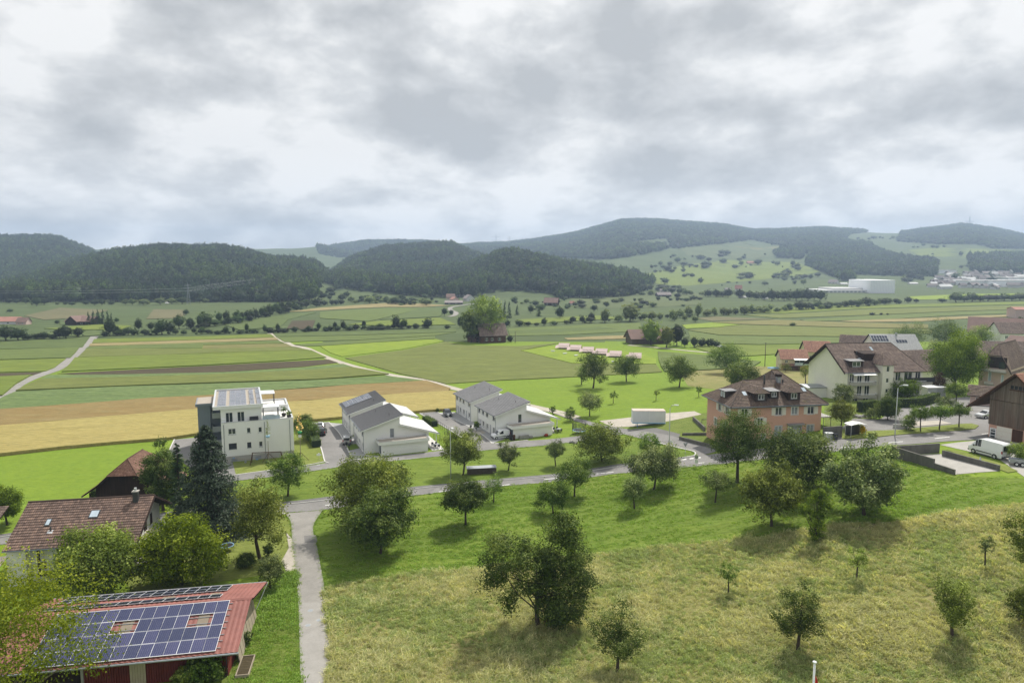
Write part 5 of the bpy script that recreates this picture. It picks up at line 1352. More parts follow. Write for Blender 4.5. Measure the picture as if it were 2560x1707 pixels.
# dark spruces by the left barn
for a in [(222, 812, 18, 778), (234, 812, 18, 774), (246, 812, 20, 772), (258, 811, 20, 772), (270, 810, 18, 776), (279, 808, 12, 780)]:
 far_tree('cone', *a, 'dark spruce in the clump beside the brown far barn', 'spruce clump at the far barn', 'spruce')
for a, l in [((143, 810, 14, 800), 'round bush left of the brown far barn'), ((292, 806, 14, 794), 'round bush right of the spruce clump'), ((25, 781, 18, 772), 'small round tree above the red roofed far farm'), ((92, 765, 28, 742), 'broad tree at the foot of the left wood')]:
 far_tree('round', *a, l, None)
def bush_line(pts, n, lo, hi, label, group, kinds=('bush', 'round')):
 P = resample(pts, n)
 for x, y in P:
  s = _rf.uniform(lo, hi)
  yy = y + _rf.uniform(-1, 1)
  far_tree(_rf.choice(kinds), x + _rf.uniform(-8, 8), yy, s * _rf.uniform(1.1, 2.2), yy - s, label, group, 'hedge_bush', 'bush')
bush_line([(255, 840), (400, 837), (560, 834), (720, 831), (900, 824), (1060, 820)], 46, 5, 15, 'low bush filling the long hedge across the valley', 'bushes of the valley hedge')
bush_line([(480, 822), (600, 806), (690, 786), (780, 768), (860, 760)], 26, 10, 22, 'bush at the foot of the diagonal tree row', 'bushes of the diagonal row')
bush_line([(1220, 818), (1400, 811), (1600, 800), (1760, 790), (1940, 780), (2240, 761)], 44, 6, 18, 'bush filling the stream side tree row', 'bushes along the stream', ('willow', 'round', 'bush'))
bush_line([(0, 757), (200, 763), (420, 760), (640, 752), (800, 748), (900, 758), (1060, 764)], 46, 7, 20, 'bush along the foot of the left woods', 'bushes at the wood edge', ('round', 'willow', 'dark'))
bush_line([(1420, 745), (1500, 735), (1600, 725), (1700, 735), (1800, 742)], 30, 8, 20, 'bush along the foot of the right wood', 'bushes at the right wood edge', ('round', 'willow', 'dark'))
# scattered trees and small groves on the hillside meadows
_rs = np.random.RandomState(77)
HILL = [
 ('trees between the farm and the wood', 'tree on the slope below the central wood', 60, [(830, 715), (960, 735), (1080, 742), (1110, 760), (980, 765), (860, 755), (790, 745)], (12, 20)),
 ('trees on the lower right slope', 'tree on the meadow slope below the right hill', 70, [(1400, 745), (1560, 735), (1700, 730), (1760, 745), (1720, 775), (1500, 768), (1300, 782), (1260, 760)], (10, 18)),
 ('orchard on the right slope', 'tree scattered on the broad meadows of the right hill', 110, [(1560, 690), (1680, 640), (1900, 630), (2050, 680), (2040, 712), (1880, 715), (1640, 725)], (9, 18)),
 ('trees near the distant town', 'hazy tree among the roofs of the distant town', 60, [(2240, 690), (2340, 670), (2560, 660), (2570, 718), (2400, 722), (2250, 715)], (12, 20)),
 ('trees on the far slope', 'small dark tree on the upper meadows of the right hill', 40, [(1890, 600), (2060, 600), (2260, 590), (2440, 640), (2300, 640), (2080, 650), (1900, 620)], (8, 13)),
]
for grp, lab, n, poly, (s0, s1) in HILL:
 p = np.array(poly, float)
 k = 0
 while k < n:
  cx, cy = _rs.uniform(p[:, 0].min(), p[:, 0].max()), _rs.uniform(p[:, 1].min(), p[:, 1].max())
  for q in range(_rs.randint(1, 6)):
   x, y = cx + _rs.normal() * 16, cy + _rs.normal() * 2.5
   if inpoly(np.array([x]), np.array([y]), poly)[0] and k < n:
    s = _rs.uniform(s0 * .6, s1)
    far_tree(_rs.choice(['round', 'bush', 'dark', 'tall', 'willow']), x, y, s * _rs.uniform(.9, 1.7), y - s * _rs.uniform(0.6, 1.0), lab, grp, 'slope_tree')
    k += 1
# ------------------------------------------------------------------ masses nobody could count: scattered with geometry nodes
PROTO = bpy.data.collections.new('scatter_shapes')
def proto(name, me, colname):
 c = bpy.data.collections.get(colname) or bpy.data.collections.new(colname)
 o = bpy.data.objects.new(name, me)
 c.objects.link(o)
 return c
def scatter(name, P, rot, scl, pid, coll, label, cat, tilt=None):
 me = bpy.data.meshes.new(name)
 me.vertices.add(len(P))
 me.vertices.foreach_set('co', np.asarray(P, np.float32).ravel())
 r3 = np.zeros((len(P), 3), np.float32)
 r3[:, 2] = rot
 if tilt is not None:
  r3[:, :2] = tilt
 a = me.attributes.new('s_rot', 'FLOAT_VECTOR', 'POINT')
 a.data.foreach_set('vector', r3.ravel())
 a = me.attributes.new('s_scl', 'FLOAT_VECTOR', 'POINT')
 a.data.foreach_set('vector', np.asarray(scl, np.float32).ravel())
 a = me.attributes.new('s_pid', 'INT', 'POINT')
 a.data.foreach_set('value', np.asarray(pid, np.int32))
 o = link(name, me)
 ng = bpy.data.node_groups.new(name + '_nodes', 'GeometryNodeTree')
 ng.interface.new_socket('Geometry', in_out='INPUT', socket_type='NodeSocketGeometry')
 ng.interface.new_socket('Geometry', in_out='OUTPUT', socket_type='NodeSocketGeometry')
 gi, go = ng.nodes.new('NodeGroupInput'), ng.nodes.new('NodeGroupOutput')
 ci = ng.nodes.new('GeometryNodeCollectionInfo')
 ci.inputs['Collection'].default_value = coll
 ci.inputs['Separate Children'].default_value = True
 ci.inputs['Reset Children'].default_value = True
 ip = ng.nodes.new('GeometryNodeInstanceOnPoints')
 ip.inputs['Pick Instance'].default_value = True
 def attr(nm, ty):
  n = ng.nodes.new('GeometryNodeInputNamedAttribute')
  n.data_type = ty
  n.inputs['Name'].default_value = nm
  return n.outputs[0]
 L = ng.links.new
 L(gi.outputs[0], ip.inputs['Points'])
 L(ci.outputs[0], ip.inputs['Instance'])
 L(attr('s_pid', 'INT'), ip.inputs['Instance Index'])
 e2r = ng.nodes.new('FunctionNodeEulerToRotation')
 L(attr('s_rot', 'FLOAT_VECTOR'), e2r.inputs[0])
 L(e2r.outputs[0], ip.inputs['Rotation'])
 L(attr('s_scl', 'FLOAT_VECTOR'), ip.inputs['Scale'])
 L(ip.outputs[0], go.inputs[0])
 md = o.modifiers.new('scatter', 'NODES')
 md.node_group = ng
 return tag(o, label, cat, kind='stuff')
for k in range(3):
 c_for = proto('wood_a%d' % k, one_mesh(tree_parts(970 + k, 1.0, 1.0, .06, leaves=330, leaf=.125, clumps=18, lump=.3, core=True, trunk_r=.03), ['leaf_forest_light', 'leaf_forest', 'leaf_forest_dark'][k]), 'wood_shapes')
c_for = proto('wood_b0', one_mesh(spruce_parts(975, 1.0, .8, 330, .15, .3), 'needle_green'), 'wood_shapes')
def smooth_noise(x, y, s, seed):
 rs = np.random.RandomState(seed)
 f = np.zeros_like(x)
 for k in range(6):
  a, ph, q = rs.uniform(0, 6.28), rs.uniform(0, 6.28), s * rs.uniform(0.5, 1.7)
  f += np.sin((x * math.cos(a) + y * math.sin(a)) / q + ph)
 return f / 6
WOODS = [
 ('wood', 'dense dark wood on the far left hill', 1150, 2000, 9.5, [(-120, 560), (260, 560), (245, 640), (150, 668), (60, 692), (-120, 712)], None),
 ('wood', 'dense dark wood on the left centre hill', 690, 1400, 8.6, [(-120, 712), (0, 688), (140, 655), (235, 630), (300, 612), (400, 596), (560, 600), (690, 626), (760, 636), (800, 650), (800, 690), (788, 738), (640, 746), (560, 751), (300, 760), (120, 757), (-120, 748)], [(436, 678), (476, 680), (474, 694), (440, 696)]),
 ('wood', 'dark wood on the middle hill behind the lone farmhouse', 1050, 1780, 9.5, [(826, 676), (870, 636), (953, 606), (1030, 600), (1130, 597), (1215, 630), (1265, 655), (1200, 705), (850, 705)], None),
 ('wood', 'broad dark wood on the hill right of the centre', 760, 1300, 8.4, [(770, 694), (800, 672), (860, 660), (960, 664), (1080, 660), (1180, 648), (1221, 630), (1260, 610), (1290, 610), (1336, 622), (1412, 645), (1489, 654), (1565, 666), (1635, 704), (1600, 724), (1510, 733), (1430, 743), (1370, 722), (1260, 714), (1180, 732), (1075, 731), (965, 723), (880, 713), (825, 702)], [(985, 668), (1030, 668), (1020, 684), (985, 682)]),
 ('wood', 'hazy wood on the farthest ridge left of the centre', 2500, 3400, 13, [(790, 600), (1150, 590), (1160, 640), (800, 640)], None),
 ('wood', 'hazy wood along the crest of the big right hill', 1500, 3600, 12, [(1100, 625), (1150, 600), (1450, 565), (1550, 532), (1700, 538), (1810, 548), (1882, 562), (2060, 550), (2165, 555), (2168, 578), (2125, 582), (2110, 597), (2060, 598), (2015, 622), (1950, 610), (1880, 596), (1800, 606), (1740, 611), (1678, 618), (1672, 600), (1600, 600), (1665, 605), (1667, 620), (1610, 630), (1565, 638), (1508, 644), (1393, 640), (1250, 640)], [(1580, 600), (1670, 592), (1676, 606), (1600, 612)]),
 ('wood', 'hazy wood on the right end of the skyline', 2000, 3600, 12, [(2240, 600), (2270, 558), (2396, 545), (2477, 553), (2640, 585), (2640, 622), (2480, 616), (2440, 606), (2350, 607)], None),
 ('wood', 'hazy wood band halfway down the right hill', 1000, 3000, 10, [(2014, 657), (2033, 620), (2090, 634), (2171, 634), (2253, 640), (2345, 650), (2338, 684), (2212, 682), (2122, 678), (2140, 692), (2114, 697), (2061, 677)], None),
 ('wood', 'small hazy wood patches on the right hill', 1000, 3200, 10, [(1930, 626), (2008, 630), (2010, 643), (1939, 639), (1936, 626), (2077, 600), (2159, 604), (2235, 640), (2150, 637)], None),
 ('wood', 'hazy trees above the distant town', 1000, 3000, 11, [(2420, 640), (2640, 628), (2640, 680), (2500, 676), (2430, 674)], None),
]
for nm, lab, y0, y1, sp_, poly, hole in WOODS:
 p = np.array(poly, float)
 y = np.arange(y0, y1, sp_)
 pts = []
 rs = np.random.RandomState(int(abs(p[0, 0])) + int(y0))
 for yy in y:
  x0, x1 = (p[:, 0].min() - 1280) / FPX * yy, (p[:, 0].max() - 1280) / FPX * yy
  x = np.arange(x0, x1, sp_)
  pts.append(np.stack([x + rs.uniform(-.5, .5, len(x)) * sp_, yy + rs.uniform(-.5, .5, len(x)) * sp_], 1))
 P2 = np.concatenate(pts)
 z = terr(P2[:, 0], P2[:, 1])
 P3 = np.concatenate([P2, z[:, None]], 1)
 mid = P3 + np.array([0, 0, 6.0])
 px, py, _ = proj(mid)
 ok = inpoly(px, py, poly)
 if hole:
  ok &= ~inpoly(px, py, hole)
 P3 = P3[ok]
 n = len(P3)
 hgt = rs.uniform(8.5, 17.5, n)
 wdt = sp_ * rs.uniform(0.95, 1.75, n)
 sn = smooth_noise(P3[:, 0], P3[:, 1], 55.0, 17) + 0.6 * smooth_noise(P3[:, 0], P3[:, 1], 22.0, 18)
 uu = np.clip(0.5 + 0.75 * sn + rs.normal(size=n) * 0.16, 0, .999)
 pid = np.digitize(uu, [.18, .52, .72])
 pid = np.array([3, 2, 1, 0])[pid]
 hgt *= 1 + 0.3 * sn
 wdt *= 1 - 0.25 * sn
 wdt = np.where(pid == 0, wdt * 1.15, wdt)
 hgt = np.where(pid == 3, hgt * 1.15, hgt)
 wdt = np.where(pid == 3, wdt * .85, wdt)
 # left wood: lighter broadleaf stands towards the foot
 P3[:, 2] -= 0.4
 scatter(nm, P3, rs.uniform(0, 6.28, n), np.stack([wdt, wdt, hgt], 1), pid, bpy.data.collections['wood_shapes'], lab, 'wood')
# ---- grass
def tuft(seed, n, h, spread, wdt, bend, mat, heads=0.0):
 rs = np.random.RandomState(seed)
 V, F, S = [], [], []
 for i in range(n):
  a = rs.uniform(0, 2 * math.pi)
  r = spread * math.sqrt(rs.rand())
  b = np.array([math.cos(a) * r, math.sin(a) * r, 0])
  d = rs.uniform(0, 2 * math.pi)
  L = h * rs.uniform(0.55, 1.15)
  lean = np.array([math.cos(d), math.sin(d), 0]) * bend * L * rs.uniform(0.3, 1.0)
  s = np.array([-math.sin(d + 0.6), math.cos(d + 0.6), 0]) * wdt
  m, t = b + lean * 0.35 + np.array([0, 0, L * 0.6]), b + lean + np.array([0, 0, L * (0.95 if bend < 0.6 else 0.8)])
  k = len(V)
  V += [b - s, b + s, m + s * 0.8, m - s * 0.8, t + s * 0.35, t - s * 0.35]
  F += [(k, k + 1, k + 2, k + 3), (k + 3, k + 2, k + 4, k + 5)]
  q = float(np.clip(rs.normal(0.45, 0.2), 0, 1))
  S += [q * 0.8, min(1, q + 0.12)]
 return npmesh('tuft', np.array(V), np.array(F), mats=[M[mat]], rnd=S)
for k in range(3):
 proto('dry_tuft%d' % k, tuft(20 + k, 26, .52, .36, .024, .95, 'blade_dry'), 'dry_shapes')
for k in range(2):
 proto('mixed_tuft%d' % k, tuft(30 + k, 26, .44, .34, .025, .9, 'blade_mixed'), 'dry_shapes')
for k in range(3):
 proto('short_tuft%d' % k, tuft(40 + k, 22, .24, .34, .022, .7, 'blade_green'), 'green_shapes')
def grass_points(poly, dens, seed, region):
 rs = np.random.RandomState(seed)
 x0, x1, y0, y1 = region
 n = int((x1 - x0) * (y1 - y0) * dens)
 x, y = rs.uniform(x0, x1, n), rs.uniform(y0, y1, n)
 z = terr(x, y)
 P = np.stack([x, y, z], 1)
 px, py, _ = proj(P)
 ok = inpoly(px, py + 9 * smooth_noise(x, y, 2.6, 31) + rs.normal(size=n) * 2.5, poly) & (px > -150) & (px < 2850) & (py < 1850)
 return P[ok], rs
P3, rs = grass_points(MEADOW_DRY, 10.0, 3, (-30, 112, 46, 116))
n = len(P3)
f = smooth_noise(P3[:, 0], P3[:, 1], 3.5, 1) + 0.5 * smooth_noise(P3[:, 0], P3[:, 1], 1.2, 2)
pid = np.where(f + rs.normal(size=n) * 0.35 > 0.08, rs.randint(3, 5, n), rs.randint(0, 3, n))
# names sort: dry_tuft0-2, mixed_tuft0-1
s = (0.9 + 0.55 * smooth_noise(P3[:, 0], P3[:, 1], 2.2, 4)) * rs.uniform(.7, 1.25, n)
wind = smooth_noise(P3[:, 0], P3[:, 1], 2.5, 9) * 0.55
scatter('tall_grass', P3, rs.uniform(0, 6.28, n), np.stack([s * 1.15, s * 1.15, s], 1), pid, bpy.data.collections['dry_shapes'], 'tall dry straw coloured grass of the sloping meadow in front', 'grass',
  np.stack([wind + rs.normal(size=n) * .2, wind * .5 + rs.normal(size=n) * .2], 1))
P3, rs = grass_points(ORCHARD, 6.0, 5, (-45, 120, 72, 150))
n = len(P3)
row = 0.5 * np.sin((P3[:, 1] * math.cos(R(14)) - P3[:, 0] * math.sin(R(14))) / 0.42 + 3.5 * smooth_noise(P3[:, 0], P3[:, 1], 9, 3))
s = (0.75 + 0.35 * row + 0.35 * smooth_noise(P3[:, 0], P3[:, 1], 4, 8)) * rs.uniform(.6, 1.2, n)
ok = s > 0.45
P3, s = P3[ok], s[ok]
n = len(P3)
scatter('orchard_grass', P3, rs.uniform(0, 6.28, n), np.stack([s * 1.2, s * 1.2, s], 1), rs.randint(0, 3, n), bpy.data.collections['green_shapes'], 'short bright green grass under the orchard trees', 'grass')
P3, rs = grass_points([(742, 1430), (748, 1532), (752, 1707), (765, 1920), (400, 1920), (575, 1700), (650, 1500), (715, 1428)], 9.0, 6, (-45, -10, 46, 100))
n = len(P3)
s = (1.3 + 0.7 * smooth_noise(P3[:, 0], P3[:, 1], 2.0, 8)) * rs.uniform(.6, 1.2, n)
scatter('bank_grass', P3, rs.uniform(0, 6.28, n), np.stack([s * 1.2, s * 1.2, s], 1), rs.randint(0, 3, n), bpy.data.collections['green_shapes'], 'lush green grass on the bank between barn and footpath', 'grass')
# ragged grass along the edges of road, lane and path
P3, R3 = [], np.random.RandomState(8)
for line, sg in ((PATH_R, 1), (PATH_L, -1), (ROAD_LO[5:15], 1), (LANE_LO, 1), (ROAD_UP[5:11], -1), (CR_LO[2:], 1), (CR_UP[:3], -1)):
 L_ = resample(gxy(line), 500)
 L_ = L_[np.sort(R3.randint(0, 500, 900))]
 d_ = np.gradient(L_, axis=0) + 1e-9
 d_ /= np.linalg.norm(d_, axis=1)[:, None]
 L_ = L_ + np.abs(R3.normal(size=(len(L_), 2))) * 0.0 + R3.normal(size=(len(L_), 2)) * 0.16
 P3.append(np.concatenate([L_, terr(L_[:, 0], L_[:, 1])[:, None]], 1))
P3 = np.concatenate(P3)
n = len(P3)
s = R3.uniform(.25, .7, n)
scatter('edge_grass', P3, R3.uniform(0, 6.28, n), np.stack([s, s, s], 1), R3.randint(0, 3, n), bpy.data.collections['green_shapes'], 'ragged grass fringe along the edges of road and path', 'grass')
# ------------------------------------------------------------------ buildings
def wallmesh(mb, p0, p1, z0, z1, ops=(), depth=0.16):
 """wall face from p0 to p1 (local x,y); outside is on the right of the walking direction; ops = (a0,a1,zb,zt)"""
 p0, p1 = np.array(p0, float), np.array(p1, float)
 L = float(np.hypot(*(p1 - p0)))
 d = (p1 - p0) / L
 inn = np.array([-d[1], d[0]])
 us = sorted({0.0, L} | {round(o[0], 3) for o in ops} | {round(o[1], 3) for o in ops})
 zs = sorted({z0, z1} | {round(o[2], 3) for o in ops} | {round(o[3], 3) for o in ops})
 def pt(a, z, q=0.0):
  w = p0 + d * a + inn * q
  return (w[0], w[1], z)
 for i in range(len(us) - 1):
  for j in range(len(zs) - 1):
   a, b, c, e = us[i], us[i + 1], zs[j], zs[j + 1]
   ma, mz = (a + b) / 2, (c + e) / 2
   if any(o[0] < ma < o[1] and o[2] < mz < o[3] for o in ops):
    continue
   mb.add([pt(a, c), pt(b, c), pt(b, e), pt(a, e)], [(0, 1, 2, 3)])
 for (a, b, c, e) in ops:
  mb.add([pt(a, c), pt(a, c, depth), pt(a, e, depth), pt(a, e)], [(0, 1, 2, 3)])
  mb.add([pt(b, c), pt(b, e), pt(b, e, depth), pt(b, c, depth)], [(0, 1, 2, 3)])
  mb.add([pt(a, e), pt(a, e, depth), pt(b, e, depth), pt(b, e)], [(0, 1, 2, 3)])
  mb.add([pt(a, c), pt(b, c), pt(b, c, depth), pt(a, c, depth)], [(0, 1, 2, 3)])
_wc = {}
def window(root, p0, p1, op, kind='window', mull=1, frame='white_frame', pane='glass', depth=0.12, sill=True, bar=0.07, trans=False, shutters=None, surround=None):
 """window set into opening op of wall p0-p1; returns the window object (> pane, sill)"""
 p0, p1 = np.array(p0, float), np.array(p1, float)
 d = (p1 - p0) / np.hypot(*(p1 - p0))
 a0, a1, zb, zt = op
 w, h = round(a1 - a0, 3), round(zt - zb, 3)
 o2 = p0 + d * a0
 rz = math.atan2(d[1], d[0])
 key = (w, h, mull, frame, depth, bar, trans)
 if key not in _wc:
  mb = MB()
  mb.box(0, bar, depth - .04, depth + .05, 0, h).box(w - bar, w, depth - .04, depth + .05, 0, h)
  mb.box(bar, w - bar, depth - .038, depth + .048, 0, bar).box(bar, w - bar, depth - .038, depth + .048, h - bar, h)
  for k in range(mull):
   c = w * (k + 1) / (mull + 1)
   mb.box(c - bar * .6, c + bar * .6, depth - .036, depth + .046, bar, h - bar)
  if trans:
   mb.box(bar, w - bar, depth - .034, depth + .044, h * .68, h * .68 + bar)
  _wc[key] = mb.mesh('window', M[frame])
 wo = link(kind, _wc[key], root, (o2[0], o2[1], zb), rz)
 key = ('pane', w, h, pane, depth)
 if key not in _wc:
  _wc[key] = MB().box(bar * .5, w - bar * .5, depth + .01, depth + .03, bar * .5, h - bar * .5).mesh('pane', M[pane])
 link('pane', _wc[key], wo)
 if sill:
  key = ('sill', w)
  if key not in _wc:
   _wc[key] = MB().box(-.06, w + .06, -.05, depth - .042, -.07, -.002).mesh('sill', M['gutter'])
  link('sill', _wc[key], wo)
 if surround:
  key = ('sur', w, h, surround)
  if key not in _wc:
   s = .13
   _wc[key] = MB().box(-s, -.003, -.025, .02, -s, h + s).box(w + .003, w + s, -.025, .02, -s, h + s).box(-.003, w + .003, -.025, .02, h + .003, h + s).box(-.003, w + .003, -.025, .02, -s, -.003).mesh('surround', M[surround])
  link('surround', _wc[key], wo)
 if shutters:
  sw = w * 0.56
  key = ('sh', w, h, shutters)
  if key not in _wc:
   mb = MB()
   mb.box(0, sw, -.05, -.012, 0, h)
   for q in range(3):
    mb.box(.05 + sw * q / 3.2, .05 + sw * q / 3.2 + sw * .22, -.062, -.052, .05, h - .05)
   _wc[key] = mb.mesh('shutter', M[shutters])
  link('shutter', _wc[key], root, (*(o2 - d * (sw + .04)), zb), rz)
  link('shutter', _wc[key], root, (*(o2 + d * (w + .04)), zb), rz)
 return wo
def door(root, p0, p1, op, mat='grey_frame', depth=0.12, glass=False):
 p0, p1 = np.array(p0, float), np.array(p1, float)
 d = (p1 - p0) / np.hypot(*(p1 - p0))
 a0, a1, zb, zt = op
 w, h = a1 - a0, zt - zb
 o2 = p0 + d * a0
 rz = math.atan2(d[1], d[0])
 do = MB().box(0, w, depth, depth + .06, 0, h).box(w * .15, w * .85, depth - .015, depth - .002, h * .1, h * .45).box(w * .15, w * .85, depth - .015, depth - .002, h * .52, h * .93).build('door', M[mat], root, (*o2, zb), rz)
 MB().box(w * .86, w * .93, depth - .07, depth - .004, h * .47, h * .5).build('handle', M['metal_pale'], do)
 return do
def tiles(root, eL, eR, rR, rL, mat, tw=0.30, th=0.42, thick=0.14, name='roof', under='wood_dark', ncol=None):
 """roof plane with eave eL-eR and ridge rL-rR, covered with separate tiles"""
 eL, eR, rR, rL = [np.array(p, float) for p in (eL, eR, rR, rL)]
 N = np.cross(eR - eL, (rL + rR) / 2 - eL)
 N /= np.linalg.norm(N)
 mb = MB()
 q = [eL, eR, rR, rL]
 bot = [p - N * thick for p in q]
 mb.hexa([tuple(p) for p in bot], [tuple(p) for p in q])
 ro = mb.build(name, M[under], root)
 slope = (np.linalg.norm(rL - eL) + np.linalg.norm(rR - eR)) / 2
 nr = max(2, int(slope / th))
 rs = np.random.RandomState(int(abs(eL[0] * 100 + eR[1] * 10)) % 9999)
 V, F, S = [], [], []
 for j in range(nr):
  t0, t1 = j / nr, min(1.0, (j + 1.12) / nr)
  a0, b0 = eL + (rL - eL) * t0, eR + (rR - eR) * t0
  a1, b1 = eL + (rL - eL) * t1, eR + (rR - eR) * t1
  L = np.linalg.norm(b0 - a0)
  n = max(1, int(round(L / tw)))
  k = np.arange(n)
  f0, f1, fm = (k + 0.02) / n, (k + 0.98) / n, (k + 0.5) / n
  lift = rs.uniform(-.006, .006, (n, 1)) * N
  def P(a, b, f, up):
   return a + (b - a) * f[:, None] + N * up + lift
  lo, hi, md = 0.085, 0.012, 0.030
  v = np.stack([P(a0, b0, f0, lo), P(a0, b0, fm, lo + md), P(a0, b0, f1, lo), P(a1, b1, f1, hi), P(a1, b1, fm, hi + md * .7), P(a1, b1, f0, hi),
             P(a0, b0, f0, 0.002), P(a0, b0, f1, 0.002)], 1).reshape(-1, 3)
  b = sum(len(x) for x in V) + 8 * k[:, None]
  f = np.concatenate([b + np.array([[0, 1, 4, 5]]), b + np.array([[1, 2, 3, 4]]), b + np.array([[6, 7, 2, 0]])])
  V.append(v)
  F.append(f)
  c = np.clip(rs.normal(.5, .22, n), 0, 1)
  S.append(np.concatenate([c, c, c]))
 me = npmesh('roof_tiles', np.concatenate(V), np.concatenate(F), mats=[M[mat]], rnd=np.concatenate(S))
 tag(link('roof_tiles', me, ro), kind='stuff')
 return ro
def ridgecap(root, pts, mat, r=0.11):
 return MB().tube(pts, r, 6).build('ridge_cap', M[mat], root)
def gutter(root, a, b, r=0.07):
 return MB().tube([a, b], r, 6).build('gutter', M['gutter'], root)
def downpipe(root, x, y, z0, z1, mat='gutter', r=0.045):
 return MB().tube([(x, y, z0), (x, y, z1)], r, 6).build('downpipe', M[mat], root)
def building(name, label, o, ang, cat='house', group=None):
 return thing(name, label, cat, tuple(o), R(ang), group)
def panels(root, P0, U, V, nx, ny, pw, ph, gap, mat, skip=(), frame='white_metal', up=0.10, name='solar_panel'):
 """grid of solar panels on a plane; P0 corner, U,V unit vectors along the plane"""
 P0, U, V = np.array(P0, float), np.array(U, float), np.array(V, float)
 N = np.cross(U, V)
 from mathutils import Matrix
 key = ('pv', mat, pw, ph)
 if key not in _wc:
  _wc[key] = MB().box(0, 1, 0, 1, -.02, 0).mesh('solar_panel', M[mat])
  f, bx, by = MB(), .035 / pw, .035 / ph
  f.box(-bx, 0, -by, 1 + by, -.03, .006).box(1, 1 + bx, -by, 1 + by, -.03, .006).box(0, 1, -by, 0, -.03, .006).box(0, 1, 1, 1 + by, -.03, .006)
  _wc[(key, 'f')] = f.mesh('frame', M[frame])
 for j in range(ny):
  for i in range(nx):
   if (i, j) in skip:
    continue
   p = P0 + U * i * (pw + gap) + V * j * (ph + gap) + N * up
   m = Matrix((( *(U * pw),), (*(V * ph),), (*N,))).transposed().to_4x4()
   m.translation = Vector(p)
   o = link(name, _wc[key], root)
   o.matrix_local = m
   link('frame', _wc[(key, 'f')], o)
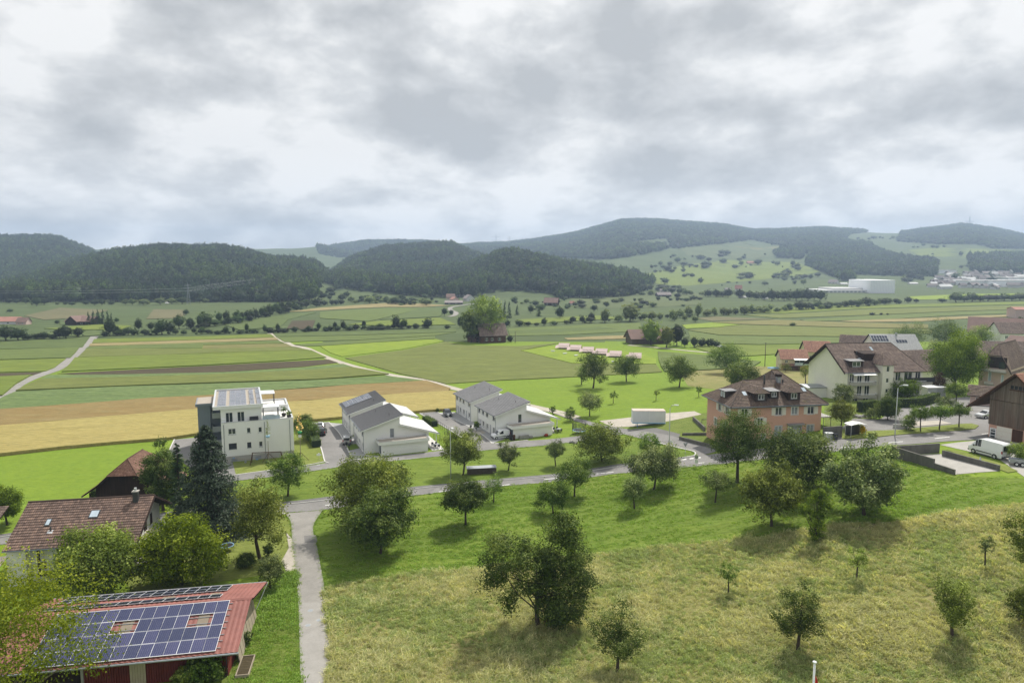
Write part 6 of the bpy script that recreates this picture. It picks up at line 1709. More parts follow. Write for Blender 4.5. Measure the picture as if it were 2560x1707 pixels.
# ---------------- terrace houses
def terrace_house(name, label, o, ang, roof, tone, garage=True, solar=False, lean='roof_pale', lean_back=13.0):
 t = building(name, label, o, ang)
 Wd, D, he, hr = 7.4, 11.5, 5.0, 7.25
 mb = MB()
 fop = [(5.35, 6.2, 2.85, 4.7)]
 wallmesh(mb, (0, 0), (Wd, 0), -0.3, he, fop)
 up = [(D - 11.2, D - 10.0, 3.5, 4.5), (D - 8.8, D - 7.4, 3.5, 4.5), (D - 6.2, D - 4.8, 3.5, 4.5), (D - 2.1, D - 0.7, 3.5, 4.65)]
 dn = [(D - 11.1, D - 10.5, 0.8, 1.95), (D - 10.1, D - 9.2, 0.02, 2.1), (D - 8.6, D - 7.3, 0.75, 1.95), (D - 6.0, D - 4.7, 0.75, 1.95), (D - 3.9, D - 2.95, 0.02, 2.15), (D - 2.0, D - 0.7, 0.8, 1.95)]
 wallmesh(mb, (0, D), (0, 0), -0.3, he, up + dn)
 wallmesh(mb, (Wd, 0), (Wd, D), -0.3, hr)
 wallmesh(mb, (Wd, D), (0, D), -0.3, he)
 mb.add([(0, 0, he), (Wd, 0, he), (Wd, 0, hr)], [(0, 1, 2)])
 mb.add([(0, D, he), (Wd, D, he), (Wd, D, hr)], [(2, 1, 0)])
 mb.build('wall', M['render_white'], t)
 window(t, (0, 0), (Wd, 0), fop[0], mull=0, frame='grey_frame', pane='blind_grey' if tone == 'a' else 'glass')
 for k, op in enumerate(up):
  window(t, (0, D), (0, 0), op, mull=0, frame='grey_frame', pane='glass', depth=.14)
 for k, op in enumerate(dn):
  if k in (1, 4):
   door(t, (0, D), (0, 0), op, 'grey_frame')
  else:
   window(t, (0, D), (0, 0), op, mull=0 if k == 0 else 1, pane='glass', depth=.14)
 # monopitch roof, low on the left
 s = (hr - he) / Wd
 ov = 0.62
 f = lambda u: he + s * u + 0.12
 eL, eR, rR, rL = (-ov, D + ov, f(-ov)), (-ov, -ov, f(-ov)), (Wd + ov, -ov, f(Wd + ov)), (Wd + ov, D + ov, f(Wd + ov))
 if roof == 'seam':
  ro = MB().slab([eR, rR, rL, eL], .16).build('roof', M['roof_grey'], t)
  rb = MB()
  for k in range(31):
   v = -ov + 0.08 + k * (D + 2 * ov - 0.16) / 30
   rb.slab([(-ov + .02, v - .03, f(-ov) + .055), (Wd + ov - .02, v - .03, f(Wd + ov) + .055), (Wd + ov - .02, v + .03, f(Wd + ov) + .055), (-ov + .02, v + .03, f(-ov) + .055)], .053)
  tag(rb.build('seam', M['roof_grey'], ro), kind='stuff')
 else:
  ro = tiles(t, eL, eR, rR, rL, 'tiles_grey', .33, .42, under='roof_grey')
 MB().slab([(-ov, -ov - .05, f(-ov) - .06), (Wd + ov, -ov - .05, f(Wd + ov) - .06), (Wd + ov, -ov - .003, f(Wd + ov) - .06), (-ov, -ov - .003, f(-ov) - .06)], .22).build('verge_board', M['white_frame'], t)
 gutter(t, (-ov - .06, -ov, f(-ov) - .05), (-ov - .06, D + ov, f(-ov) - .05))
 downpipe(t, -.06, .12, 0, he)
 downpipe(t, -.06, D - .12, 0, he)
 for u, v in ((4.3, D - 2.5), (5.8, 2.6)):
  MB().tube([(u, v, f(u) - .05), (u, v, f(u) + .5)], .05, 6).build('vent_pipe', M['metal_dark'], t)
 if solar:
  U = np.array([1, 0, s]) / math.hypot(1, s)
  panels(t, (0.0, D - 5.6, f(0)), U, (0, 1, 0), 6, 5, 1.05, 1.08, .02, 'solar_grey', frame='metal_grey', up=.14)
 # lean-to on the right
 hb, hw = 5.35, 2.95
 q = [(Wd - .25, -ov, 5.6), (15.6, -ov, 2.92), (15.6, lean_back - .6, 2.92), (Wd + .012, lean_back - .6, 5.6)]
 q = [(Wd + .012, -ov, 5.55), (15.6, -ov, 2.92), (15.6, lean_back - .6, 2.92), (Wd + .012, lean_back - .6, 5.55)]
 lo = MB().slab(q, .14).build('lean_to_roof', M[lean], t)
 MB().slab([(Wd - .25, -ov - .06, 5.66), (15.65, -ov - .06, 2.98), (15.65, -ov - .003, 2.98), (Wd - .25, -ov - .003, 5.66)], .07).build('verge_trim', M['metal_dark'], lo)
 MB().slab([(Wd - .2, -ov - .05, 5.56), (15.6, -ov - .05, 2.89), (15.6, -ov - .003, 2.89), (Wd - .2, -ov - .003, 5.56)], .2).build('verge_board', M['white_frame'], lo)
 mb = MB()
 wl = lambda u: 5.55 - (u - Wd) * (5.55 - 2.92) / (15.6 - Wd) - .15
 mb.add([(Wd, 0, -.3), (13.35, 0, -.3), (13.35, 0, wl(13.35)), (Wd, 0, wl(Wd))], [(0, 1, 2, 3)])
 wallmesh(mb, (13.35, 0), (13.35, lean_back - 1.2), -.3, wl(13.35), [(1.5, 3.9, .02, 2.2), (6.0, 8.5, .02, 2.2)])
 mb.add([(Wd, lean_back - 1.2, -.3), (13.35, lean_back - 1.2, -.3), (13.35, lean_back - 1.2, wl(13.35)), (Wd, lean_back - 1.2, wl(Wd))], [(3, 2, 1, 0)])
 mb.build('wing_wall', M['render_white'], t)
 for op in ((1.5, 3.9, .02, 2.2), (6.0, 8.5, .02, 2.2)):
  window(t, (13.35, 0), (13.35, lean_back - 1.2), op, 'terrace_door', mull=1, sill=False)
 for v in (0.25, lean_back * .5, lean_back - 1.4):
  MB().box(15.1, 15.25, v - .08, v + .08, -.2, 2.95).build('post', M['white_frame'], t)
 if garage:
  mb = MB()
  wallmesh(mb, (2.95, -2.85), (12.5, -2.85), -.3, 2.25)
  wallmesh(mb, (12.5, -2.85), (12.5, -.012), -.3, 2.25)
  wallmesh(mb, (2.95, -.012), (2.95, -2.85), -.3, 2.25, [(.25, 2.6, .02, 2.1)])
  mb.build('garage_wall', M['render_white'], t)
  MB().box(2.99 + .1, 3.15 + .1, -2.6, -.26, .02, 2.1).build('garage_door', M['cladding_grey'], t)
  gr = MB().box(2.45, 12.75, -3.25, -.008, 2.25, 2.62).box(2.45, 12.75, -3.25, -3.13, 2.622, 2.86).box(2.45, 12.75, -.12, -.008, 2.622, 2.86).box(2.45, 2.57, -3.128, -.122, 2.622, 2.86).box(12.63, 12.75, -3.128, -.122, 2.622, 2.86).build('garage_roof', M['render_white'], t)
  MB().box(2.58, 12.62, -3.12, -.13, 2.624, 2.70).build('gravel_bed', M['gravel_roof'], gr)
  MB().box(2.43, 12.77, -3.27, -3.12, 2.862, 2.89).box(2.43, 2.58, -3.118, -.122, 2.862, 2.89).box(12.62, 12.77, -3.118, -.122, 2.862, 2.89).box(2.43, 12.77, -.12, -.006, 2.862, 2.89).build('parapet_cap', M['metal_grey'], gr)
 MB().box(13.4, 16.0, -2.9, lean_back - 1.0, -.2, .09).build('terrace', M['terrace_slab'], t)
 return t
A0 = np.array([-29.84, 134.29, 0.0])
B0 = np.array([-3.54, 147.51, 0.0])
def along(o, ang, u, v, z=0.0):
 a = R(ang)
 return np.array([o[0] + u * math.cos(a) - v * math.sin(a), o[1] + u * math.sin(a) + v * math.cos(a), o[2] + z])
terrace_house('terrace_house', 'white terrace house with dark seamed single pitch roof, front one of the left pair', A0, 22.5, 'seam', 'a')
terrace_house('terrace_house', 'white terrace house with pale solar panels on its roof, rear one of the left pair', along(A0, 22.5, 0, 16.4), 22.5, 'seam', 'a', garage=False, solar=True, lean_back=12.4)
terrace_house('terrace_house', 'white terrace house with grey tiled roof and white van, front one of the right pair', B0, 23.0, 'tile', 'b')
terrace_house('terrace_house', 'white terrace house with grey tiled roof, rear one of the right pair', along(B0, 23.0, 0, 16.4), 23.0, 'tile', 'b', garage=False, lean_back=12.4)
# ---------------- white apartment block with roof terrace
def apartment_block():
 t = building('apartment_block', 'white flat roofed apartment block with roof terrace and grey stair tower', (-48.47, 130.85, 0), 22, 'building')
 x0, x1, D, hp = -7.75, 5.45, 21.3, 7.45
 ops = [(-6.54 - x0, -5.18 - x0, 5.45, 6.6), (-3.2 - x0, -2.5 - x0, 5.45, 6.5), (-1.1 - x0, -.43 - x0, 5.4, 6.45), (-6.54 - x0, -5.11 - x0, 2.53, 3.7), (-3.23 - x0, -2.5 - x0, 2.53, 3.63), (-1.09 - x0, -.41 - x0, 2.51, 3.6)]
 mb = MB()
 wallmesh(mb, (x0, 0), (x1, 0), 1.15, hp, ops)
 wallmesh(mb, (x1, 0), (x1, D), 1.15, hp)
 wallmesh(mb, (x1, D), (x0, D), 1.15, hp)
 lops = [(D - 11.5, D - 8.8, 4.2, 6.6), (D - 11.5, D - 8.8, 1.4, 3.7), (D - 6, D - 4.4, 5.0, 6.4), (D - 6, D - 4.4, 2.2, 3.6)]
 wallmesh(mb, (x0, D), (x0, 0), 1.15, hp, lops, .6)
 mb.build('wall', M['render_white'], t)
 for op in lops:
  window(t, (x0, D), (x0, 0), op, mull=1, frame='grey_frame', depth=.4)
 for k, op in enumerate(ops):
  window(t, (x0, 0), (x1, 0), op, mull=1 if k == 0 else 0, frame='white_frame' if k not in (3, 4) else 'metal_dark', pane='blind_dark' if k in (3, 4) else 'glass')
 pl = MB()
 pl.box(x0 + .05, x1 - .05, .05, D - .05, -.6, 1.148)
 po = pl.build('plinth', M['plinth'], t)
 for a in (-6.2, -1.9):
  MB().box(a, a + 1.15, .0, .045, .1, .75).build('cellar_window', M['blind_grey'], po)
 # parapet and roof terrace
 pp = MB()
 for b in ((x0, x1, 0, .28, hp + .002, hp + .33), (x1 - .28, x1, .282, D, hp + .002, hp + .33), (x0, x1 - .282, D - .28, D, hp + .002, hp + .33), (x0, x0 + .28, .282, D - .282, hp + .002, hp + .33)):
  pp.box(*b)
 pp.build('parapet', M['render_white'], t)
 cp = MB()
 for b in ((x0 - .05, x1 + .05, -.05, .32, hp + .333, hp + .38), (x1 - .32, x1 + .05, .322, D + .05, hp + .333, hp + .38), (x0 - .05, x1 - .322, D - .32, D + .05, hp + .333, hp + .38)):
  cp.box(*b)
 cp.build('parapet_cap', M['metal_pale'], t)
 MB().box(x0 + .29, x1 - .29, .29, D - .29, hp - .2, hp + .06).build('terrace', M['terrace_slab'], t)
 # penthouse
 zb, zt = hp + .065, 10.25
 a0, a1 = -7.75, -.35
 fo = [(-6.9 - a0, -5.6 - a0, zb + .1, 9.55), (-4.8 - a0, -3.5 - a0, zb + .1, 9.55)]
 mb = MB()
 wallmesh(mb, (a0 + .0, 1.05), (a1, 1.05), zb, zt, fo)
 ro = [(2.5, 6.0, zb + .05, 9.7), (9, 13, zb + .05, 9.7)]
 wallmesh(mb, (a1, 1.05), (a1, 20.0), zb, zt, ro)
 wallmesh(mb, (a1, 20.0), (a0, 20.0), zb, zt)
 wallmesh(mb, (a0, 20.0), (a0, 1.05), zb, zt, [(12.5, 15.5, zb + .1, 9.6)])
 ph = mb.build('penthouse', M['render_white'], t)
 for op in fo:
  window(t, (a0, 1.05), (a1, 1.05), op, 'terrace_door', mull=1, sill=False)
 for op in ro:
  window(t, (a1, 1.05), (a1, 20), op, 'terrace_door', mull=2, sill=False)
 window(t, (a0, 20), (a0, 1.05), (12.5, 15.5, zb + .1, 9.6), mull=1, frame='grey_frame')
 rf = MB().box(-9.1, -.05, .75, 20.3, zt + .003, zt + .25)
 for b in ((-9.1, -.05, .75, 1.0, zt + .253, zt + .62), (-9.1, -.05, 20.05, 20.3, zt + .253, zt + .62), (-9.1, -8.85, 1.003, 20.047, zt + .253, zt + .62), (-.3, -.05, 1.003, 20.047, zt + .253, zt + .62)):
  rf.box(*b)
 r_ = rf.build('roof', M['render_white'], t)
 MB().box(-8.84, -.31, 1.01, 20.04, zt + .255, zt + .33).build('gravel_bed', M['gravel_roof'], r_)
 cp = MB()
 for b in ((-9.15, 0, .7, 1.04, zt + .623, zt + .66), (-9.15, 0, 20.01, 20.35, zt + .623, zt + .66), (-9.15, -8.8, 1.043, 20.007, zt + .623, zt + .66), (-.35, 0, 1.043, 20.007, zt + .623, zt + .66)):
  cp.box(*b)
 cp.build('parapet_cap', M['metal_pale'], r_)
 z2 = zt + .36
 panels(t, (-8.3, 2.0, z2), (1, 0, 0), (0, 1, 0), 1, 10, 1.5, 1.76, .03, 'solar_grey', frame='metal_pale', up=.1)
 panels(t, (-6.1, 1.8, z2), (1, 0, 0), (0, 1, 0), 3, 10, 1.0, 1.76, .03, 'solar_grey', frame='metal_pale', up=.1)
 panels(t, (-2.35, 2.0, z2), (1, 0, 0), (0, 1, 0), 2, 3, .78, 5.2, .55, 'solar_grey', frame='metal_pale', up=.16)
 # stair tower
 w = MB()
 w.box(-12.3, -9.95, 11.2, 18.2, -.3, 9.2).box(-9.948, -7.752, 12.0, 17.6, -.3, 9.1)
 tw = w.build('stair_tower', M['cladding_grey'], t)
 MB().box(-12.65, -9.1, 10.8, 18.6, 9.202, 9.75).build('tower_roof', M['cladding_grey'], t)
 MB().box(-12.4, -9.3, 11.0, 18.4, 9.752, 9.80).build('gravel_bed', M['gravel_roof'], tw)
 for z in (1.3, 4.1, 6.9):
  b = MB().box(-9.6, -7.76, 9.2, 11.9, z, z + .18).box(-9.6, -9.5, 9.2, 11.9, z + .182, z + 1.1).box(-9.498, -7.76, 9.2, 9.3, z + .182, z + 1.1)
  b.build('balcony', M['metal_grey'], t)
 # pergolas
 for (v0, v1) in ((.6, 3.6), (15.9, 19.6)):
  pg = MB()
  for u in (-.02, 2.75):
   for v in (v0 + .06, v1 - .06):
    pg.box(u - .06, u + .06, v - .06, v + .06, hp + .07, 10.02)
  p_ = pg.build('pergola_frame', M['metal_dark'], t)
  MB().slab([(-.15, v0, 10.2), (2.9, v0, 10.12), (2.9, v1, 10.12), (-.15, v1, 10.2)], .16).build('pergola_roof', M['white_metal'], p_)
 MB().box(-.28, 5.1, 9.4, 9.7, hp + .07, hp + 1.3).build('terrace_divider', M['render_white'], t)
 MB().box(-.28, 3.0, .32, .34, hp + .39, hp + 1.1).build('glass_balustrade', M['glass_bright'], t)
 for u in (-7.3, .05, 4.75):
  MB().tube([(u, -.06, .1), (u, -.06, hp)], .06, 6).build('downpipe', M['metal_grey'], t)
 return t
apartment_block()
AP = (-48.47, 130.85, 0)
def roof_item(u, v, z):
 return tuple(along(AP, 22, u, v, z))
t = thing('garden_sofa', 'dark garden sofa on the roof terrace of the apartment block', 'sofa', roof_item(-1.8, .7, 7.52), R(22))
MB().box(-.8, .8, -.35, .35, .05, .42).build('seat', M['cushion_dark'], t)
MB().box(-.8, .8, .2, .38, .422, .95).build('backrest', M['cushion_dark'], t)
MB().box(-.82, -.6, -.36, .36, .422, .62).build('armrest', M['cushion_dark'], t)
MB().box(.6, .82, -.36, .36, .422, .62).build('armrest', M['cushion_dark'], t)
t = thing('white_cabinet', 'small white box on the terrace parapet left corner of the apartment block', 'cabinet', roof_item(-7.2, .75, 7.52), R(22))
MB().box(-.35, .35, -.3, .3, 0, .8).build('body', M['white_metal'], t)
MB().box(-.38, .38, -.33, .33, .802, .86).build('lid', M['white_metal'], t)
for k, (u, v, lab) in enumerate([(3.9, 3.2, 'dark pot with a bushy plant on the roof terrace of the apartment block'), (4.75, 1.2, 'second dark plant pot at the terrace corner of the apartment block')]):
 t = thing('potted_plant', lab, 'plant', roof_item(u, v, 7.52), 0)
 MB().tube([(0, 0, 0), (0, 0, .3), (0, 0, .62)], [.28, .42, .46], 10).build('pot', M['soil_pot'], t)
 mb, V, F, sh = tree_parts(40 + k, 1.7 - .6 * k, 1.2, .3, leaves=500, leaf=.16, clumps=10)
 mb.build('stem', M['bark'], t, (0, 0, .3))
 link('foliage', npmesh('foliage', V, F, mats=[M['leaf_apple']], rnd=sh), t, (0, 0, .3))
t = thing('dining_table', 'grey dining table under the front pergola of the apartment block', 'table', roof_item(1.2, 2.0, 7.52), R(22))
MB().box(-.9, .9, -.5, .5, .7, .76).build('table_top', M['metal_grey'], t)
for a in (-.8, .75):
 for b in (-.4, .35):
  MB().box(a, a + .06, b, b + .06, 0, .698).build('leg', M['metal_dark'], t)
# ---------------- pink house
def gable_tri(mb, a, b, c):
 mb.add([a, b, c], [(0, 1, 2)])
def dormer(root, uc, v0, w, z0, z1, dep, kind, roofm, facem='wood_dark_shingle', winw=1.25):
 """dormer with front at v0, centre uc, width w, base z0, eave z1, running back dep"""
 mb = MB()
 op = [(w / 2 - winw / 2, w / 2 + winw / 2, z0 + .30, z1 - .15)]
 wallmesh(mb, (uc - w / 2, v0), (uc + w / 2, v0), z0 - .5, z1, op, .1)
 mb.add([(uc - w / 2, v0, z0 - .5), (uc - w / 2, v0, z1), (uc - w / 2, v0 + dep, z1), (uc - w / 2, v0 + dep, z0 - .5)], [(0, 1, 2, 3)])
 mb.add([(uc + w / 2, v0, z0 - .5), (uc + w / 2, v0, z1), (uc + w / 2, v0 + dep, z1), (uc + w / 2, v0 + dep, z0 - .5)], [(3, 2, 1, 0)])
 d = mb.build('dormer', M[facem], root)
 window(root, (uc - w / 2, v0), (uc + w / 2, v0), op[0], 'dormer_window', mull=1, sill=True, depth=.06)
 ov = .35
 if kind == 'flat':
  MB().slab([(uc - w / 2 - .2, v0 - .3, z1 + .1), (uc + w / 2 + .2, v0 - .3, z1 + .1), (uc + w / 2 + .2, v0 + dep, z1 + .28), (uc - w / 2 - .2, v0 + dep, z1 + .28)], .09).build('dormer_roof', M[roofm], root)
 else:
  a, b, h = uc - w / 2 - ov, uc + w / 2 + ov, kind
  vb = v0 + dep + .6
  f0 = v0 - ov
  pk = v0 + 1.15
  tiles(root, (a, f0, z1), (b, f0, z1), (uc, pk, z1 + h), (uc, pk, z1 + h), roofm, .26, .3, .08, 'dormer_roof')
  tiles(root, (a, vb, z1), (a, f0, z1), (uc, pk, z1 + h), (uc, vb, z1 + h), roofm, .26, .3, .08, 'dormer_roof')
  tiles(root, (b, f0, z1), (b, vb, z1), (uc, vb, z1 + h), (uc, pk, z1 + h), roofm, .26, .3, .08, 'dormer_roof')
 return d
def pink_house():
 t = building('pink_house', 'salmon pink two storey house with brown hipped roof and cream shutters', (40.09, 121.62, 6.2), 9)
 L, D1, D2, he = 17.5, 10.6, 15.6, 6.05
 F0, F1 = (0, 0), (L, 0)
 up = [(1.65, 2.9, 4.3, 5.7), (8.3, 9.6, 4.3, 5.75), (11.5, 12.75, 4.3, 5.75), (14.7, 16.0, 4.3, 5.75)]
 mid = [(4.85, 5.95, 2.55, 3.9)]
 lo = [(8.4, 9.7, .45, 2.25), (11.1, 13.5, -.3, 2.1), (14.75, 16.1, .45, 2.25), (1.5, 2.8, .5, 2.1), (5.7, 6.5, -.2, .9)]
 mb = MB()
 wallmesh(mb, F0, F1, -2.0, he, up + mid + lo)
 lw = [(D1 - 5.9, D1 - 4.7, 4.3, 5.6), (D1 - 2.9, D1 - 1.6, 4.3, 5.6), (D1 - 3.6, D1 - 2.4, 1.2, 2.6), (D1 - 7.4, D1 - 6.3, 1.2, 2.6)]
 wallmesh(mb, (0, D1), (0, 0), -2.0, he, lw)
 wallmesh(mb, (L, 0), (L, D2), -2.0, he, [(2.0, 3.2, 3.4, 5.5)])
 wallmesh(mb, (L, D2), (9.0, D2), -2.0, he)
 wallmesh(mb, (9.0, D2), (9.0, D1), -2.0, he)
 wallmesh(mb, (9.0, D1), (0, D1), -2.0, he)
 mb.build('wall', M['render_pink'], t)
 MB().box(-.04, L + .04, -.05, -.004, -2, -.15).build('plinth', M['concrete'], t)
 for k, op in enumerate(up):
  window(t, F0, F1, op, mull=1, pane='blind_grey' if k == 2 else 'glass', frame='white_frame', shutters=None if k == 2 else 'cream_shutter', surround='white_frame')
 window(t, F0, F1, mid[0], mull=1, shutters='cream_shutter', surround='white_frame')
 for op in (lo[0], lo[2], lo[3], lo[4]):
  window(t, F0, F1, op, mull=1, pane='blind_grey', surround='grey_frame')
 dd = door(t, F0, F1, lo[1], 'grey_frame')
 MB().box(10.9, 11.08, -.06, -.004, -.3, 2.35).box(13.52, 13.7, -.06, -.004, -.3, 2.35).box(11.082, 13.518, -.06, -.004, 2.12, 2.35).build('door_surround', M['grey_frame'], t)
 MB().slab([(10.6, -.9, 2.62), (13.95, -.9, 2.62), (13.95, -.008, 2.68), (10.6, -.008, 2.68)], .12).build('canopy', M['metal_grey'], t)
 for op in lw:
  window(t, (0, D1), (0, 0), op, mull=1, shutters='cream_shutter' if op[2] > 4 else None, surround='white_frame')
 door(t, (L, 0), (L, D2), (2.0, 3.2, 3.4, 5.5))
 # roof
 ov, s = .85, .60
 z0 = he + .15
 h1, h2 = z0 + 3.75, z0 + 5.15
 v1, v2 = -ov + 3.75 / s, -ov + 5.15 / s
 u1, u2 = 4.6, 11.6
 uR = L + ov
 uR2 = uR - 5.15 / .92
 # front plane, split where the higher part begins
 tiles(t, (-ov, -ov, z0), (u2, -ov, z0), (u2, v1, h1), (u1, v1, h1), 'tiles_dark')
 tiles(t, (u2, -ov, z0), (uR, -ov, z0), (uR2, v2, h2), (u2 + .05, v2, h2), 'tiles_dark')
 tiles(t, (-ov, D1 + ov, z0), (-ov, -ov, z0), (u1, v1, h1), (u1, v1, h1), 'tiles_dark')
 tiles(t, (u2, D1 + ov, z0), (-ov, D1 + ov, z0), (u1, v1, h1), (u2, v1, h1), 'tiles_dark')
 tiles(t, (uR, -ov, z0), (uR, D2 + ov, z0), (uR2, v2, h2), (uR2, v2, h2), 'tiles_dark')
 tiles(t, (uR, D2 + ov, z0), (u2 - 2.2, D2 + ov, z0), (u2 + .05, v2, h2), (uR2, v2, h2), 'tiles_dark')
 tiles(t, (u2 - 2.2, D2 + ov, z0), (u2 - 1.6, v1, h1), (u2 + .05, v2, h2), (u2 + .05, v2, h2), 'tiles_dark')
 MB().add([(u2 - .01, v1, h1 - .02), (u2 - .01, v2, h2 - .02), (u2 - 1.6, v1, h1)], [(0, 1, 2)]).build('roof_return', M['wood_dark_shingle'], t)
 ridgecap(t, [(u1, v1, h1 + .05), (u2, v1, h1 + .05)], 'tiles_dark')
 ridgecap(t, [(u2, v2, h2 + .05), (uR2, v2, h2 + .05)], 'tiles_dark')
 ridgecap(t, [(-ov, -ov, z0 + .06), (u1, v1, h1 + .05)], 'tiles_dark')
 ridgecap(t, [(uR, -ov, z0 + .06), (uR2, v2, h2 + .05)], 'tiles_dark')
 MB().box(-ov + .1, uR - .1, -ov + .1, .0, z0 - .24, z0 - .12).box(-ov + .1, -.004, .004, D1 + ov - .1, z0 - .24, z0 - .12).build('soffit', M['wood_dark'], t)
 gutter(t, (-ov, -ov - .08, z0 - .04), (uR, -ov - .08, z0 - .04))
 gutter(t, (-ov - .08, -ov, z0 - .04), (-ov - .08, D1 + ov, z0 - .04))
 dormer(t, 5.5, .2, 2.4, 6.95, 8.4, 4.2, 1.05, 'tiles_dark', winw=1.2)
 dormer(t, 12.0, .2, 2.4, 6.95, 8.4, 4.4, 1.05, 'tiles_dark', winw=1.2)
 dormer(t, 8.35, .75, 1.8, 7.3, 8.6, 3.2, 'flat', 'roof_grey', winw=1.0)
 # flat dormer on the left hip
 m = MB()
 m.box(.2, 3.6, 3.4, 5.6, 6.6, 8.25)
 ld = m.build('dormer', M['wood_dark_shingle'], t)
 MB().slab([(-.1, 3.2, 8.4), (3.9, 3.2, 8.55), (3.9, 5.8, 8.55), (-.1, 5.8, 8.4)], .12).build('dormer_roof', M['roof_grey'], ld)
 for v in (3.8, 4.75):
  window(t, (.19, 5.6), (.19, 3.4), (5.6 - v - .55, 5.6 - v, 7.15, 8.1), 'dormer_window', mull=0, pane='glass_bright', depth=-.03, sill=False)
 # chimneys, pipes, skylights
 MB().box(11.05, 11.75, 4.4, 5.1, 8.6, 10.6).build('chimney', M['metal_grey'], t)
 MB().box(10.95, 11.85, 4.3, 5.2, 10.602, 11.15).build('chimney_cap', M['wood_dark'], t)
 MB().tube([(8.35, 4.4, 8.6), (8.35, 4.4, 11.0)], .17, 8).build('flue_pipe', M['metal_dark'], t)
 MB().tube([(12.1, 4.4, 8.6), (12.1, 4.4, 10.2)], .13, 8).build('flue_pipe', M['metal_dark'], t)
 for u, v in ((3.2, 2.1), (15.35, 2.6)):
  zz = z0 + (v + ov) * s
  q = [(u - .4, v - .5), (u + .4, v - .5), (u + .4, v + .5), (u - .4, v + .5)]
  sk = MB().slab([(a, b, z0 + (b + ov) * s + .16) for a, b in q], .12).build('skylight', M['metal_dark'], t)
  q = [(u - .32, v - .42), (u + .32, v - .42), (u + .32, v + .42), (u - .32, v + .42)]
  MB().slab([(a, b, z0 + (b + ov) * s + .175) for a, b in q], .01).build('pane', M['glass_bright'], sk)
 # balcony on the right side
 bl = MB().box(L + .01, L + 3.2, 1.5, 5.0, 3.1, 3.28).build('balcony', M['concrete'], t)
 r_ = MB()
 for k in range(9):
  r_.box(L + .05 + k * .38, L + .08 + k * .38, 1.5, 1.54, 3.28, 4.3)
 r_.box(L + .02, L + 3.2, 1.49, 1.55, 4.3, 4.36)
 r_.build('railing', M['metal_grey'], bl)
 for u in (1.6, 3.1):
  MB().tube([(L + u, 1.6, -.6), (L + u, 1.6, 3.1)], .06, 6).build('post', M['metal_grey'], bl)
 return t
pink_house()
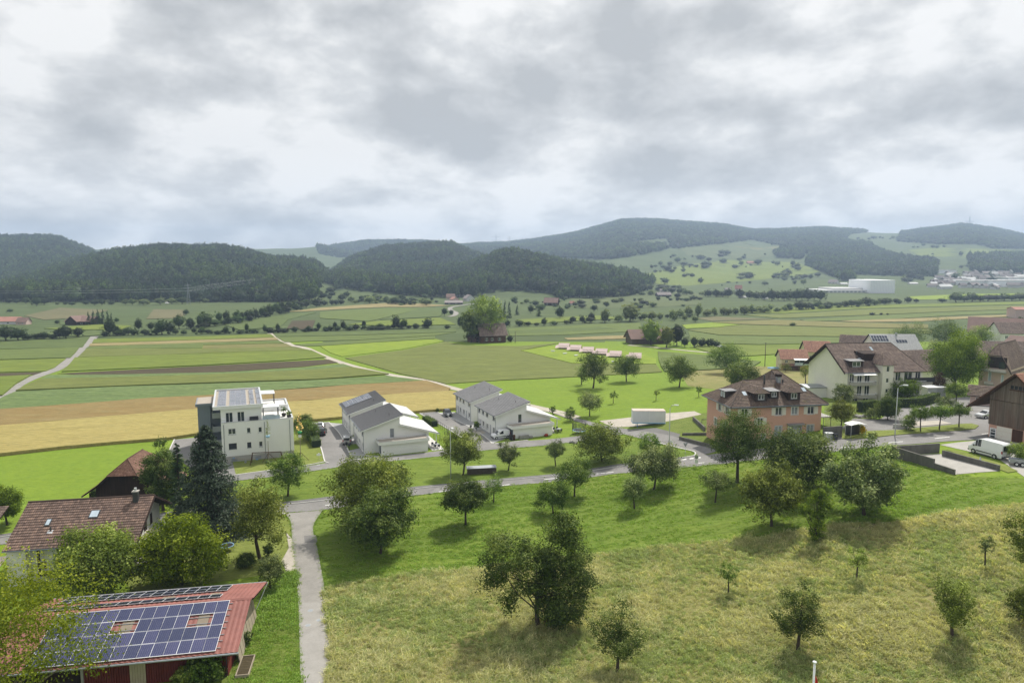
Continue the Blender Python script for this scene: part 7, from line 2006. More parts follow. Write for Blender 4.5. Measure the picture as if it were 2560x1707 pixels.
# ---------------- white apartment house with stair tower
def white_house():
 t = building('apartment_house', 'large white house with brown tiled roof, stair tower and curved balconies', (75.97, 152.83, 7.0), 8, 'house')
 L, D, he, hr = 18.8, 15.4, 6.75, 12.1
 vm = 7.6
 F0, F1 = (0, 0), (L, 0)
 ops = [(.6, 1.75, 4.2, 6.2), (2.5, 3.65, 4.2, 6.05), (4.35, 5.65, 4.2, 6.05), (2.6, 3.75, 1.25, 3.5), (4.45, 5.65, 1.25, 3.5), (1.6, 2.9, -1.2, .6), (4.2, 5.6, -1.2, .6),
          (12.0, 13.3, 4.5, 6.55), (14.2, 16.2, 4.1, 6.4), (17.0, 18.3, 4.1, 6.4), (14.4, 16.4, 1.2, 3.2), (17.2, 18.3, 1.2, 3.2), (14.4, 15.6, -1.2, .7)]
 mb = MB()
 wallmesh(mb, F0, F1, -2.5, he, ops)
 wallmesh(mb, (0, D), (0, 0), -2.5, he)
 wallmesh(mb, (L, 0), (L, D), -2.5, he)
 wallmesh(mb, (L, D), (0, D), -2.5, he)
 mb.add([(0, D, he), (0, 0, he), (0, vm, hr)], [(0, 1, 2)])
 mb.build('wall', M['render_cream'], t)
 for k, op in enumerate(ops):
  window(t, F0, F1, op, mull=1, sill=False, trans=False)
 ov = .55
 s = (hr - he) / vm
 z0 = he - ov * s + .22
 ye = -ov
 rz = hr + .2
 uR = L + .5
 hip = uR - 3.4
 tiles(t, (-.95, ye, z0), (uR, ye, z0), (hip, vm, rz), (-.95, vm, rz), 'tiles_mid', .3, .44)
 s2 = (hr - he) / (D - vm)
 tiles(t, (uR, D + .9, he - .9 * s2 + .22), (-.95, D + .9, he - .9 * s2 + .22), (-.95, vm, rz), (hip, vm, rz), 'tiles_mid', .34, .40)
 tiles(t, (uR, ye, z0), (uR, D + .9, z0), (hip, vm, rz), (hip, vm, rz), 'tiles_mid', .34, .40)
 ridgecap(t, [(-.95, vm, rz + .05), (hip, vm, rz + .05)], 'tiles_dark')
 ridgecap(t, [(uR, ye, z0 + .05), (hip, vm, rz + .05)], 'tiles_dark')
 for (v0, za, v1, zb_) in ((ye, z0, vm, rz), (D + .9, he - .9 * s2 + .22, vm, rz)):
  MB().slab([(-1.06, v0, za - .02), (-.955, v0, za - .02), (-.955, v1, zb_ - .02), (-1.06, v1, zb_ - .02)], .3).build('verge_board', M['wood_dark'], t)
 gutter(t, (-.95, ye - .08, z0 - .03), (7.6, ye - .08, z0 - .03))
 downpipe(t, .25, -.06, -2, he)
 # stair tower
 mb = MB()
 tw = [(.95, 1.65, 6.8, 8.1), (.95, 1.65, 4.3, 5.35), (.95, 1.65, 1.9, 2.9)]
 wallmesh(mb, (7.75, -1.3), (10.45, -1.3), -2.5, 8.35, tw)
 wallmesh(mb, (10.45, -1.3), (10.45, 3.5), -2.5, 8.35)
 wallmesh(mb, (7.75, 3.5), (7.75, -1.3), -2.5, 8.35)
 mb.build('stair_tower', M['render_cream'], t)
 for op in tw:
  window(t, (7.75, -1.3), (10.45, -1.3), op, mull=0, sill=False)
 a, b, f, zt = 7.35, 10.85, -1.75, 8.35
 pk = (9.1, .9, 10.75)
 tiles(t, (a, f, zt), (b, f, zt), pk, pk, 'tiles_mid', .3, .34, .1, 'tower_roof')
 tiles(t, (b, f, zt), (b, 3.4, zt), (9.1, 4.6, 10.75), pk, 'tiles_mid', .3, .34, .1, 'tower_roof')
 tiles(t, (a, 3.4, zt), (a, f, zt), pk, (9.1, 4.6, 10.75), 'tiles_mid', .3, .34, .1, 'tower_roof')
 # dark recess dormer left of the tower, flat dormer
 MB().hexa([(5.6, 2.6, 8.3), (7.6, 2.6, 8.3), (8.6, 5.2, 9.6), (4.9, 5.2, 9.6)], [(5.4, 2.3, 10.5), (8.2, 2.3, 10.5), (8.9, 5.0, 10.9), (4.8, 5.0, 10.9)]).build('loft_dormer', M['wood_dark'], t)
 dormer(t, 2.75, .9, 3.3, 7.5, 9.05, 3.4, 'flat', 'roof_grey', winw=2.0)
 # balconies
 for (u0, u1, z, dp) in ((.5, 6.9, 3.75, 1.5), (1.9, 7.2, .85, 1.5), (13.5, 20.6, 3.6, 2.0), (13.5, 20.6, .6, 2.0)):
  pts = [(u0, -.01)] + [(u0 + (u1 - u0) * (.5 - .5 * math.cos(q * math.pi / 10)), -dp * math.sin(q * math.pi / 10) ** .45) for q in range(1, 10)] + [(u1, -.01)]
  b_ = MB().prism(pts, 'z', z, z + .2).build('balcony', M['concrete_pale'], t)
  pr = MB()
  for q in range(len(pts) - 1):
   (xa, ya), (xb, yb) = pts[q], pts[q + 1]
   pr.hexa([(xa, ya, z + .2), (xb, yb, z + .2), (xb, yb + .1, z + .2), (xa, ya + .1, z + .2)], [(xa, ya, z + .75), (xb, yb, z + .75), (xb, yb + .1, z + .75), (xa, ya + .1, z + .75)])
  pr.build('parapet', M['concrete_pale'], b_)
  rl = MB()
  for zz in (.9, 1.05):
   rl.tube([(x, y + .05, z + zz) for x, y in pts], .03, 5)
  for x, y in pts[1::2]:
   rl.tube([(x, y + .05, z + .75), (x, y + .05, z + 1.05)], .025, 5)
  rl.build('railing', M['white_metal'], b_)
 MB().box(13.4, 20.5, -1.9, -1.86, 4.35, 5.4).build('balcony_screen', M['net'], t)
 MB().slab([(.9, -1.3, 6.15), (6.6, -1.3, 6.15), (6.6, -.01, 6.55), (.9, -.01, 6.55)], .05).build('awning', M['white_frame'], t)
 # skylights
 for u, v, w in ((11.6, 3.0, .9), (5.0, 2.9, .8), (9.8, 5.9, .7)):
  zz = lambda b: he + b * s + .2
  sk = MB().slab([(u - w / 2, v - .6, zz(v - .6) + .1), (u + w / 2, v - .6, zz(v - .6) + .1), (u + w / 2, v + .6, zz(v + .6) + .1), (u - w / 2, v + .6, zz(v + .6) + .1)], .12).build('skylight', M['metal_dark'], t)
  w -= .14
  MB().slab([(u - w / 2, v - .5, zz(v - .5) + .115), (u + w / 2, v - .5, zz(v - .5) + .115), (u + w / 2, v + .5, zz(v + .5) + .115), (u - w / 2, v + .5, zz(v + .5) + .115)], .01).build('pane', M['glass_bright'], sk)
 MB().tube([(4.9, 4.3, 9.6), (4.9, 4.3, 10.9)], .1, 7).build('flue_pipe', M['metal_dark'], t)
 return t
white_house()
# ---------------- simple gabled buildings (farms, houses further off)
def gabled(name, label, o, ang, L, D, he, hr, wallm, roofm, cat='house', group=None, ov=.5, tile=True, wins=(), gwins=(), parts=True, half=0.0, base=-.6, ridge='u', tw=.34, th=.42, winkw=None):
 """house with ridge along local x; wins on the front (y=0), gwins on the left gable (x=0)"""
 t = building(name, label, o, ang, cat, group)
 mb = MB()
 wallmesh(mb, (0, 0), (L, 0), base, he, wins)
 wallmesh(mb, (L, 0), (L, D), base, he)
 wallmesh(mb, (L, D), (0, D), base, he)
 wallmesh(mb, (0, D), (0, 0), base, he, gwins)
 ym = D / 2
 mb.add([(0, D, he), (0, 0, he), (0, ym, hr)], [(0, 1, 2)])
 mb.add([(L, 0, he), (L, D, he), (L, ym, hr)], [(0, 1, 2)])
 mb.build('wall', M[wallm], t)
 kw = dict(mull=1, sill=False)
 kw.update(winkw or {})
 for op in wins:
  window(t, (0, 0), (L, 0), op, **kw)
 for op in gwins:
  window(t, (0, D), (0, 0), op, **kw)
 s = (hr - he) / ym
 z0 = he - ov * s + .15
 r_ = hr + .15
 e = ov
 h2 = half
 if tile:
  tiles(t, (-e, -ov, z0), (L + e, -ov, z0), (L + e, ym, r_), (-e, ym, r_), roofm, tw, th)
  tiles(t, (L + e, D + ov, z0), (-e, D + ov, z0), (-e, ym, r_), (L + e, ym, r_), roofm, tw, th)
 else:
  for a, b in ((-ov, ym), (D + ov, ym)):
   q = [(-e, a, z0), (L + e, a, z0), (L + e, b, r_), (-e, b, r_)]
   if a > b:
    q = q[::-1]
   MB().slab(q, .16).build('roof', M[roofm], t)
 return t
# ---------------- barn with red sheet roof and solar panels
def solar_barn():
 t = building('solar_barn', 'long low barn with red corrugated roof covered by blue solar panels', (-24.93, 58.52, 0), 10.5, 'barn')
 he, vr, hr, L, D = 3.0, 6.8, 4.75, 21.5, 13.8
 s = (hr - he) / vr
 zr = lambda v: he + s * v if v <= vr else hr - s * (v - vr)
 # corrugated roof sheets
 def corr(name, v0, v1, u0, u1):
  n = int((u1 - u0) / .115)
  V, F = [], []
  for k in range(n + 1):
   u = u0 + (u1 - u0) * k / n
   dz = [.0, .035, .035, .0][k % 4] if True else 0
   V += [(u, v0, zr(v0) + dz), (u, v1, zr(v1) + dz)]
  for k in range(n):
   F.append((2 * k, 2 * k + 2, 2 * k + 3, 2 * k + 1))
  if v1 < v0:
   F = [f[::-1] for f in F]
  me = npmesh(name, np.array(V), np.array(F), mats=[M['roof_red_sheet']])
  return link(name, me, t)
 r1 = corr('roof', 0.0, vr, -L, 0.0)
 r2 = corr('roof', D + .6, vr, -L, 0.25)
 MB().slab([(-L, .05, zr(.05) - .05), (-.05, .05, zr(.05) - .05), (-.05, vr, hr - .05), (-L, vr, hr - .05)], .14).build('roof_deck', M['wood_dark'], r1)
 MB().slab([(-L, vr + .003, hr - .05), (.2, vr + .003, hr - .05), (.2, D + .5, zr(D + .5) - .05), (-L, D + .5, zr(D + .5) - .05)], .14).build('roof_deck', M['wood_dark'], r2)
 MB().prism([(vr - .25, hr - .02), (vr, hr + .09), (vr + .25, hr - .02), (vr + .2, hr + .03), (vr, hr + .13), (vr - .2, hr + .03)][:3], 'x', -L, .1).build('ridge_cap', M['roof_red_sheet'], t)
 for v, z in ((-.1, he - .08), (D + .7, zr(D + .6) - .06)):
  MB().tube([(-L, v, z), (.1, v, z)], .09, 7).build('gutter', M['metal_grey'], t)
 # pale translucent sheets
 for (u, w, v0, v1) in ((-4.45, 1.0, 3.55, 5.0), (-11.2, 1.0, 3.5, 5.0), (-9.3, 1.2, 9.5, 10.6), (-4.6, .9, 9.6, 10.5)):
  MB().slab([(u, v0, zr(v0) + .055), (u + w, v0, zr(v0) + .055), (u + w, v1, zr(v1) + .055), (u, v1, zr(v1) + .055)], .015).build('rooflight', M['skylight_sheet'], t)
 # panels on the near slope
 U, V = np.array([1, 0, 0.0]), np.array([0, 1, s]) / math.hypot(1, s)
 nx = 14
 u0 = -1.95 - nx * 1.11
 skip = {(nx - 1 - k, 2) for k in (1, 2, 7, 8)}
 panels(t, (u0, .28, zr(.28)), U, V, nx, 4, 1.07, 1.59, .04, 'solar_blue', skip=skip, up=.16)
 for j in range(4):
  for q in (.35, 1.2):
   v = .28 + (j * 1.63 + q) * V[1]
   MB().box(u0 - .1, -1.6, v - .03, v + .03, zr(v) + .05, zr(v) + .11).build('mounting_rail', M['metal_grey'], t)
 # panels on the far slope
 V2 = np.array([0, 1, -s]) / math.hypot(1, s)
 panels(t, (-19.5, 11.0, zr(11.0)), U, V2, 15, 2, 1.06, 1.32, .025, 'solar_dark', up=.16)
 panels(t, (-19.5, 7.95, zr(7.95)), U, V2, 15, 1, 1.06, 1.3, .025, 'solar_dark', up=.16)
 # walls: red vertical cladding towards the camera
 mb = MB()
 x0 = -13.4
 a = x0
 while a < -1.42:
  mb.box(a, a + .105, 1.35, 1.45, -.4, zr(1.4) - .2)
  a += .21
 mb.box(x0, -1.4, 1.452, 1.55, -.4, zr(1.4) - .2)
 tag(mb.build('cladding', M['red_cladding'], t), kind='stuff')
 for (a, b) in ((-9.6, -8.35), (-4.2, -2.9)):
  m = MB()
  k = a
  while k < b - .02:
   m.box(k, k + .2, 1.30, 1.348, -.4, zr(1.4) - .22)
   k += .225
  m.build('buff_sheet', M['cladding_buff'], t)
 MB().box(-13.6, -13.4, 1.2, 1.45, -.4, 3.1).build('post', M['concrete_pale'], t)
 MB().box(-1.4, -1.2, 1.3, D - 1, -.4, 2.9).build('side_wall', M['red_cladding'], t)
 for k in range(8):
  v = 3.2 + k * 1.1
  b = MB().hexa([(-.55, v, -.3), (-.45, v, -.3), (-.45, v + .95, -.3), (-.55, v + .95, -.3)], [(-1.05, v + .05, 2.6 + .2 * math.sin(k * 2)), (-.95, v + .05, 2.6 + .2 * math.sin(k * 2)), (-.95, v + 1.0, 2.7), (-1.05, v + 1.0, 2.7)])
  b.build('leaning_board', M['wood_pale'], t)
 MB().tube([(-.3, -.1, 2.9), (-.9, .6, 2.4), (-1.3, 1.2, 2.0), (-1.3, 1.25, 0)], .05, 6).build('downpipe', M['metal_dark'], t)
 MB().tube([(.3, D + .6, 2.8), (-.9, D - .3, .1)], .05, 6).build('brace', M['white_frame'], t)
 MB().box(-21.2, -13.7, 1.6, 13.2, -.4, 2.7).build('inner_wall', M['wood_dark'], t)
 MB().box(-13.39, -1.41, D - .6, D - .4, -.4, 2.9).build('rear_wall', M['red_cladding'], t)
 return t
solar_barn()
t = thing('raised_bed', 'narrow wooden raised bed at the barn corner', 'garden bed', tuple(along((-24.93, 58.52, 0), 10.5, .1, 1.0)), R(10.5))
MB().box(-.6, -.52, -.3, 3.0, -.2, .35).box(.52, .6, -.3, 3.0, -.2, .35).box(-.518, .518, -.3, -.22, -.2, .35).box(-.518, .518, 2.92, 3.0, -.2, .35).build('planks', M['wood_pale'], t)
MB().box(-.51, .51, -.21, 2.91, -.2, .25).build('soil', M['soil'], t)
# ---------------- tiled farmhouse
def farmhouse():
 t = building('farmhouse', 'white farmhouse with a long brown tiled roof and two skylights', (-59.39, 76.69, 0), 10.5)
 L, he, vr, hr = 14.2, 4.6, 7.0, 8.1
 s = (hr - he) / vr
 zr = lambda v: he + s * v
 x0, x1, v0, v1 = 1.9, 13.0, 1.3, 12.7
 ops = [(3.0, 3.9, 3.6, 4.45), (1.0, 1.8, 1.6, 2.5)]
 mb = MB()
 wallmesh(mb, (x0, v0), (x1, v0), -.5, zr(v0) - .2, ops)
 g = [(2.0, 3.2, .1, 2.3), (5.0, 6.4, 3.3, 5.2), (2.2, 3.2, 3.4, 5.0), (7.4, 8.6, 3.4, 5.0)]
 wallmesh(mb, (x1, v0), (x1, v1), -.5, zr(v0) - .2, g)
 wallmesh(mb, (x1, v1), (x0, v1), -.5, zr(v0) - .2)
 wallmesh(mb, (x0, v1), (x0, v0), -.5, zr(v0) - .2)
 zz = zr(v0) - .2
 mb.add([(x1, v0, zz), (x1, v1, zz), (x1, vr, hr - .2)], [(0, 1, 2)])
 mb.add([(x0, v1, zz), (x0, v0, zz), (x0, vr, hr - .2)], [(0, 1, 2)])
 mb.build('wall', M['render_white_old'], t)
 for op in ops:
  window(t, (x0, v0), (x1, v0), op, mull=1, frame='wood_brown', sill=False)
 for op in g:
  window(t, (x1, v0), (x1, v1), op, mull=1, frame='wood_brown', sill=False)
 tiles(t, (-.3, 0, he), (L + .1, 0, he), (L + .1, vr, hr), (-.5, vr, hr), 'tiles_brown', .25, .42)
 tiles(t, (L + .1, 14, he), (-.3, 14, he), (-.5, vr, hr), (L + .1, vr, hr), 'tiles_brown', .3, .42)
 ridgecap(t, [(-.5, vr, hr + .05), (L + .1, vr, hr + .05)], 'tiles_brown', .13)
 for (a, b) in ((0, vr), (14, vr)):
  MB().slab([(L + .11, a, he - .02), (L + .2, a, he - .02), (L + .2, b, hr + .02), (L + .11, b, hr + .02)] if a < b else [(L + .11, b, hr + .02), (L + .2, b, hr + .02), (L + .2, a, he - .02), (L + .11, a, he - .02)], .28).build('verge_board', M['wood_dark'], t)
 gutter(t, (-.3, -.08, he - .04), (L + .1, -.08, he - .04))
 for u in (3.05, 8.2):
  MB().box(u, u + .22, .6, .82, 1.0, zr(.7) - .2).build('post', M['wood_dark'], t)
 MB().box(2.9, 9.5, .2, v0 - .01, 1.15, 1.32).build('gallery', M['wood_dark'], t)
 MB().box(-.2, 1.9, .5, 1.2, -.5, zr(.8) - .25).build('corner_pier', M['render_white_old'], t)
 for (u, v, w, h) in ((8.05, 4.45, 1.1, 1.15), (3.15, 3.6, .62, 1.0)):
  sk = MB().slab([(u - w / 2, v - h / 2, zr(v - h / 2) + .17), (u + w / 2, v - h / 2, zr(v - h / 2) + .17), (u + w / 2, v + h / 2, zr(v + h / 2) + .17), (u - w / 2, v + h / 2, zr(v + h / 2) + .17)], .15).build('skylight', M['metal_dark'], t)
  w, h = w - .2, h - .22
  MB().slab([(u - w / 2, v - h / 2, zr(v - h / 2) + .185), (u + w / 2, v - h / 2, zr(v - h / 2) + .185), (u + w / 2, v + h / 2, zr(v + h / 2) + .185), (u - w / 2, v + h / 2, zr(v + h / 2) + .185)], .01).build('pane', M['glass_bright'], sk)
 MB().tube([(3.9, 2.4, zr(2.4)), (3.9, 2.4, zr(2.4) + .55)], .09, 7).build('vent_pipe', M['metal_dark'], t)
 MB().slab([(3.6, 2.0, zr(2.0) + .09), (4.2, 2.0, zr(2.0) + .09), (4.2, 2.5, zr(2.5) + .09), (3.6, 2.5, zr(2.5) + .09)], .03).build('flashing', M['metal_pale'], t)
 ch = MB().box(12.05, 12.65, 5.9, 6.5, 7.2, 9.0).build('chimney', M['metal_dark'], t)
 MB().box(11.97, 12.73, 5.82, 6.58, 9.002, 9.12).build('chimney_cap', M['concrete_pale'], ch)
 MB().tube([(12.35, 6.2, 9.12), (12.35, 6.2, 9.5)], .16, 8).build('flue_pipe', M['metal_pale'], ch)
 MB().slab([(13.02, 5.0, 3.2), (14.4, 5.0, 2.75), (14.4, 8.5, 2.75), (13.02, 8.5, 3.2)], .05).build('awning', M['awning'], t)
 bl = MB().box(13.01, 14.4, 1.6, 8.5, .95, 1.12).build('balcony', M['concrete_pale'], t)
 r_ = MB()
 for k in range(16):
  r_.box(14.34, 14.38, 1.7 + k * .44, 1.74 + k * .44, 1.12, 2.0)
 r_.box(14.33, 14.39, 1.6, 8.5, 2.0, 2.06)
 r_.build('railing', M['white_frame'], bl)
 return t
farmhouse()
t = thing('shade_sail', 'pale canvas awning over the yard left of the farmhouse', 'awning', tuple(along((-59.39, 76.69, 0), 10.5, -2.2, -.5)), R(10.5))
MB().slab([(-4, -2.2, 2.5), (1.9, -2.2, 2.5), (1.9, 1.6, 3.6), (-4, 1.6, 3.6)], .06).build('canvas', M['awning'], t)
for a in (-3.6, 1.5):
 MB().tube([(a, -2.1, -.2), (a, -2.1, 2.5)], .06, 6).build('post', M['metal_grey'], t)
t = thing('sun_parasol', 'grey parasol on the garden terrace beside the farmhouse gable', 'parasol', tuple(G(402, 1346)), .3)
MB().tube([(0, 0, -.1), (0, 0, 2.4)], .04, 6).build('pole', M['metal_dark'], t)
c = MB()
for k in range(8):
 a, b = k * math.pi / 4, (k + 1) * math.pi / 4
 c.add([(0, 0, 2.55), (1.5 * math.cos(a), 1.5 * math.sin(a), 2.05), (1.5 * math.cos(b), 1.5 * math.sin(b), 2.05)], [(0, 1, 2)])
c.build('canopy', M['metal_grey'], t)
# ---------------- old storehouse with flared roof
def storehouse():
 t = building('storehouse', 'dark wooden storehouse with a flared half hipped red tile roof', (-66.2, 101.6, 0), 6, 'barn')
 Wd, D, ze, zr_ = 12.2, 10.0, 2.5, 7.6
 c = Wd / 2
 zk, uk = 4.2, 2.4          # kink of the flared slope
 mb = MB().box(1.6, Wd - 1.6, 1.2, D - 1.0, -.4, 3.4)
 mb.build('wall', M['wood_dark'], t)
 MB().add([(1.6, 1.18, 3.4), (Wd - 1.6, 1.18, 3.4), (Wd - 2.9, 1.18, 4.6), (c + 1.4, 1.18, 5.7), (c - 1.4, 1.18, 5.7), (2.9, 1.18, 4.6)], [(0, 1, 2, 3, 4, 5)]).build('gable_boards', M['wood_dark'], t)
 hv = 2.2
 zt = 5.55                  # lower edge of the half hip
 uh = uk + (c - uk) * (zt - zk) / (zr_ - zk)
 for sgn in (0, 1):
  def X(u):
   return Wd - u if sgn else u
  def T(a, b, cc, d):
   if sgn:
    a, b, cc, d = b, a, d, cc
   tiles(t, a, b, cc, d, 'tiles_old', .24, .3)
  T((X(0), D, ze), (X(0), 0, ze), (X(uk), 0, zk), (X(uk), D, zk))
  T((X(uk), D, zk), (X(uk), 0, zk), (X(uh), 0, zt), (X(uh), D, zt))
  T((X(uh), D, zt), (X(uh), 0, zt), (X(c), hv, zr_), (X(c), D - hv, zr_))
 tiles(t, (uh, 0, zt), (Wd - uh, 0, zt), (c, hv, zr_), (c, hv, zr_), 'tiles_old', .24, .3)
 tiles(t, (Wd - uh, D, zt), (uh, D, zt), (c, D - hv, zr_), (c, D - hv, zr_), 'tiles_old', .24, .3)
 ridgecap(t, [(c, hv, zr_ + .06), (c, D - hv, zr_ + .06)], 'tiles_old')
 ridgecap(t, [(uh, 0, zt + .05), (c, hv, zr_ + .05)], 'tiles_old', .09)
 ridgecap(t, [(Wd - uh, 0, zt + .05), (c, hv, zr_ + .05)], 'tiles_old', .09)
 for u in (.7, Wd - .9):
  MB().box(u, u + .18, .9, 1.08, -.4, 2.75).build('post', M['wood_dark'], t)
 return t
storehouse()
t = building('lean_shed', 'brown tiled shed roof cut off by the left edge beside the road', tuple(G(-12, 1338)), 12, 'shed')
MB().box(-4.6, -.6, -2.5, 1.5, -.3, 2.2).build('wall', M['wood_dark'], t)
tiles(t, (-5, -3, 2.1), (1.2, -3, 2.1), (1.2, 1.8, 3.6), (-5, 1.8, 3.6), 'tiles_mid', .28, .34)
MB().box(.3, .5, -2.7, -2.5, -.3, 2.2).build('post', M['wood_dark'], t)
# ---------------- wooden barn at the right edge
def wood_barn():
 t = building('wooden_barn', 'tall weathered wooden barn gable with red lower wall at the right edge', (80.68, 113.15, 8.8), -66, 'barn')
 ua, ha, he, D = 4.1, 11.45, 4.3, 15.0
 s = (ha - 4.9) / (ua + 3.0)
 zt = lambda u: ha - s * abs(u - ua)
 W2 = 8.6
 # boards, each its own plank
 shapes = 0
 rs = np.random.RandomState(4)
 V, F, S = [], [], []
 u = -.15
 while u < W2:
  w = rs.uniform(.13, .2)
  for (zb, top) in ((2.42, 6.62), (6.70, 99)):
   a, b = u, u + w - .012
   ta, tb = min(top, zt(a) - .15), min(top, zt(b) - .15)
   if ta <= zb + .05:
    continue
   y = -.03 - rs.uniform(0, .018) - (.03 if zb > 5 else 0)
   k = len(V)
   V += [(a, y, zb), (b, y, zb), (b, y, tb), (a, y, ta), (a, .0, zb), (b, .0, zb), (b, .0, tb), (a, .0, ta)]
   F += [(k, k + 1, k + 2, k + 3), (k + 4, k, k + 3, k + 7), (k + 1, k + 5, k + 6, k + 2), (k + 4, k + 5, k + 1, k)]
   S += [rs.rand()] * 4
  u += w
 me = npmesh('gable_boards', np.array(V), np.array(F), mats=[M['wood_weathered']], rnd=S)
 tag(link('gable_boards', me, t), kind='stuff')
 mb = MB()
 ops = [(.18, 1.18, .02, 1.85)]
 wallmesh(mb, (0, 0.02), (W2, 0.02), -.6, 2.42, ops)
 wallmesh(mb, (0, D), (0, 0.02), -.6, 2.42)
 mb.build('wall', M['render_pink'], t)
 mb = MB()
 mb.box(.02, .1, .06, D, 2.43, zt(0) - .2)
 mb.build('side_boards', M['wood_weathered'], t)
 MB().box(.2, W2 - .1, .1, D - .1, 2.43, 2.6).build('loft_floor', M['wood_dark'], t)
 dr = window(t, (0, .02), (W2, .02), ops[0], 'door', mull=0, sill=False, depth=.02, bar=.12)
 for z in (.55, 1.1, 1.5):
  MB().box(.1, .9, .0, .05, z, z + .1).build('door_rail', M['white_frame'], dr)
 pn = MB()
 for k in range(3):
  pn.box(1.25, 3.62, -.03, .01, .02 + k * .78, .02 + k * .78 + .755)
 pn.build('panel_door', M['cream_shutter'], t)
 MB().box(3.7, 5.3, -.04, .01, -.3, 2.35).build('stable_door', M['wood_brown'], t)
 hb = MB()
 for k in range(4):
  hb.box(2.95 + k * .62, 3.4 + k * .62, -.12, -.07, 8.9, 9.5)
 hb.build('hatch_opening', M['black_plastic'], t)
 MB().box(2.8, 5.5, -.16, -.07, 8.68, 8.84).build('hatch_sill', M['wood_brown'], t)
 ov = 1.25
 for (u0, sg) in ((-3.2, 1), (11.4, -1)):
  z0 = zt(u0)
  if sg > 0:
   a = ((u0, D, z0 + .2), (u0, -ov, z0 + .2), (ua, -ov, ha + .2), (ua, D, ha + .2))
  else:
   a = ((u0, -ov, z0 + .2), (u0, D, z0 + .2), (ua, D, ha + .2), (ua, -ov, ha + .2))
  tiles(t, *a, 'tiles_red', .26, .33, under='wood_brown')
  MB().slab([(u0, -ov - .06, z0 + .24), (ua, -ov - .06, ha + .24), (ua, -ov - .003, ha + .24), (u0, -ov - .003, z0 + .24)] if sg > 0 else [(ua, -ov - .06, ha + .24), (u0, -ov - .06, z0 + .24), (u0, -ov - .003, z0 + .24), (ua, -ov - .003, ha + .24)], .26).build('barge_board', M['wood_brown'], t)
 return t
wood_barn()
# ---------------- rose house behind it
def rose_house():
 t = building('rose_house', 'rose coloured house with half hipped brown roof and two small white balconies', (116.5, 168.3, 5.7), -50)
 Wd, D, he, c, hr = 6.6, 16.0, 6.9, 3.1, 12.6
 ops = [(4.0, 5.2, 6.9, 8.6), (1.9, 2.6, 3.6, 6.0), (1.8, 2.6, .4, 2.6), (4.6, 5.2, 3.2, 5.5)]
 mb = MB()
 wallmesh(mb, (0, 0), (Wd, 0), -1.5, 6.85, [o for o in ops if o[3] < 6.8])
 wallmesh(mb, (0, D), (0, 0), -1.5, he)
 wallmesh(mb, (Wd, 0), (Wd, D), -1.5, he)
 mb.add([(0, 0, 6.85), (Wd, 0, 6.85), (Wd - 1.0, 0, 10.0), (1.0, 0, 10.0)], [(0, 1, 2, 3)])
 mb.build('wall', M['render_rose'], t)
 MB().box(1.7, 5.6, -.03, -.005, 7.0, 9.75).build('boarded_gable', M['wood_dark_shingle'], t)
 for op in ops:
  if op[3] > 6.8:
   MB().box(op[0], op[1], -.06, -.032, op[2], op[3]).build('window', M['glass'], t)
  else:
   window(t, (0, 0), (Wd, 0), op, mull=0, pane='glass_bright', sill=False)
 for (u0, u1, z, dp) in ((1.1, 5.7, 6.0, 1.0), (1.4, 3.3, 2.7, .8)):
  b_ = MB().box(u0, u1, -dp, -.008, z, z + .18).build('balcony', M['concrete_pale'], t)
  r_ = MB()
  for q in range(3):
   r_.box(u0, u1, -dp, -dp + .05, z + .3 + q * .2, z + .4 + q * .2)
   r_.box(u0, u0 + .05, -dp + .052, -.01, z + .3 + q * .2, z + .4 + q * .2)
  r_.build('railing', M['white_frame'], b_)
 s1 = (hr - he) / c
 e = .7
 h2, f = 10.0, -.6
 u2 = c - (hr - h2) / s1
 for sg in (0, 1):
  X = (lambda u: 2 * c - u) if sg else (lambda u: u)
  def T(a, b, cc, d):
   if sg:
    a, b, cc, d = b, a, d, cc
   tiles(t, a, b, cc, d, 'tiles_mid', .32, .4)
  T((X(-e), D, he - e * s1 + .15), (X(-e), f, he - e * s1 + .15), (X(u2), f, h2 + .15), (X(u2), D, h2 + .15))
  T((X(u2), D, h2 + .15), (X(u2), f, h2 + .15), (X(c), 2.0, hr + .15), (X(c), D, hr + .15))
 tiles(t, (u2, f, h2 + .15), (2 * c - u2, f, h2 + .15), (c, 2.0, hr + .15), (c, 2.0, hr + .15), 'tiles_mid', .32, .4)
 ridgecap(t, [(c, 2, hr + .2), (c, D, hr + .2)], 'tiles_mid')
 ridgecap(t, [(u2, f, h2 + .2), (c, 2, hr + .2)], 'tiles_mid', .09)
 ridgecap(t, [(2 * c - u2, f, h2 + .2), (c, 2, hr + .2)], 'tiles_mid', .09)
 return t
rose_house()
g = G(2424, 1012)
gabled('tiled_garage', 'small garage with brown tiled roof between the rose house and the barn', tuple(g), -35, 7, 5, 2.4, 4.0, 'render_rose', 'tiles_dark', 'garage', ov=.6, wins=((1, 2.2, .8, 1.8),))
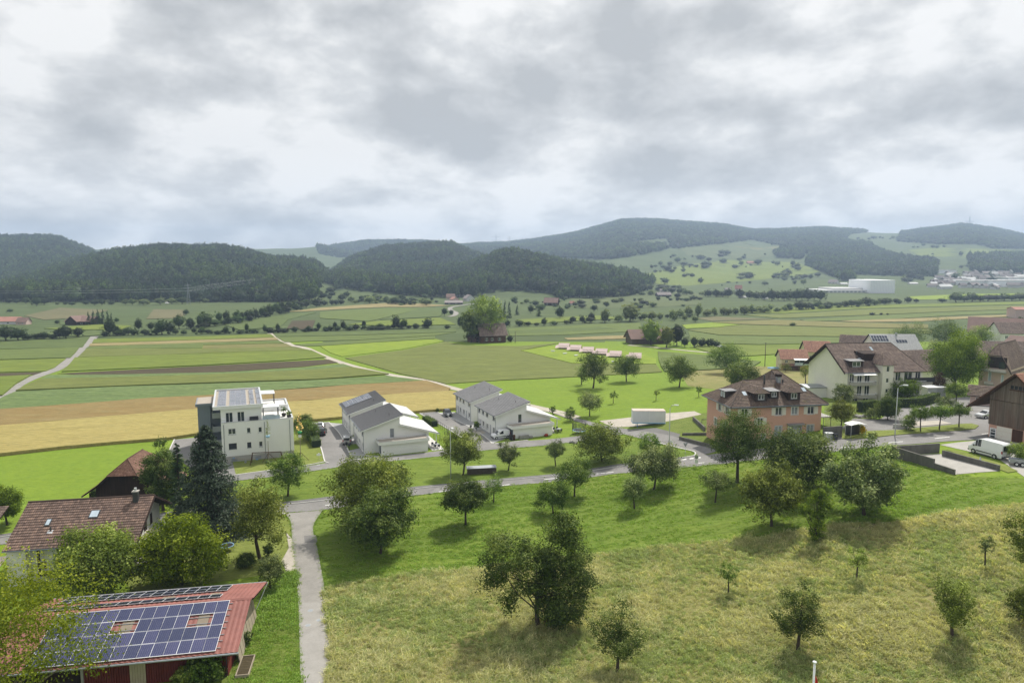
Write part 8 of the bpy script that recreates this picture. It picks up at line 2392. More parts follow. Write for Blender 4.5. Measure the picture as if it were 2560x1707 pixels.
# ---------------- other village houses
def at(px, py):
 return tuple(G(px, py))
o = at(1953, 925)
t = gabled('yellow_house', 'yellow and orange house with red roof and glazed balcony left of the white gable', o, -8, 9, 8, 4.2, 7.0, 'render_yellow', 'tiles_red', wins=((1.2, 2.2, 2.6, 3.6), (4.5, 8.0, 2.3, 3.8)), gwins=((3.2, 4.2, 2.6, 3.6),), winkw=dict(mull=1))
MB().box(-.03, 9.03, -.04, -.005, -.6, 1.9).build('lower_wall', M['render_orange'], t)
b_ = MB().box(4.2, 9.5, -1.6, -.05, 1.9, 2.1).build('balcony', M['concrete_pale'], t)
MB().box(4.2, 9.5, -1.65, -1.61, 2.1, 3.0).build('balustrade', M['glass_bright'], b_)
MB().slab([(4, -1.9, 4.0), (9.7, -1.9, 4.0), (9.7, 0, 4.35), (4, 0, 4.35)], .06).build('awning', M['white_frame'], t)
o = at(2014, 912)
gabled('brown_house', 'narrow gabled house with reddish roof behind the yellow house', o, -10, 9, 9, 5.2, 8.6, 'render_yellow', 'tiles_red', gwins=((3.5, 4.3, 4.0, 5.0),), wins=((1.2, 2.2, 2.6, 3.6),))
gabled('garden_shed', 'low red roofed garden shed in front of the yellow house', at(1960, 926), -6, 5.5, 3, 1.8, 2.5, 'wood_brown', 'tiles_red', 'shed', wins=((1, 1.8, .8, 1.5),))
o = at(2108, 895)
t = gabled('solar_roofed_house', 'house with a large pale grey roof carrying two small solar arrays', at(2190, 905), -3, 17, 13, 5.0, 10.2, 'render_white_old', 'tiles_pale', wins=((2, 3.2, 2.5, 3.8), (6, 7.2, 2.5, 3.8)), th=.42)
s_ = 5.2 / 6.5
U, V = np.array([1, 0, 0.0]), np.array([0, 1, s_]) / math.hypot(1, s_)
panels(t, (8.8, 2.6, 5.0 + 2.6 * s_ + .2), U, V, 4, 1, 1.0, 1.7, .06, 'solar_dark', frame='metal_pale')
panels(t, (-.2, 3.2, 5.0 + 3.2 * s_ + .2), U, V, 6, 2, 1.0, 1.6, .06, 'solar_dark', frame='white_metal')
MB().box(9.6, 10.2, 5.6, 6.2, 9.2, 11.0).build('chimney', M['metal_grey'], t)
gabled('gabled_house', 'white gable end with brown roof left of the grey solar roof', at(2098, 892), -30, 13, 8, 4.8, 8.8, 'render_white', 'tiles_mid', gwins=((2.6, 3.4, 4.0, 5.4), (4.2, 5.0, 4.0, 5.4)))
gabled('orange_roof_house', 'low house with an orange tiled roof before the grey solar roof', at(2122, 905), -5, 13, 7, 3.6, 6.2, 'render_white_old', 'tiles_red', wins=((2, 3, 1, 2.2),))
gabled('apartment_wing', 'brown tiled wing with one skylight right of the large white house', at(2250, 965), 8, 18, 11, 4.4, 9.4, 'render_cream', 'tiles_mid', wins=((14, 15, 2, 3.4),), base=-2)
gabled('village_barn', 'dark brown barn roof above the trees at the right', at(2418, 852), -35, 22, 16, 5.0, 11.5, 'wood_dark', 'farm_roof_far', 'barn', tile=False)
gabled('village_house', 'long grey roofed house at the right edge behind the trees', at(2500, 862), -8, 24, 12, 5.6, 10.2, 'render_white_old', 'tiles_mid', wins=((2, 3.2, 3, 4.4), (5, 6.2, 3, 4.4), (9, 10.2, 3, 4.4)), th=.5)
gabled('small_gabled_house', 'small pale gabled house at the right edge below the long grey roof', at(2510, 880), -70, 12, 8, 4.4, 7.2, 'render_white', 'farm_roof_far', tile=False, gwins=((3.4, 4.4, 3, 4),))
gabled('long_roof_house', 'long reddish brown roof behind the rose house', at(2462, 905), -4, 26, 10, 3.6, 7.6, 'render_rose', 'tiles_mid', th=.5)
gabled('flat_garage', 'low white garage between the pink and the white house', at(2018, 995), 6, 5, 5, 2.4, 2.7, 'render_white', 'metal_grey', 'garage', tile=False, ov=.2)
gabled('pink_shed', 'pink corner of a building at the right edge of the far plain', at(2538, 795), -10, 26, 12, 6, 7.5, 'render_rose', 'farm_roof_red', 'barn', tile=False)
t = building('grey_container', 'grey metal garden shed beside the apartment house balconies', at(2318, 996), 6, 'shed')
MB().box(0, 4.6, 0, 2.4, -1, 2.5).build('body', M['metal_grey'], t)
MB().slab([(-.15, -.15, 2.62), (4.75, -.15, 2.62), (4.75, 2.55, 2.7), (-.15, 2.55, 2.7)], .1).build('roof', M['white_metal'], t)
r_ = MB()
for k in range(18):
 r_.box(2.4 + k * .12, 2.45 + k * .12, -.04, -.004, -1, 2.45)
tag(r_.build('corrugation', M['metal_grey'], t), kind='stuff')
# ---------------- farms out in the valley
t = gabled('lone_farmhouse', 'brick brown farmhouse alone in the green fields beside the big tree', at(1203, 858), 18, 12.5, 9, 4.2, 9.0, 'wood_brown', 'tiles_mid', wins=((2, 3.4, 1, 2.4), (5, 6.2, 1, 2.4), (8.5, 10, 1, 2.4)), gwins=((2.4, 3.4, 4.4, 5.4),) if False else (), th=.5, ov=.9)
MB().box(5.5, 6.2, 4.2, 4.9, 8.4, 9.9).build('chimney', M['metal_dark'], t)
gabled('farm_annex', 'low brown annex at the left of the lone farmhouse', at(1190, 856), 60, 6, 5, 2.4, 4.6, 'wood_brown', 'tiles_mid', 'shed', th=.5)
gabled('field_barn', 'old wooden field barn under the trees at the end of the small track', at(1580, 861), 10, 18, 9, 3.2, 6.6, 'wood_weathered', 'farm_roof_far', 'barn', tile=False, ov=1.0)
for lab, px, py, a, wpx, tpx, wm, rm in [
 ('long red roofed farm at the far left edge', -20, 811, 4, 58, 17, 'town_wall', 'farm_roof_red'),
 ('dark end house of the red roofed farm at the far left', 40, 812, 4, 24, 17, 'render_rose', 'farm_roof_far'),
 ('brown farm barn beside the spruce clump at the left', 163, 812, -4, 66, 20, 'wood_dark', 'farm_roof_far'),
 ('cross gable of the brown farm barn beside the spruce clump', 192, 813, 78, 20, 22, 'wood_dark', 'farm_roof_far'),
 ('long low grey stable in the hamlet behind the big lone tree', 1112, 761, 2, 44, 9, 'wood_dark', 'town_roof'),
 ('brown roofed house on the left of the hamlet behind the big lone tree', 1117, 749, 10, 20, 14, 'render_rose', 'farm_roof_far'),
 ('highest roof of the hamlet behind the big lone tree', 1136, 742, -10, 24, 14, 'town_wall', 'farm_roof_far'),
 ('white gabled house at the right of the hamlet behind the big lone tree', 1158, 752, -70, 14, 16, 'town_wall', 'town_roof'),
 ('small pink house of the hamlet behind the big lone tree', 1124, 752, -60, 10, 10, 'render_rose', 'farm_roof_red'),
 ('dark roofed farmhouse in the grove right of the big lone tree', 1360, 764, -15, 32, 19, 'wood_dark', 'farm_roof_far'),
 ('small red roofed house peeping from the grove right of the dark farmhouse', 1424, 762, -15, 10, 9, 'town_wall', 'farm_roof_red'),
 ('low grey farm hall on the right slope', 1645, 742, 5, 34, 11, 'wood_dark', 'town_roof'),
 ('small farm with pale roof above the grey farm hall', 1650, 731, -10, 16, 9, 'town_wall', 'town_roof'),
 ('white house with red roof in the trees of the right slope', 1838, 727, -20, 14, 14, 'town_wall', 'farm_roof_red'),
 ('white house on the left of the red roofed one in the right slope trees', 1815, 727, 12, 13, 7, 'town_wall', 'town_roof'),
 ('long low white hall in front of the small wood', 1850, 745, 0, 16, 5, 'town_wall', 'town_wall'),
 ('small white hut at the edge of the small wood', 1909, 748, 0, 12, 5, 'town_wall', 'town_wall'),
 ('white gabled house among the trees left of the factory', 2070, 709, -50, 13, 10, 'town_wall', 'town_roof'),
 ('low pale house above the factory roof', 2103, 712, 5, 18, 5, 'town_wall', 'town_wall'),
 ('tiny white house on the upper right hill', 2043, 608, 0, 8, 5, 'town_wall', 'town_wall'),
 ('faint farm on the upper meadows at the right', 1870, 660, 0, 24, 7, 'render_rose', 'farm_roof_red'),
 ('tiny white hut at the foot of the left wood', 413, 759, 0, 6, 4, 'town_wall', 'town_wall'),
 ('white hall behind the trees above the factory', 2276, 711, 0, 20, 5, 'town_wall', 'town_wall'),
]:
 g = at(px, py)
 L, hr = wid(np.array(g), wpx) / max(.5, abs(math.cos(R(a)))), up_to(np.array(g), py - tpx)
 gabled('farm_building', lab, g, a, L, min(L * .6, 12) + 2, hr * .45, hr, wm, rm, 'farm', tile=False, ov=hr * .1, wins=((L * .2, L * .2 + L * .1, hr * .1, hr * .3), (L * .6, L * .6 + L * .1, hr * .1, hr * .3)), winkw=dict(mull=0, bar=.1))
# factory
t = building('factory_block', 'tall white factory block in the far plain at the right', at(2176, 733), 0, 'factory')
MB().box(0, 32, 0, 60, -2, 17).build('high_store', M['factory_white'], t)
b_ = MB().box(-56, -.02, 10, 70, -2, 3.6).build('low_hall', M['town_wall'], t)
MB().box(-40, -.03, 20, 65, 3.61, 6.0).build('upper_hall', M['town_wall'], t)
r_ = MB()
for k in range(10):
 r_.box(-54 + k * 5.4, -51 + k * 5.4, 9.8, 9.98, .5, 2.6)
tag(r_.build('window_band', M['blind_grey'], t), kind='stuff')
r_ = MB()
for k in range(16):
 r_.box(1 + k * 2, 1.15 + k * 2, -.12, -.01, 0, 17)
tag(r_.build('panel_joint', M['metal_pale'], t), kind='stuff')
# distant town
_rt = np.random.RandomState(12)
_town = []
for rm in ('town_roof', 'town_roof', 'town_wall'):
 m = MB()
 m.box(0, 1, 0, 1, -.3, .55)
 m.cur = 1
 m.slab([(-.08, -.1, .5), (1.08, -.1, .5), (1.08, .5, 1), (-.08, .5, 1)], .06)
 m.slab([(-.08, .5, 1), (1.08, .5, 1), (1.08, 1.1, .5), (-.08, 1.1, .5)], .06)
 m.add([(0, 0, .55), (0, 1, .55), (0, .5, .95)], [(0, 1, 2)])
 m.add([(1, 0, .55), (1, 1, .55), (1, .5, .95)], [(0, 2, 1)])
 m.cur = 0
 _town.append(m.mesh('town_house', [M['town_wall'], M[rm]]))
k = 0
while k < 110:
 px, py = _rt.uniform(2315, 2590), _rt.uniform(676, 724)
 if py < 676 + (2560 - px) * .06:
  continue
 g = G(px, py)
 o = link('town_house', _town[_rt.randint(3)], None, tuple(g), _rt.uniform(-.9, .9))
 w = _rt.uniform(7, 13)
 o.scale = (w * _rt.uniform(1, 1.7), w * .8, _rt.uniform(6, 9))
 tag(o, 'tiny pale house among the roofs of the distant hazy town', 'house', 'houses of the distant town')
 k += 1
for px, py, L, h, lab in [(2316, 684, 60, 7, 'long white hall at the upper left of the distant town'), (2470, 717, 120, 9, 'long white factory hall at the lower right of the distant town'), (2420, 716, 40, 8, 'low white hall left of the long factory hall in the distant town'), (2520, 710, 60, 10, 'white hall above the long factory hall in the distant town')]:
 t = building('town_hall_shed', lab, at(px, py), 0, 'hall')
 MB().box(0, L, 0, 30, -2, h).build('wall', M['factory_white'], t)
 MB().box(-1, L + 1, -1, 31, h + .01, h + 1).build('roof', M['town_wall'], t)
# pylons
def pylon(label, px, py, top):
 g = G(px, py)
 h = up_to(g, top)
 t = thing('power_pylon', label, 'pylon', tuple(g), 0.3, 'power pylons')
 m = MB()
 b, r_ = h * .085, h * .0038
 for sx in (-1, 1):
  for sy in (-1, 1):
   m.tube([(sx * b, sy * b, 0), (sx * b * .35, sy * b * .35, h * .6), (0, 0, h)], r_, 4)
 for k in range(7):
  z0, z1 = h * .6 * k / 7, h * .6 * (k + 1) / 7
  w0, w1 = b * (1 - .65 * k / 7), b * (1 - .65 * (k + 1) / 7)
  for sy in (-1, 1):
   m.tube([(-w0, sy * w0, z0), (w1, sy * w1, z1)], r_ * .6, 3)
   m.tube([(w0, sy * w0, z0), (-w1, sy * w1, z1)], r_ * .6, 3)
 m.build('mast', M['metal_grey'], t)
 for z, w in ((.62, .17), (.74, .21), (.86, .15)):
  MB().tube([(-w * h, 0, z * h), (0, 0, z * h + .025 * h), (w * h, 0, z * h)], r_ * 1.1, 4).tube([(-w * h, 0, z * h), (w * h, 0, z * h)], r_, 4).build('cross_arm', M['metal_grey'], t)
 return g, h
pyl = [pylon('left one of two lattice pylons on the skyline in the middle', 1240, 612, 583), pylon('right one of two lattice pylons on the skyline in the middle', 1273, 618, 590), pylon('faint lattice pylon before the dark left wood', 472, 762, 706), pylon('faint lattice pylon at the top of the right skyline hill', 2424, 557, 540)]
ga, gb = pyl[2], pyl[0]
t = thing('power_line', 'thin power cables running from the left wood towards the skyline pylons', 'cable', tuple(ga[0]))
for k, (dx, z) in enumerate(((-.2, .62), (.2, .62), (-.2, .74), (.2, .74))):
 p0 = np.array([dx * ga[1], 0, z * ga[1]])
 for sgn, tgt in ((1, gb[0] - ga[0] + np.array([0, 0, gb[1] * z])), (-1, np.array([-420.0, -160, 30]))):
  pts = [p0 + (tgt - p0) * q + np.array([0, 0, -60 * q * (1 - q) if sgn > 0 else -25 * q * (1 - q)]) for q in np.linspace(0, 1, 14)]
  MB().tube([tuple(p) for p in pts], .035, 3, cap=False).build('cable', M['metal_pale'], t)
# ------------------------------------------------------------------ smaller things
# hen sheds
_cs = [(1397, 874), (1426, 879), (1457, 884), (1490, 889), (1525, 895), (1574, 900)]
for k, (px, py) in enumerate(_cs):
 g = G(px, py)
 names = ['leftmost', 'second from left', 'third from left', 'fourth from left', 'fifth from left', 'rightmost']
 t = thing('hen_shed', names[k] + ' of the pink roofed mobile hen sheds in the meadow', 'shed', tuple(g), R(-12), 'mobile hen sheds')
 w, d = 4.3, 4.6
 MB().box(0, w, .4, d - .4, .3, 1.6).add([(0, .4, 1.6), (0, d - .4, 1.6), (0, d / 2, 2.6)], [(0, 1, 2)]).build('wall', M['wood_pale'], t)
 MB().slab([(-.3, -.3, 1.0), (w + .3, -.3, 1.0), (w + .3, d / 2, 2.8), (-.3, d / 2, 2.8)], .08).build('roof', M['pink_roof'], t)
 MB().slab([(-.3, d / 2, 2.8), (w + .3, d / 2, 2.8), (w + .3, d + .3, 1.0), (-.3, d + .3, 1.0)], .08).build('roof', M['pink_roof'], t)
 MB().slab([(-1.6, -.5, .75), (-.32, -.5, .95), (-.32, 1.7, 2.1), (-1.6, 1.7, 1.7)], .08).build('side_roof', M['pink_roof'], t)
 for a in (.6, w - .6):
  MB().tube([(a, d / 2 - 1.5, .25), (a, d / 2 - 1.35, .25)], .28, 8).tube([(a, d / 2 + 1.35, .25), (a, d / 2 + 1.5, .25)], .28, 8).build('wheel', M['rubber'], t)
for k, (px, py) in enumerate([(1382, 880), (1412, 886), (1440, 891), (1475, 896), (1532, 907)]):
 t = thing('feeder_trough', 'white feeder trough on the grass before the hen sheds', 'trough', tuple(G(px, py)), .4 * k, 'feeder troughs')
 MB().hexa([(-.7, -.25, .15), (.7, -.25, .15), (.7, .25, .15), (-.7, .25, .15)], [(-.9, -.4, .7), (.9, -.4, .7), (.9, .4, .7), (-.9, .4, .7)]).build('body', M['white_metal'], t)
 MB().box(-.6, -.5, -.2, .2, 0, .15).box(.5, .6, -.2, .2, 0, .15).build('feet', M['metal_grey'], t)
# swap body container
g = G(1590, 1070)
t = thing('swap_container', 'white box container on blue stilts at the edge of the gravel yard', 'container', tuple(g), R(-2))
MB().box(-.7, 6.5, .2, 2.7, 1.25, 3.8).build('box', M['container_white'], t)
MB().box(-.72, 6.52, .18, 2.72, 3.803, 3.88).build('roof', M['container_top'], t)
MB().box(-.74, 6.54, .16, 2.74, 1.0, 1.247).build('base_frame', M['blue_pale'], t)
for a in (.3, 5.4):
 for b in (.4, 2.4):
  MB().box(a, a + .12, b, b + .12, -.6, 1.0).build('leg', M['blue_paint'], t)
r_ = MB()
for a in (-.7, 2.9, 6.44):
 r_.box(a, a + .06, .165, .198, 1.25, 3.8)
r_.build('corner_post', M['white_metal'], t)
# street lamps
def street_lamp(label, px, py, top, arm=(-1, 0)):
 g = G(px, py)
 h = up_to(g, top)
 t = thing('street_lamp', label, 'street lamp', tuple(g), 0, 'street lamps')
 MB().tube([(0, 0, -.3), (0, 0, h * .5), (0, 0, h * .93), (arm[0] * .25, arm[1] * .25, h * .985), (arm[0] * .8, arm[1] * .8, h)], [.10, .085, .06, .055, .05], 8).build('pole', M['metal_pale'], t, smooth=True)
 a = Vector((arm[0], arm[1], 0)).normalized()
 b = Vector((-a.y, a.x, 0))
 o = a * .75 + Vector((0, 0, h))
 q = [o - b * .12, o + a * .75 - b * .16, o + a * .75 + b * .16, o + b * .12]
 hd = MB().hexa([tuple(p + Vector((0, 0, -.06))) for p in q], [tuple(p + Vector((0, 0, .10))) for p in q]).build('lamp_head', M['white_metal'], t)
 q = [o + a * .1 - b * .1, o + a * .68 - b * .12, o + a * .68 + b * .12, o + a * .1 + b * .1]
 MB().hexa([tuple(p + Vector((0, 0, -.10))) for p in q], [tuple(p + Vector((0, 0, -.062))) for p in q]).build('lens', M['clear_lamp'], hd)
street_lamp('street lamp before the tall open crowned tree by the log pile', 1127, 1200, 1067, (.4, -1))
street_lamp('street lamp on the grass corner of the junction before the white container', 1672, 1144, 1012, (1, -.2))
street_lamp('street lamp on the village traffic island before the yew', 2237, 1092, 962, (1, -.3))
# wooden power pole
t = thing('wooden_pole', 'thin wooden pole in the meadow left of the yellow house', 'pole', tuple(G(1912, 916)))
MB().tube([(0, 0, -.3), (0, 0, 9)], [.14, .1], 7).build('shaft', M['wood_weathered'], t)
MB().box(-.35, .35, -.05, .05, 8.7, 8.8).build('cross_piece', M['metal_dark'], t)
t = thing('wooden_pole', 'thin pole right of the lone farmhouse', 'pole', tuple(G(1288, 857)))
MB().tube([(0, 0, -.3), (0, 0, 5.4)], [.14, .1], 7).build('shaft', M['wood_weathered'], t)
MB().box(-.35, .35, -.05, .05, 5.2, 5.3).build('cross_piece', M['metal_dark'], t)
# flagpole
g = np.array([21.2, 45.0, terr(21.2, 45.0)])
hh = up_to(g, 1656)
t = thing('flagpole', 'white flagpole with a hanging red flag at the bottom edge', 'flagpole', tuple(g))
MB().tube([(0, 0, -.3), (0, 0, hh)], [.075, .07], 10).build('pole', M['white_metal'], t, smooth=True)
MB().tube([(0, 0, hh), (0, 0, hh + .05), (0, 0, hh + .10), (0, 0, hh + .13)], [.12, .15, .13, .04], 10).build('knob', M['white_metal'], t, smooth=True)
V, F = [], []
for i in range(9):
 for j in range(7):
  z = hh - .9 - i * .28
  w = j / 6 * (.10 + .045 * i) * (1 + .15 * math.sin(i))
  V.append((.1 + w, .10 * math.sin(j * 1.7 + i * .3) * j / 6, z - j * .04))
for i in range(8):
 for j in range(6):
  F.append((i * 7 + j, i * 7 + j + 1, (i + 1) * 7 + j + 1, (i + 1) * 7 + j))
link('flag', npmesh('flag', np.array(V), np.array(F), mats=[M['flag_red']], smooth=True), t)
# road signs
def sign(label, px, py, top, kind):
 g = G(px, py)
 h = up_to(g, top)
 t = thing('road_sign', label, 'sign', tuple(g), 0)
 MB().tube([(0, 0, -.2), (0, 0, h)], .035, 6).build('post', M['metal_pale'], t)
 m = MB()
 if kind == 'yield':
  m.prism([(-.45, h), (.45, h), (0, h - .8)], 'y', .04, .06)
  m.build('plate', M['metal_grey'], t)
 elif kind == 'round':
  m.prism([(.32 * math.cos(a), h - .32 + .32 * math.sin(a)) for a in np.linspace(0, 6.28, 14, endpoint=False)], 'y', -.06, -.04)
  m.build('plate', M['metal_grey'], t)
  MB().box(-.28, .28, -.06, -.04, h - 1.35, h - .75).build('lower_plate', M['white_metal'], t)
 else:
  m.box(-.45, .45, -.06, -.04, h - .5, h - .2)
  m.build('plate', M['white_metal'], t)
  MB().box(-.2, .2, -.06, -.04, h - .18, h).build('upper_plate', M['white_metal'], t)
 return t
sign('back of a triangular yield sign at the grass corner of the junction', 1713, 1139, 1107, 'yield')
sign('round road sign with a white plate under it at the main road', 1740.5, 1168, 1138, 'round')
sign('small white signpost on the lawn beside the parking area of the apartment block', 798, 1154, 1132, 'post')
sign('small sign mounted beside the junction street lamp', 1676, 1135, 1100, 'post')
# log pile
g = G(1168, 1187)
g2 = G(1240, 1183)
ln = float(np.hypot(*(g2 - g)[:2]))
t = thing('log_pile', 'long stack of firewood covered with sheets beside the road', 'log pile', tuple(g), math.atan2(g2[1] - g[1], g2[0] - g[0]))
rs = np.random.RandomState(3)
lg = MB().tube([(.1, .5, .1), (.11, .5, .1)], .1, 6)
proto_m = MB().tube([(0, 0, 0), (0, 1.0, 0)], .11, 7).mesh('log', [M['log_bark']])
proto_e = MB().tube([(0, -.006, 0), (0, -.002, 0)], .1, 7).mesh('log_end', [M['log_end']])
bpy.data.meshes
for j in range(5):
 for i in range(int(ln / .23)):
  lo_ = link('log', proto_m, t, (.15 + i * .23 + (.11 if j % 2 else 0), rs.uniform(-.08, .08), .1 + j * .2))
MB().slab([(-.1, -.25, 1.2), (ln + .1, -.25, 1.2), (ln + .1, 1.2, 1.3), (-.1, 1.2, 1.3)], .05).build('cover_sheet', M['metal_grey'], t)
# concrete pit walls
PT = {k: Gv([p[0]], [p[1]])[0] for k, p in dict(a=(2229.8, 1142), b=(2334.7, 1171), c=(2386.7, 1186.5), d=(2348, 1128), e=(2357.6, 1134), f=(2498.5, 1176.5), h=(2380, 1143)).items()}
def cwall(label, a, b, h0, h1, w=.3, mat='concrete_dark', zoff=0):
 a, b = np.array(a), np.array(b)
 d = (b - a)[:2]
 L = float(np.hypot(*d))
 t = thing('retaining_wall', label, 'wall', (a[0], a[1], min(a[2], b[2]) - .3), math.atan2(d[1], d[0]))
 za, zb = a[2] - min(a[2], b[2]) + .3, b[2] - min(a[2], b[2]) + .3
 n = max(1, int(L / 3.0))
 for k in range(n):
  x0, x1 = L * k / n, L * (k + 1) / n - .02
  f = lambda x: (za + h0) + ((zb + h1) - (za + h0)) * x / L
  MB().hexa([(x0, -w / 2, 0), (x1, -w / 2, 0), (x1, w / 2, 0), (x0, w / 2, 0)], [(x0, -w / 2, f(x0)), (x1, -w / 2, f(x1)), (x1, w / 2, f(x1)), (x0, w / 2, f(x0))]).build('wall_section', M[mat], t)
 return t
cwall('tall left wall of the concrete pit, the part nearest the road', PT['a'], PT['b'], 1.75, 1.45)
cwall('lower front end of the left wall of the concrete pit', PT['b'], PT['c'], .85, .75)
cwall('rear wall of the concrete pit beside the road', PT['a'] + np.array([.1, .1, 0]), G(2347.5, 1131), 1.7, 1.5)
cwall('right wall of the concrete pit below the grass strip', G(2356, 1140), PT['f'], .95, .8)
PF = np.array([PT['a'][:2] + .2, G(2350, 1135)[:2], G(2497, 1178)[:2], PT['c'][:2]])
cdt_sheet('pit_floor', PF, M['concrete_pale'], .06, 0, step=1.5)
t = thing('marker_post', 'white marker post standing at the right pit wall', 'post', tuple(G(2449.5, 1163)))
MB().box(-.08, .08, -.06, .06, -.2, 1.1).build('post', M['white_metal'], t)
MB().box(-.085, .085, -.065, .065, 1.101, 1.2).build('cap', M['metal_grey'], t)
cwall('long low stone wall in front of the pink house lawn', G(1699, 1099), G(1800, 1126), .7, .7, .3, 'concrete_dark')
cwall('upper stone wall of the pink house garden', G(1706, 1088), G(1800, 1088), .5, .6, .3, 'concrete_dark')
cwall('dark garden wall stepping up to the pink house', G(1733, 1050), G(1762, 1078), .8, .9, .3, 'concrete_dark')
cwall('dark wall at the right corner of the pink house', G(2056, 1098), G(2104, 1092), 2.2, 2.0, .25, 'concrete_dark')
cwall('low concrete wall at the left end of the traffic island', G(2232, 1070), G(2268, 1074), .8, .8, .25, 'concrete')
t = thing('garden_gate_frame', 'low dark railing frame in the pink house garden', 'railing', tuple(G(1754, 1058)), .1)
MB().box(0, 2.9, -.03, .03, .75, .9).build('rail', M['metal_dark'], t)
for a in (0, 1.4, 2.8):
 MB().box(a, a + .08, -.04, .04, -.2, .748).build('post', M['metal_dark'], t)
# bins and shelter by the pink house
for nm, px, py, w, h, lm, lab in [('utility_cabinet', 2071, 1099, 1.35, 1.25, 'metal_pale', 'pale grey utility box right of the pink house'), ('waste_bin', 2087, 1099, .62, 1.05, 'car_dark', 'dark wheeled bin beside the pale utility box'), ('waste_bin', 1277, 1100, .75, 1.1, 'black_plastic', 'black wheeled bin behind the white van at the terrace house'), ('waste_bin', 1285, 1100, .5, 1.0, 'wood_brown', 'brown bin beside the black one at the garage')]:
 t = thing(nm, lab, 'bin' if 'bin' in nm else 'cabinet', tuple(G(px, py)), .1)
 MB().hexa([(-w * .44, -.35, .08), (w * .44, -.35, .08), (w * .44, .35, .08), (-w * .44, .35, .08)], [(-w / 2, -.4, h), (w / 2, -.4, h), (w / 2, .4, h), (-w / 2, .4, h)]).build('body', M[lm], t)
 MB().hexa([(-w * .53, -.43, h + .003), (w * .53, -.43, h + .003), (w * .53, .43, h + .003), (-w * .53, .43, h + .003)], [(-w * .5, -.4, h + .06), (w * .5, -.4, h + .06), (w * .5, .4, h + .12), (-w * .5, .4, h + .12)]).build('lid', M[lm], t)
 for a in (-1, 1):
  MB().tube([(a * w * .38, .36, .1), (a * w * .48, .36, .1)], .1, 8).build('wheel', M['rubber'], t)
g = G(2121, 1094)
t = thing('bicycle_shelter', 'small bus stop like shelter with a curved white roof beside the road', 'shelter', tuple(g), .15)
pts = [(-.1 + 3.2 * q, 2.35 + .28 * math.sin(math.pi * q)) for q in np.linspace(0, 1, 9)]
MB().prism(pts + [(a, b - .05) for a, b in pts[::-1]], 'y', -.7, 1.3).build('roof', M['white_frame'], t)
for a in (.1, 2.9):
 for b in (-.5, 1.1):
  MB().tube([(a, b, -.2), (a, b, 2.35)], .04, 6).build('post', M['metal_pale'], t)
MB().box(.1, 2.9, 1.08, 1.12, .2, 1.9).build('rear_panel', M['metal_dark'], t)
MB().box(.4, 2.6, .5, .9, .4, .48).build('bench', M['metal_dark'], t)
# trampolines
def trampoline(label, px, py, wpx, net):
 g = G(px, py)
 r_ = wid(g, wpx) / 2
 t = thing('trampoline', label, 'trampoline', tuple(g))
 a = np.linspace(0, 2 * math.pi, 25)
 MB().prism([(r_ * .86 * math.cos(q), r_ * .86 * math.sin(q)) for q in a[:-1]], 'z', .72, .74).build('mat', M['black_plastic'], t)
 ring = MB()
 for k in range(24):
  c0, s0, c1, s1 = math.cos(a[k]), math.sin(a[k]), math.cos(a[k + 1]), math.sin(a[k + 1])
  ring.hexa([(r_ * .87 * c0, r_ * .87 * s0, .7), (r_ * c0, r_ * s0, .7), (r_ * c1, r_ * s1, .7), (r_ * .87 * c1, r_ * .87 * s1, .7)], [(r_ * .87 * c0, r_ * .87 * s0, .78), (r_ * c0, r_ * s0, .78), (r_ * c1, r_ * s1, .78), (r_ * .87 * c1, r_ * .87 * s1, .78)])
 ring.build('pad', M['blue_pale'], t)
 for k in range(6):
  c0, s0 = math.cos(k * math.pi / 3), math.sin(k * math.pi / 3)
  MB().tube([(r_ * c0, r_ * s0, -.05), (r_ * c0, r_ * s0, .7)], .03, 6).build('leg', M['metal_grey'], t)
  MB().tube([(r_ * c0 * 1.02, r_ * s0 * 1.02, .3), (r_ * c0 * 1.03, r_ * s0 * 1.03, 2.5)], .03, 6).build('net_pole', M['metal_dark'], t)
 if net:
  n_ = MB()
  for k in range(48):
   q = k * math.pi / 24
   n_.tube([(r_ * .98 * math.cos(q), r_ * .98 * math.sin(q), .78), (r_ * .98 * math.cos(q), r_ * .98 * math.sin(q), 2.45)], .018, 3, cap=False)
  for z in np.linspace(.9, 2.45, 8):
   n_.tube([(r_ * .98 * math.cos(q), r_ * .98 * math.sin(q), z) for q in a], .018, 3, cap=False)
  tag(n_.build('safety_net', M['net'], t), kind='stuff')
trampoline('round trampoline with blue pad between the maple and the old apple tree', 568, 1376, 34, False)
trampoline('netted trampoline on the lawn right of the second terrace house', 1448, 1083, 34, True)
# playground by the apartment block
t = thing('seesaw', 'seesaw with blue seats on the lawn before the apartment block', 'seesaw', tuple(G(614, 1156)), R(12))
MB().tube([(-2.2, 0, .95), (2.2, 0, .45)], .07, 6).build('beam', M['wood_pale'], t)
MB().hexa([(-.2, -.25, -.1), (.2, -.25, -.1), (.2, .25, -.1), (-.2, .25, -.1)], [(-.08, -.12, .7), (.08, -.12, .7), (.08, .12, .7), (-.08, .12, .7)]).build('pivot', M['metal_grey'], t)
for a, z in ((-2.1, .98), (2.1, .48)):
 MB().box(a - .2, a + .2, -.18, .18, z, z + .08).build('seat', M['blue_paint'], t)
g = G(672, 1158)
t = thing('swing_frame', 'wooden swing frame with a hanging basket beside the white wall', 'swing', tuple(g), R(10))
MB().tube([(-3.0, 0, 2.0 + .2), (2.4, 0, 2.2)], .08, 6).build('top_beam', M['wood_brown'], t)
for a, s_ in ((-2.9, -1), (-2.9, 1), (2.3, -1), (2.3, 1)):
 MB().tube([(a + .4 * (1 if a > 0 else -1), s_ * .9, -.2), (a, 0, 2.2)], .07, 6).build('leg', M['wood_brown'], t)
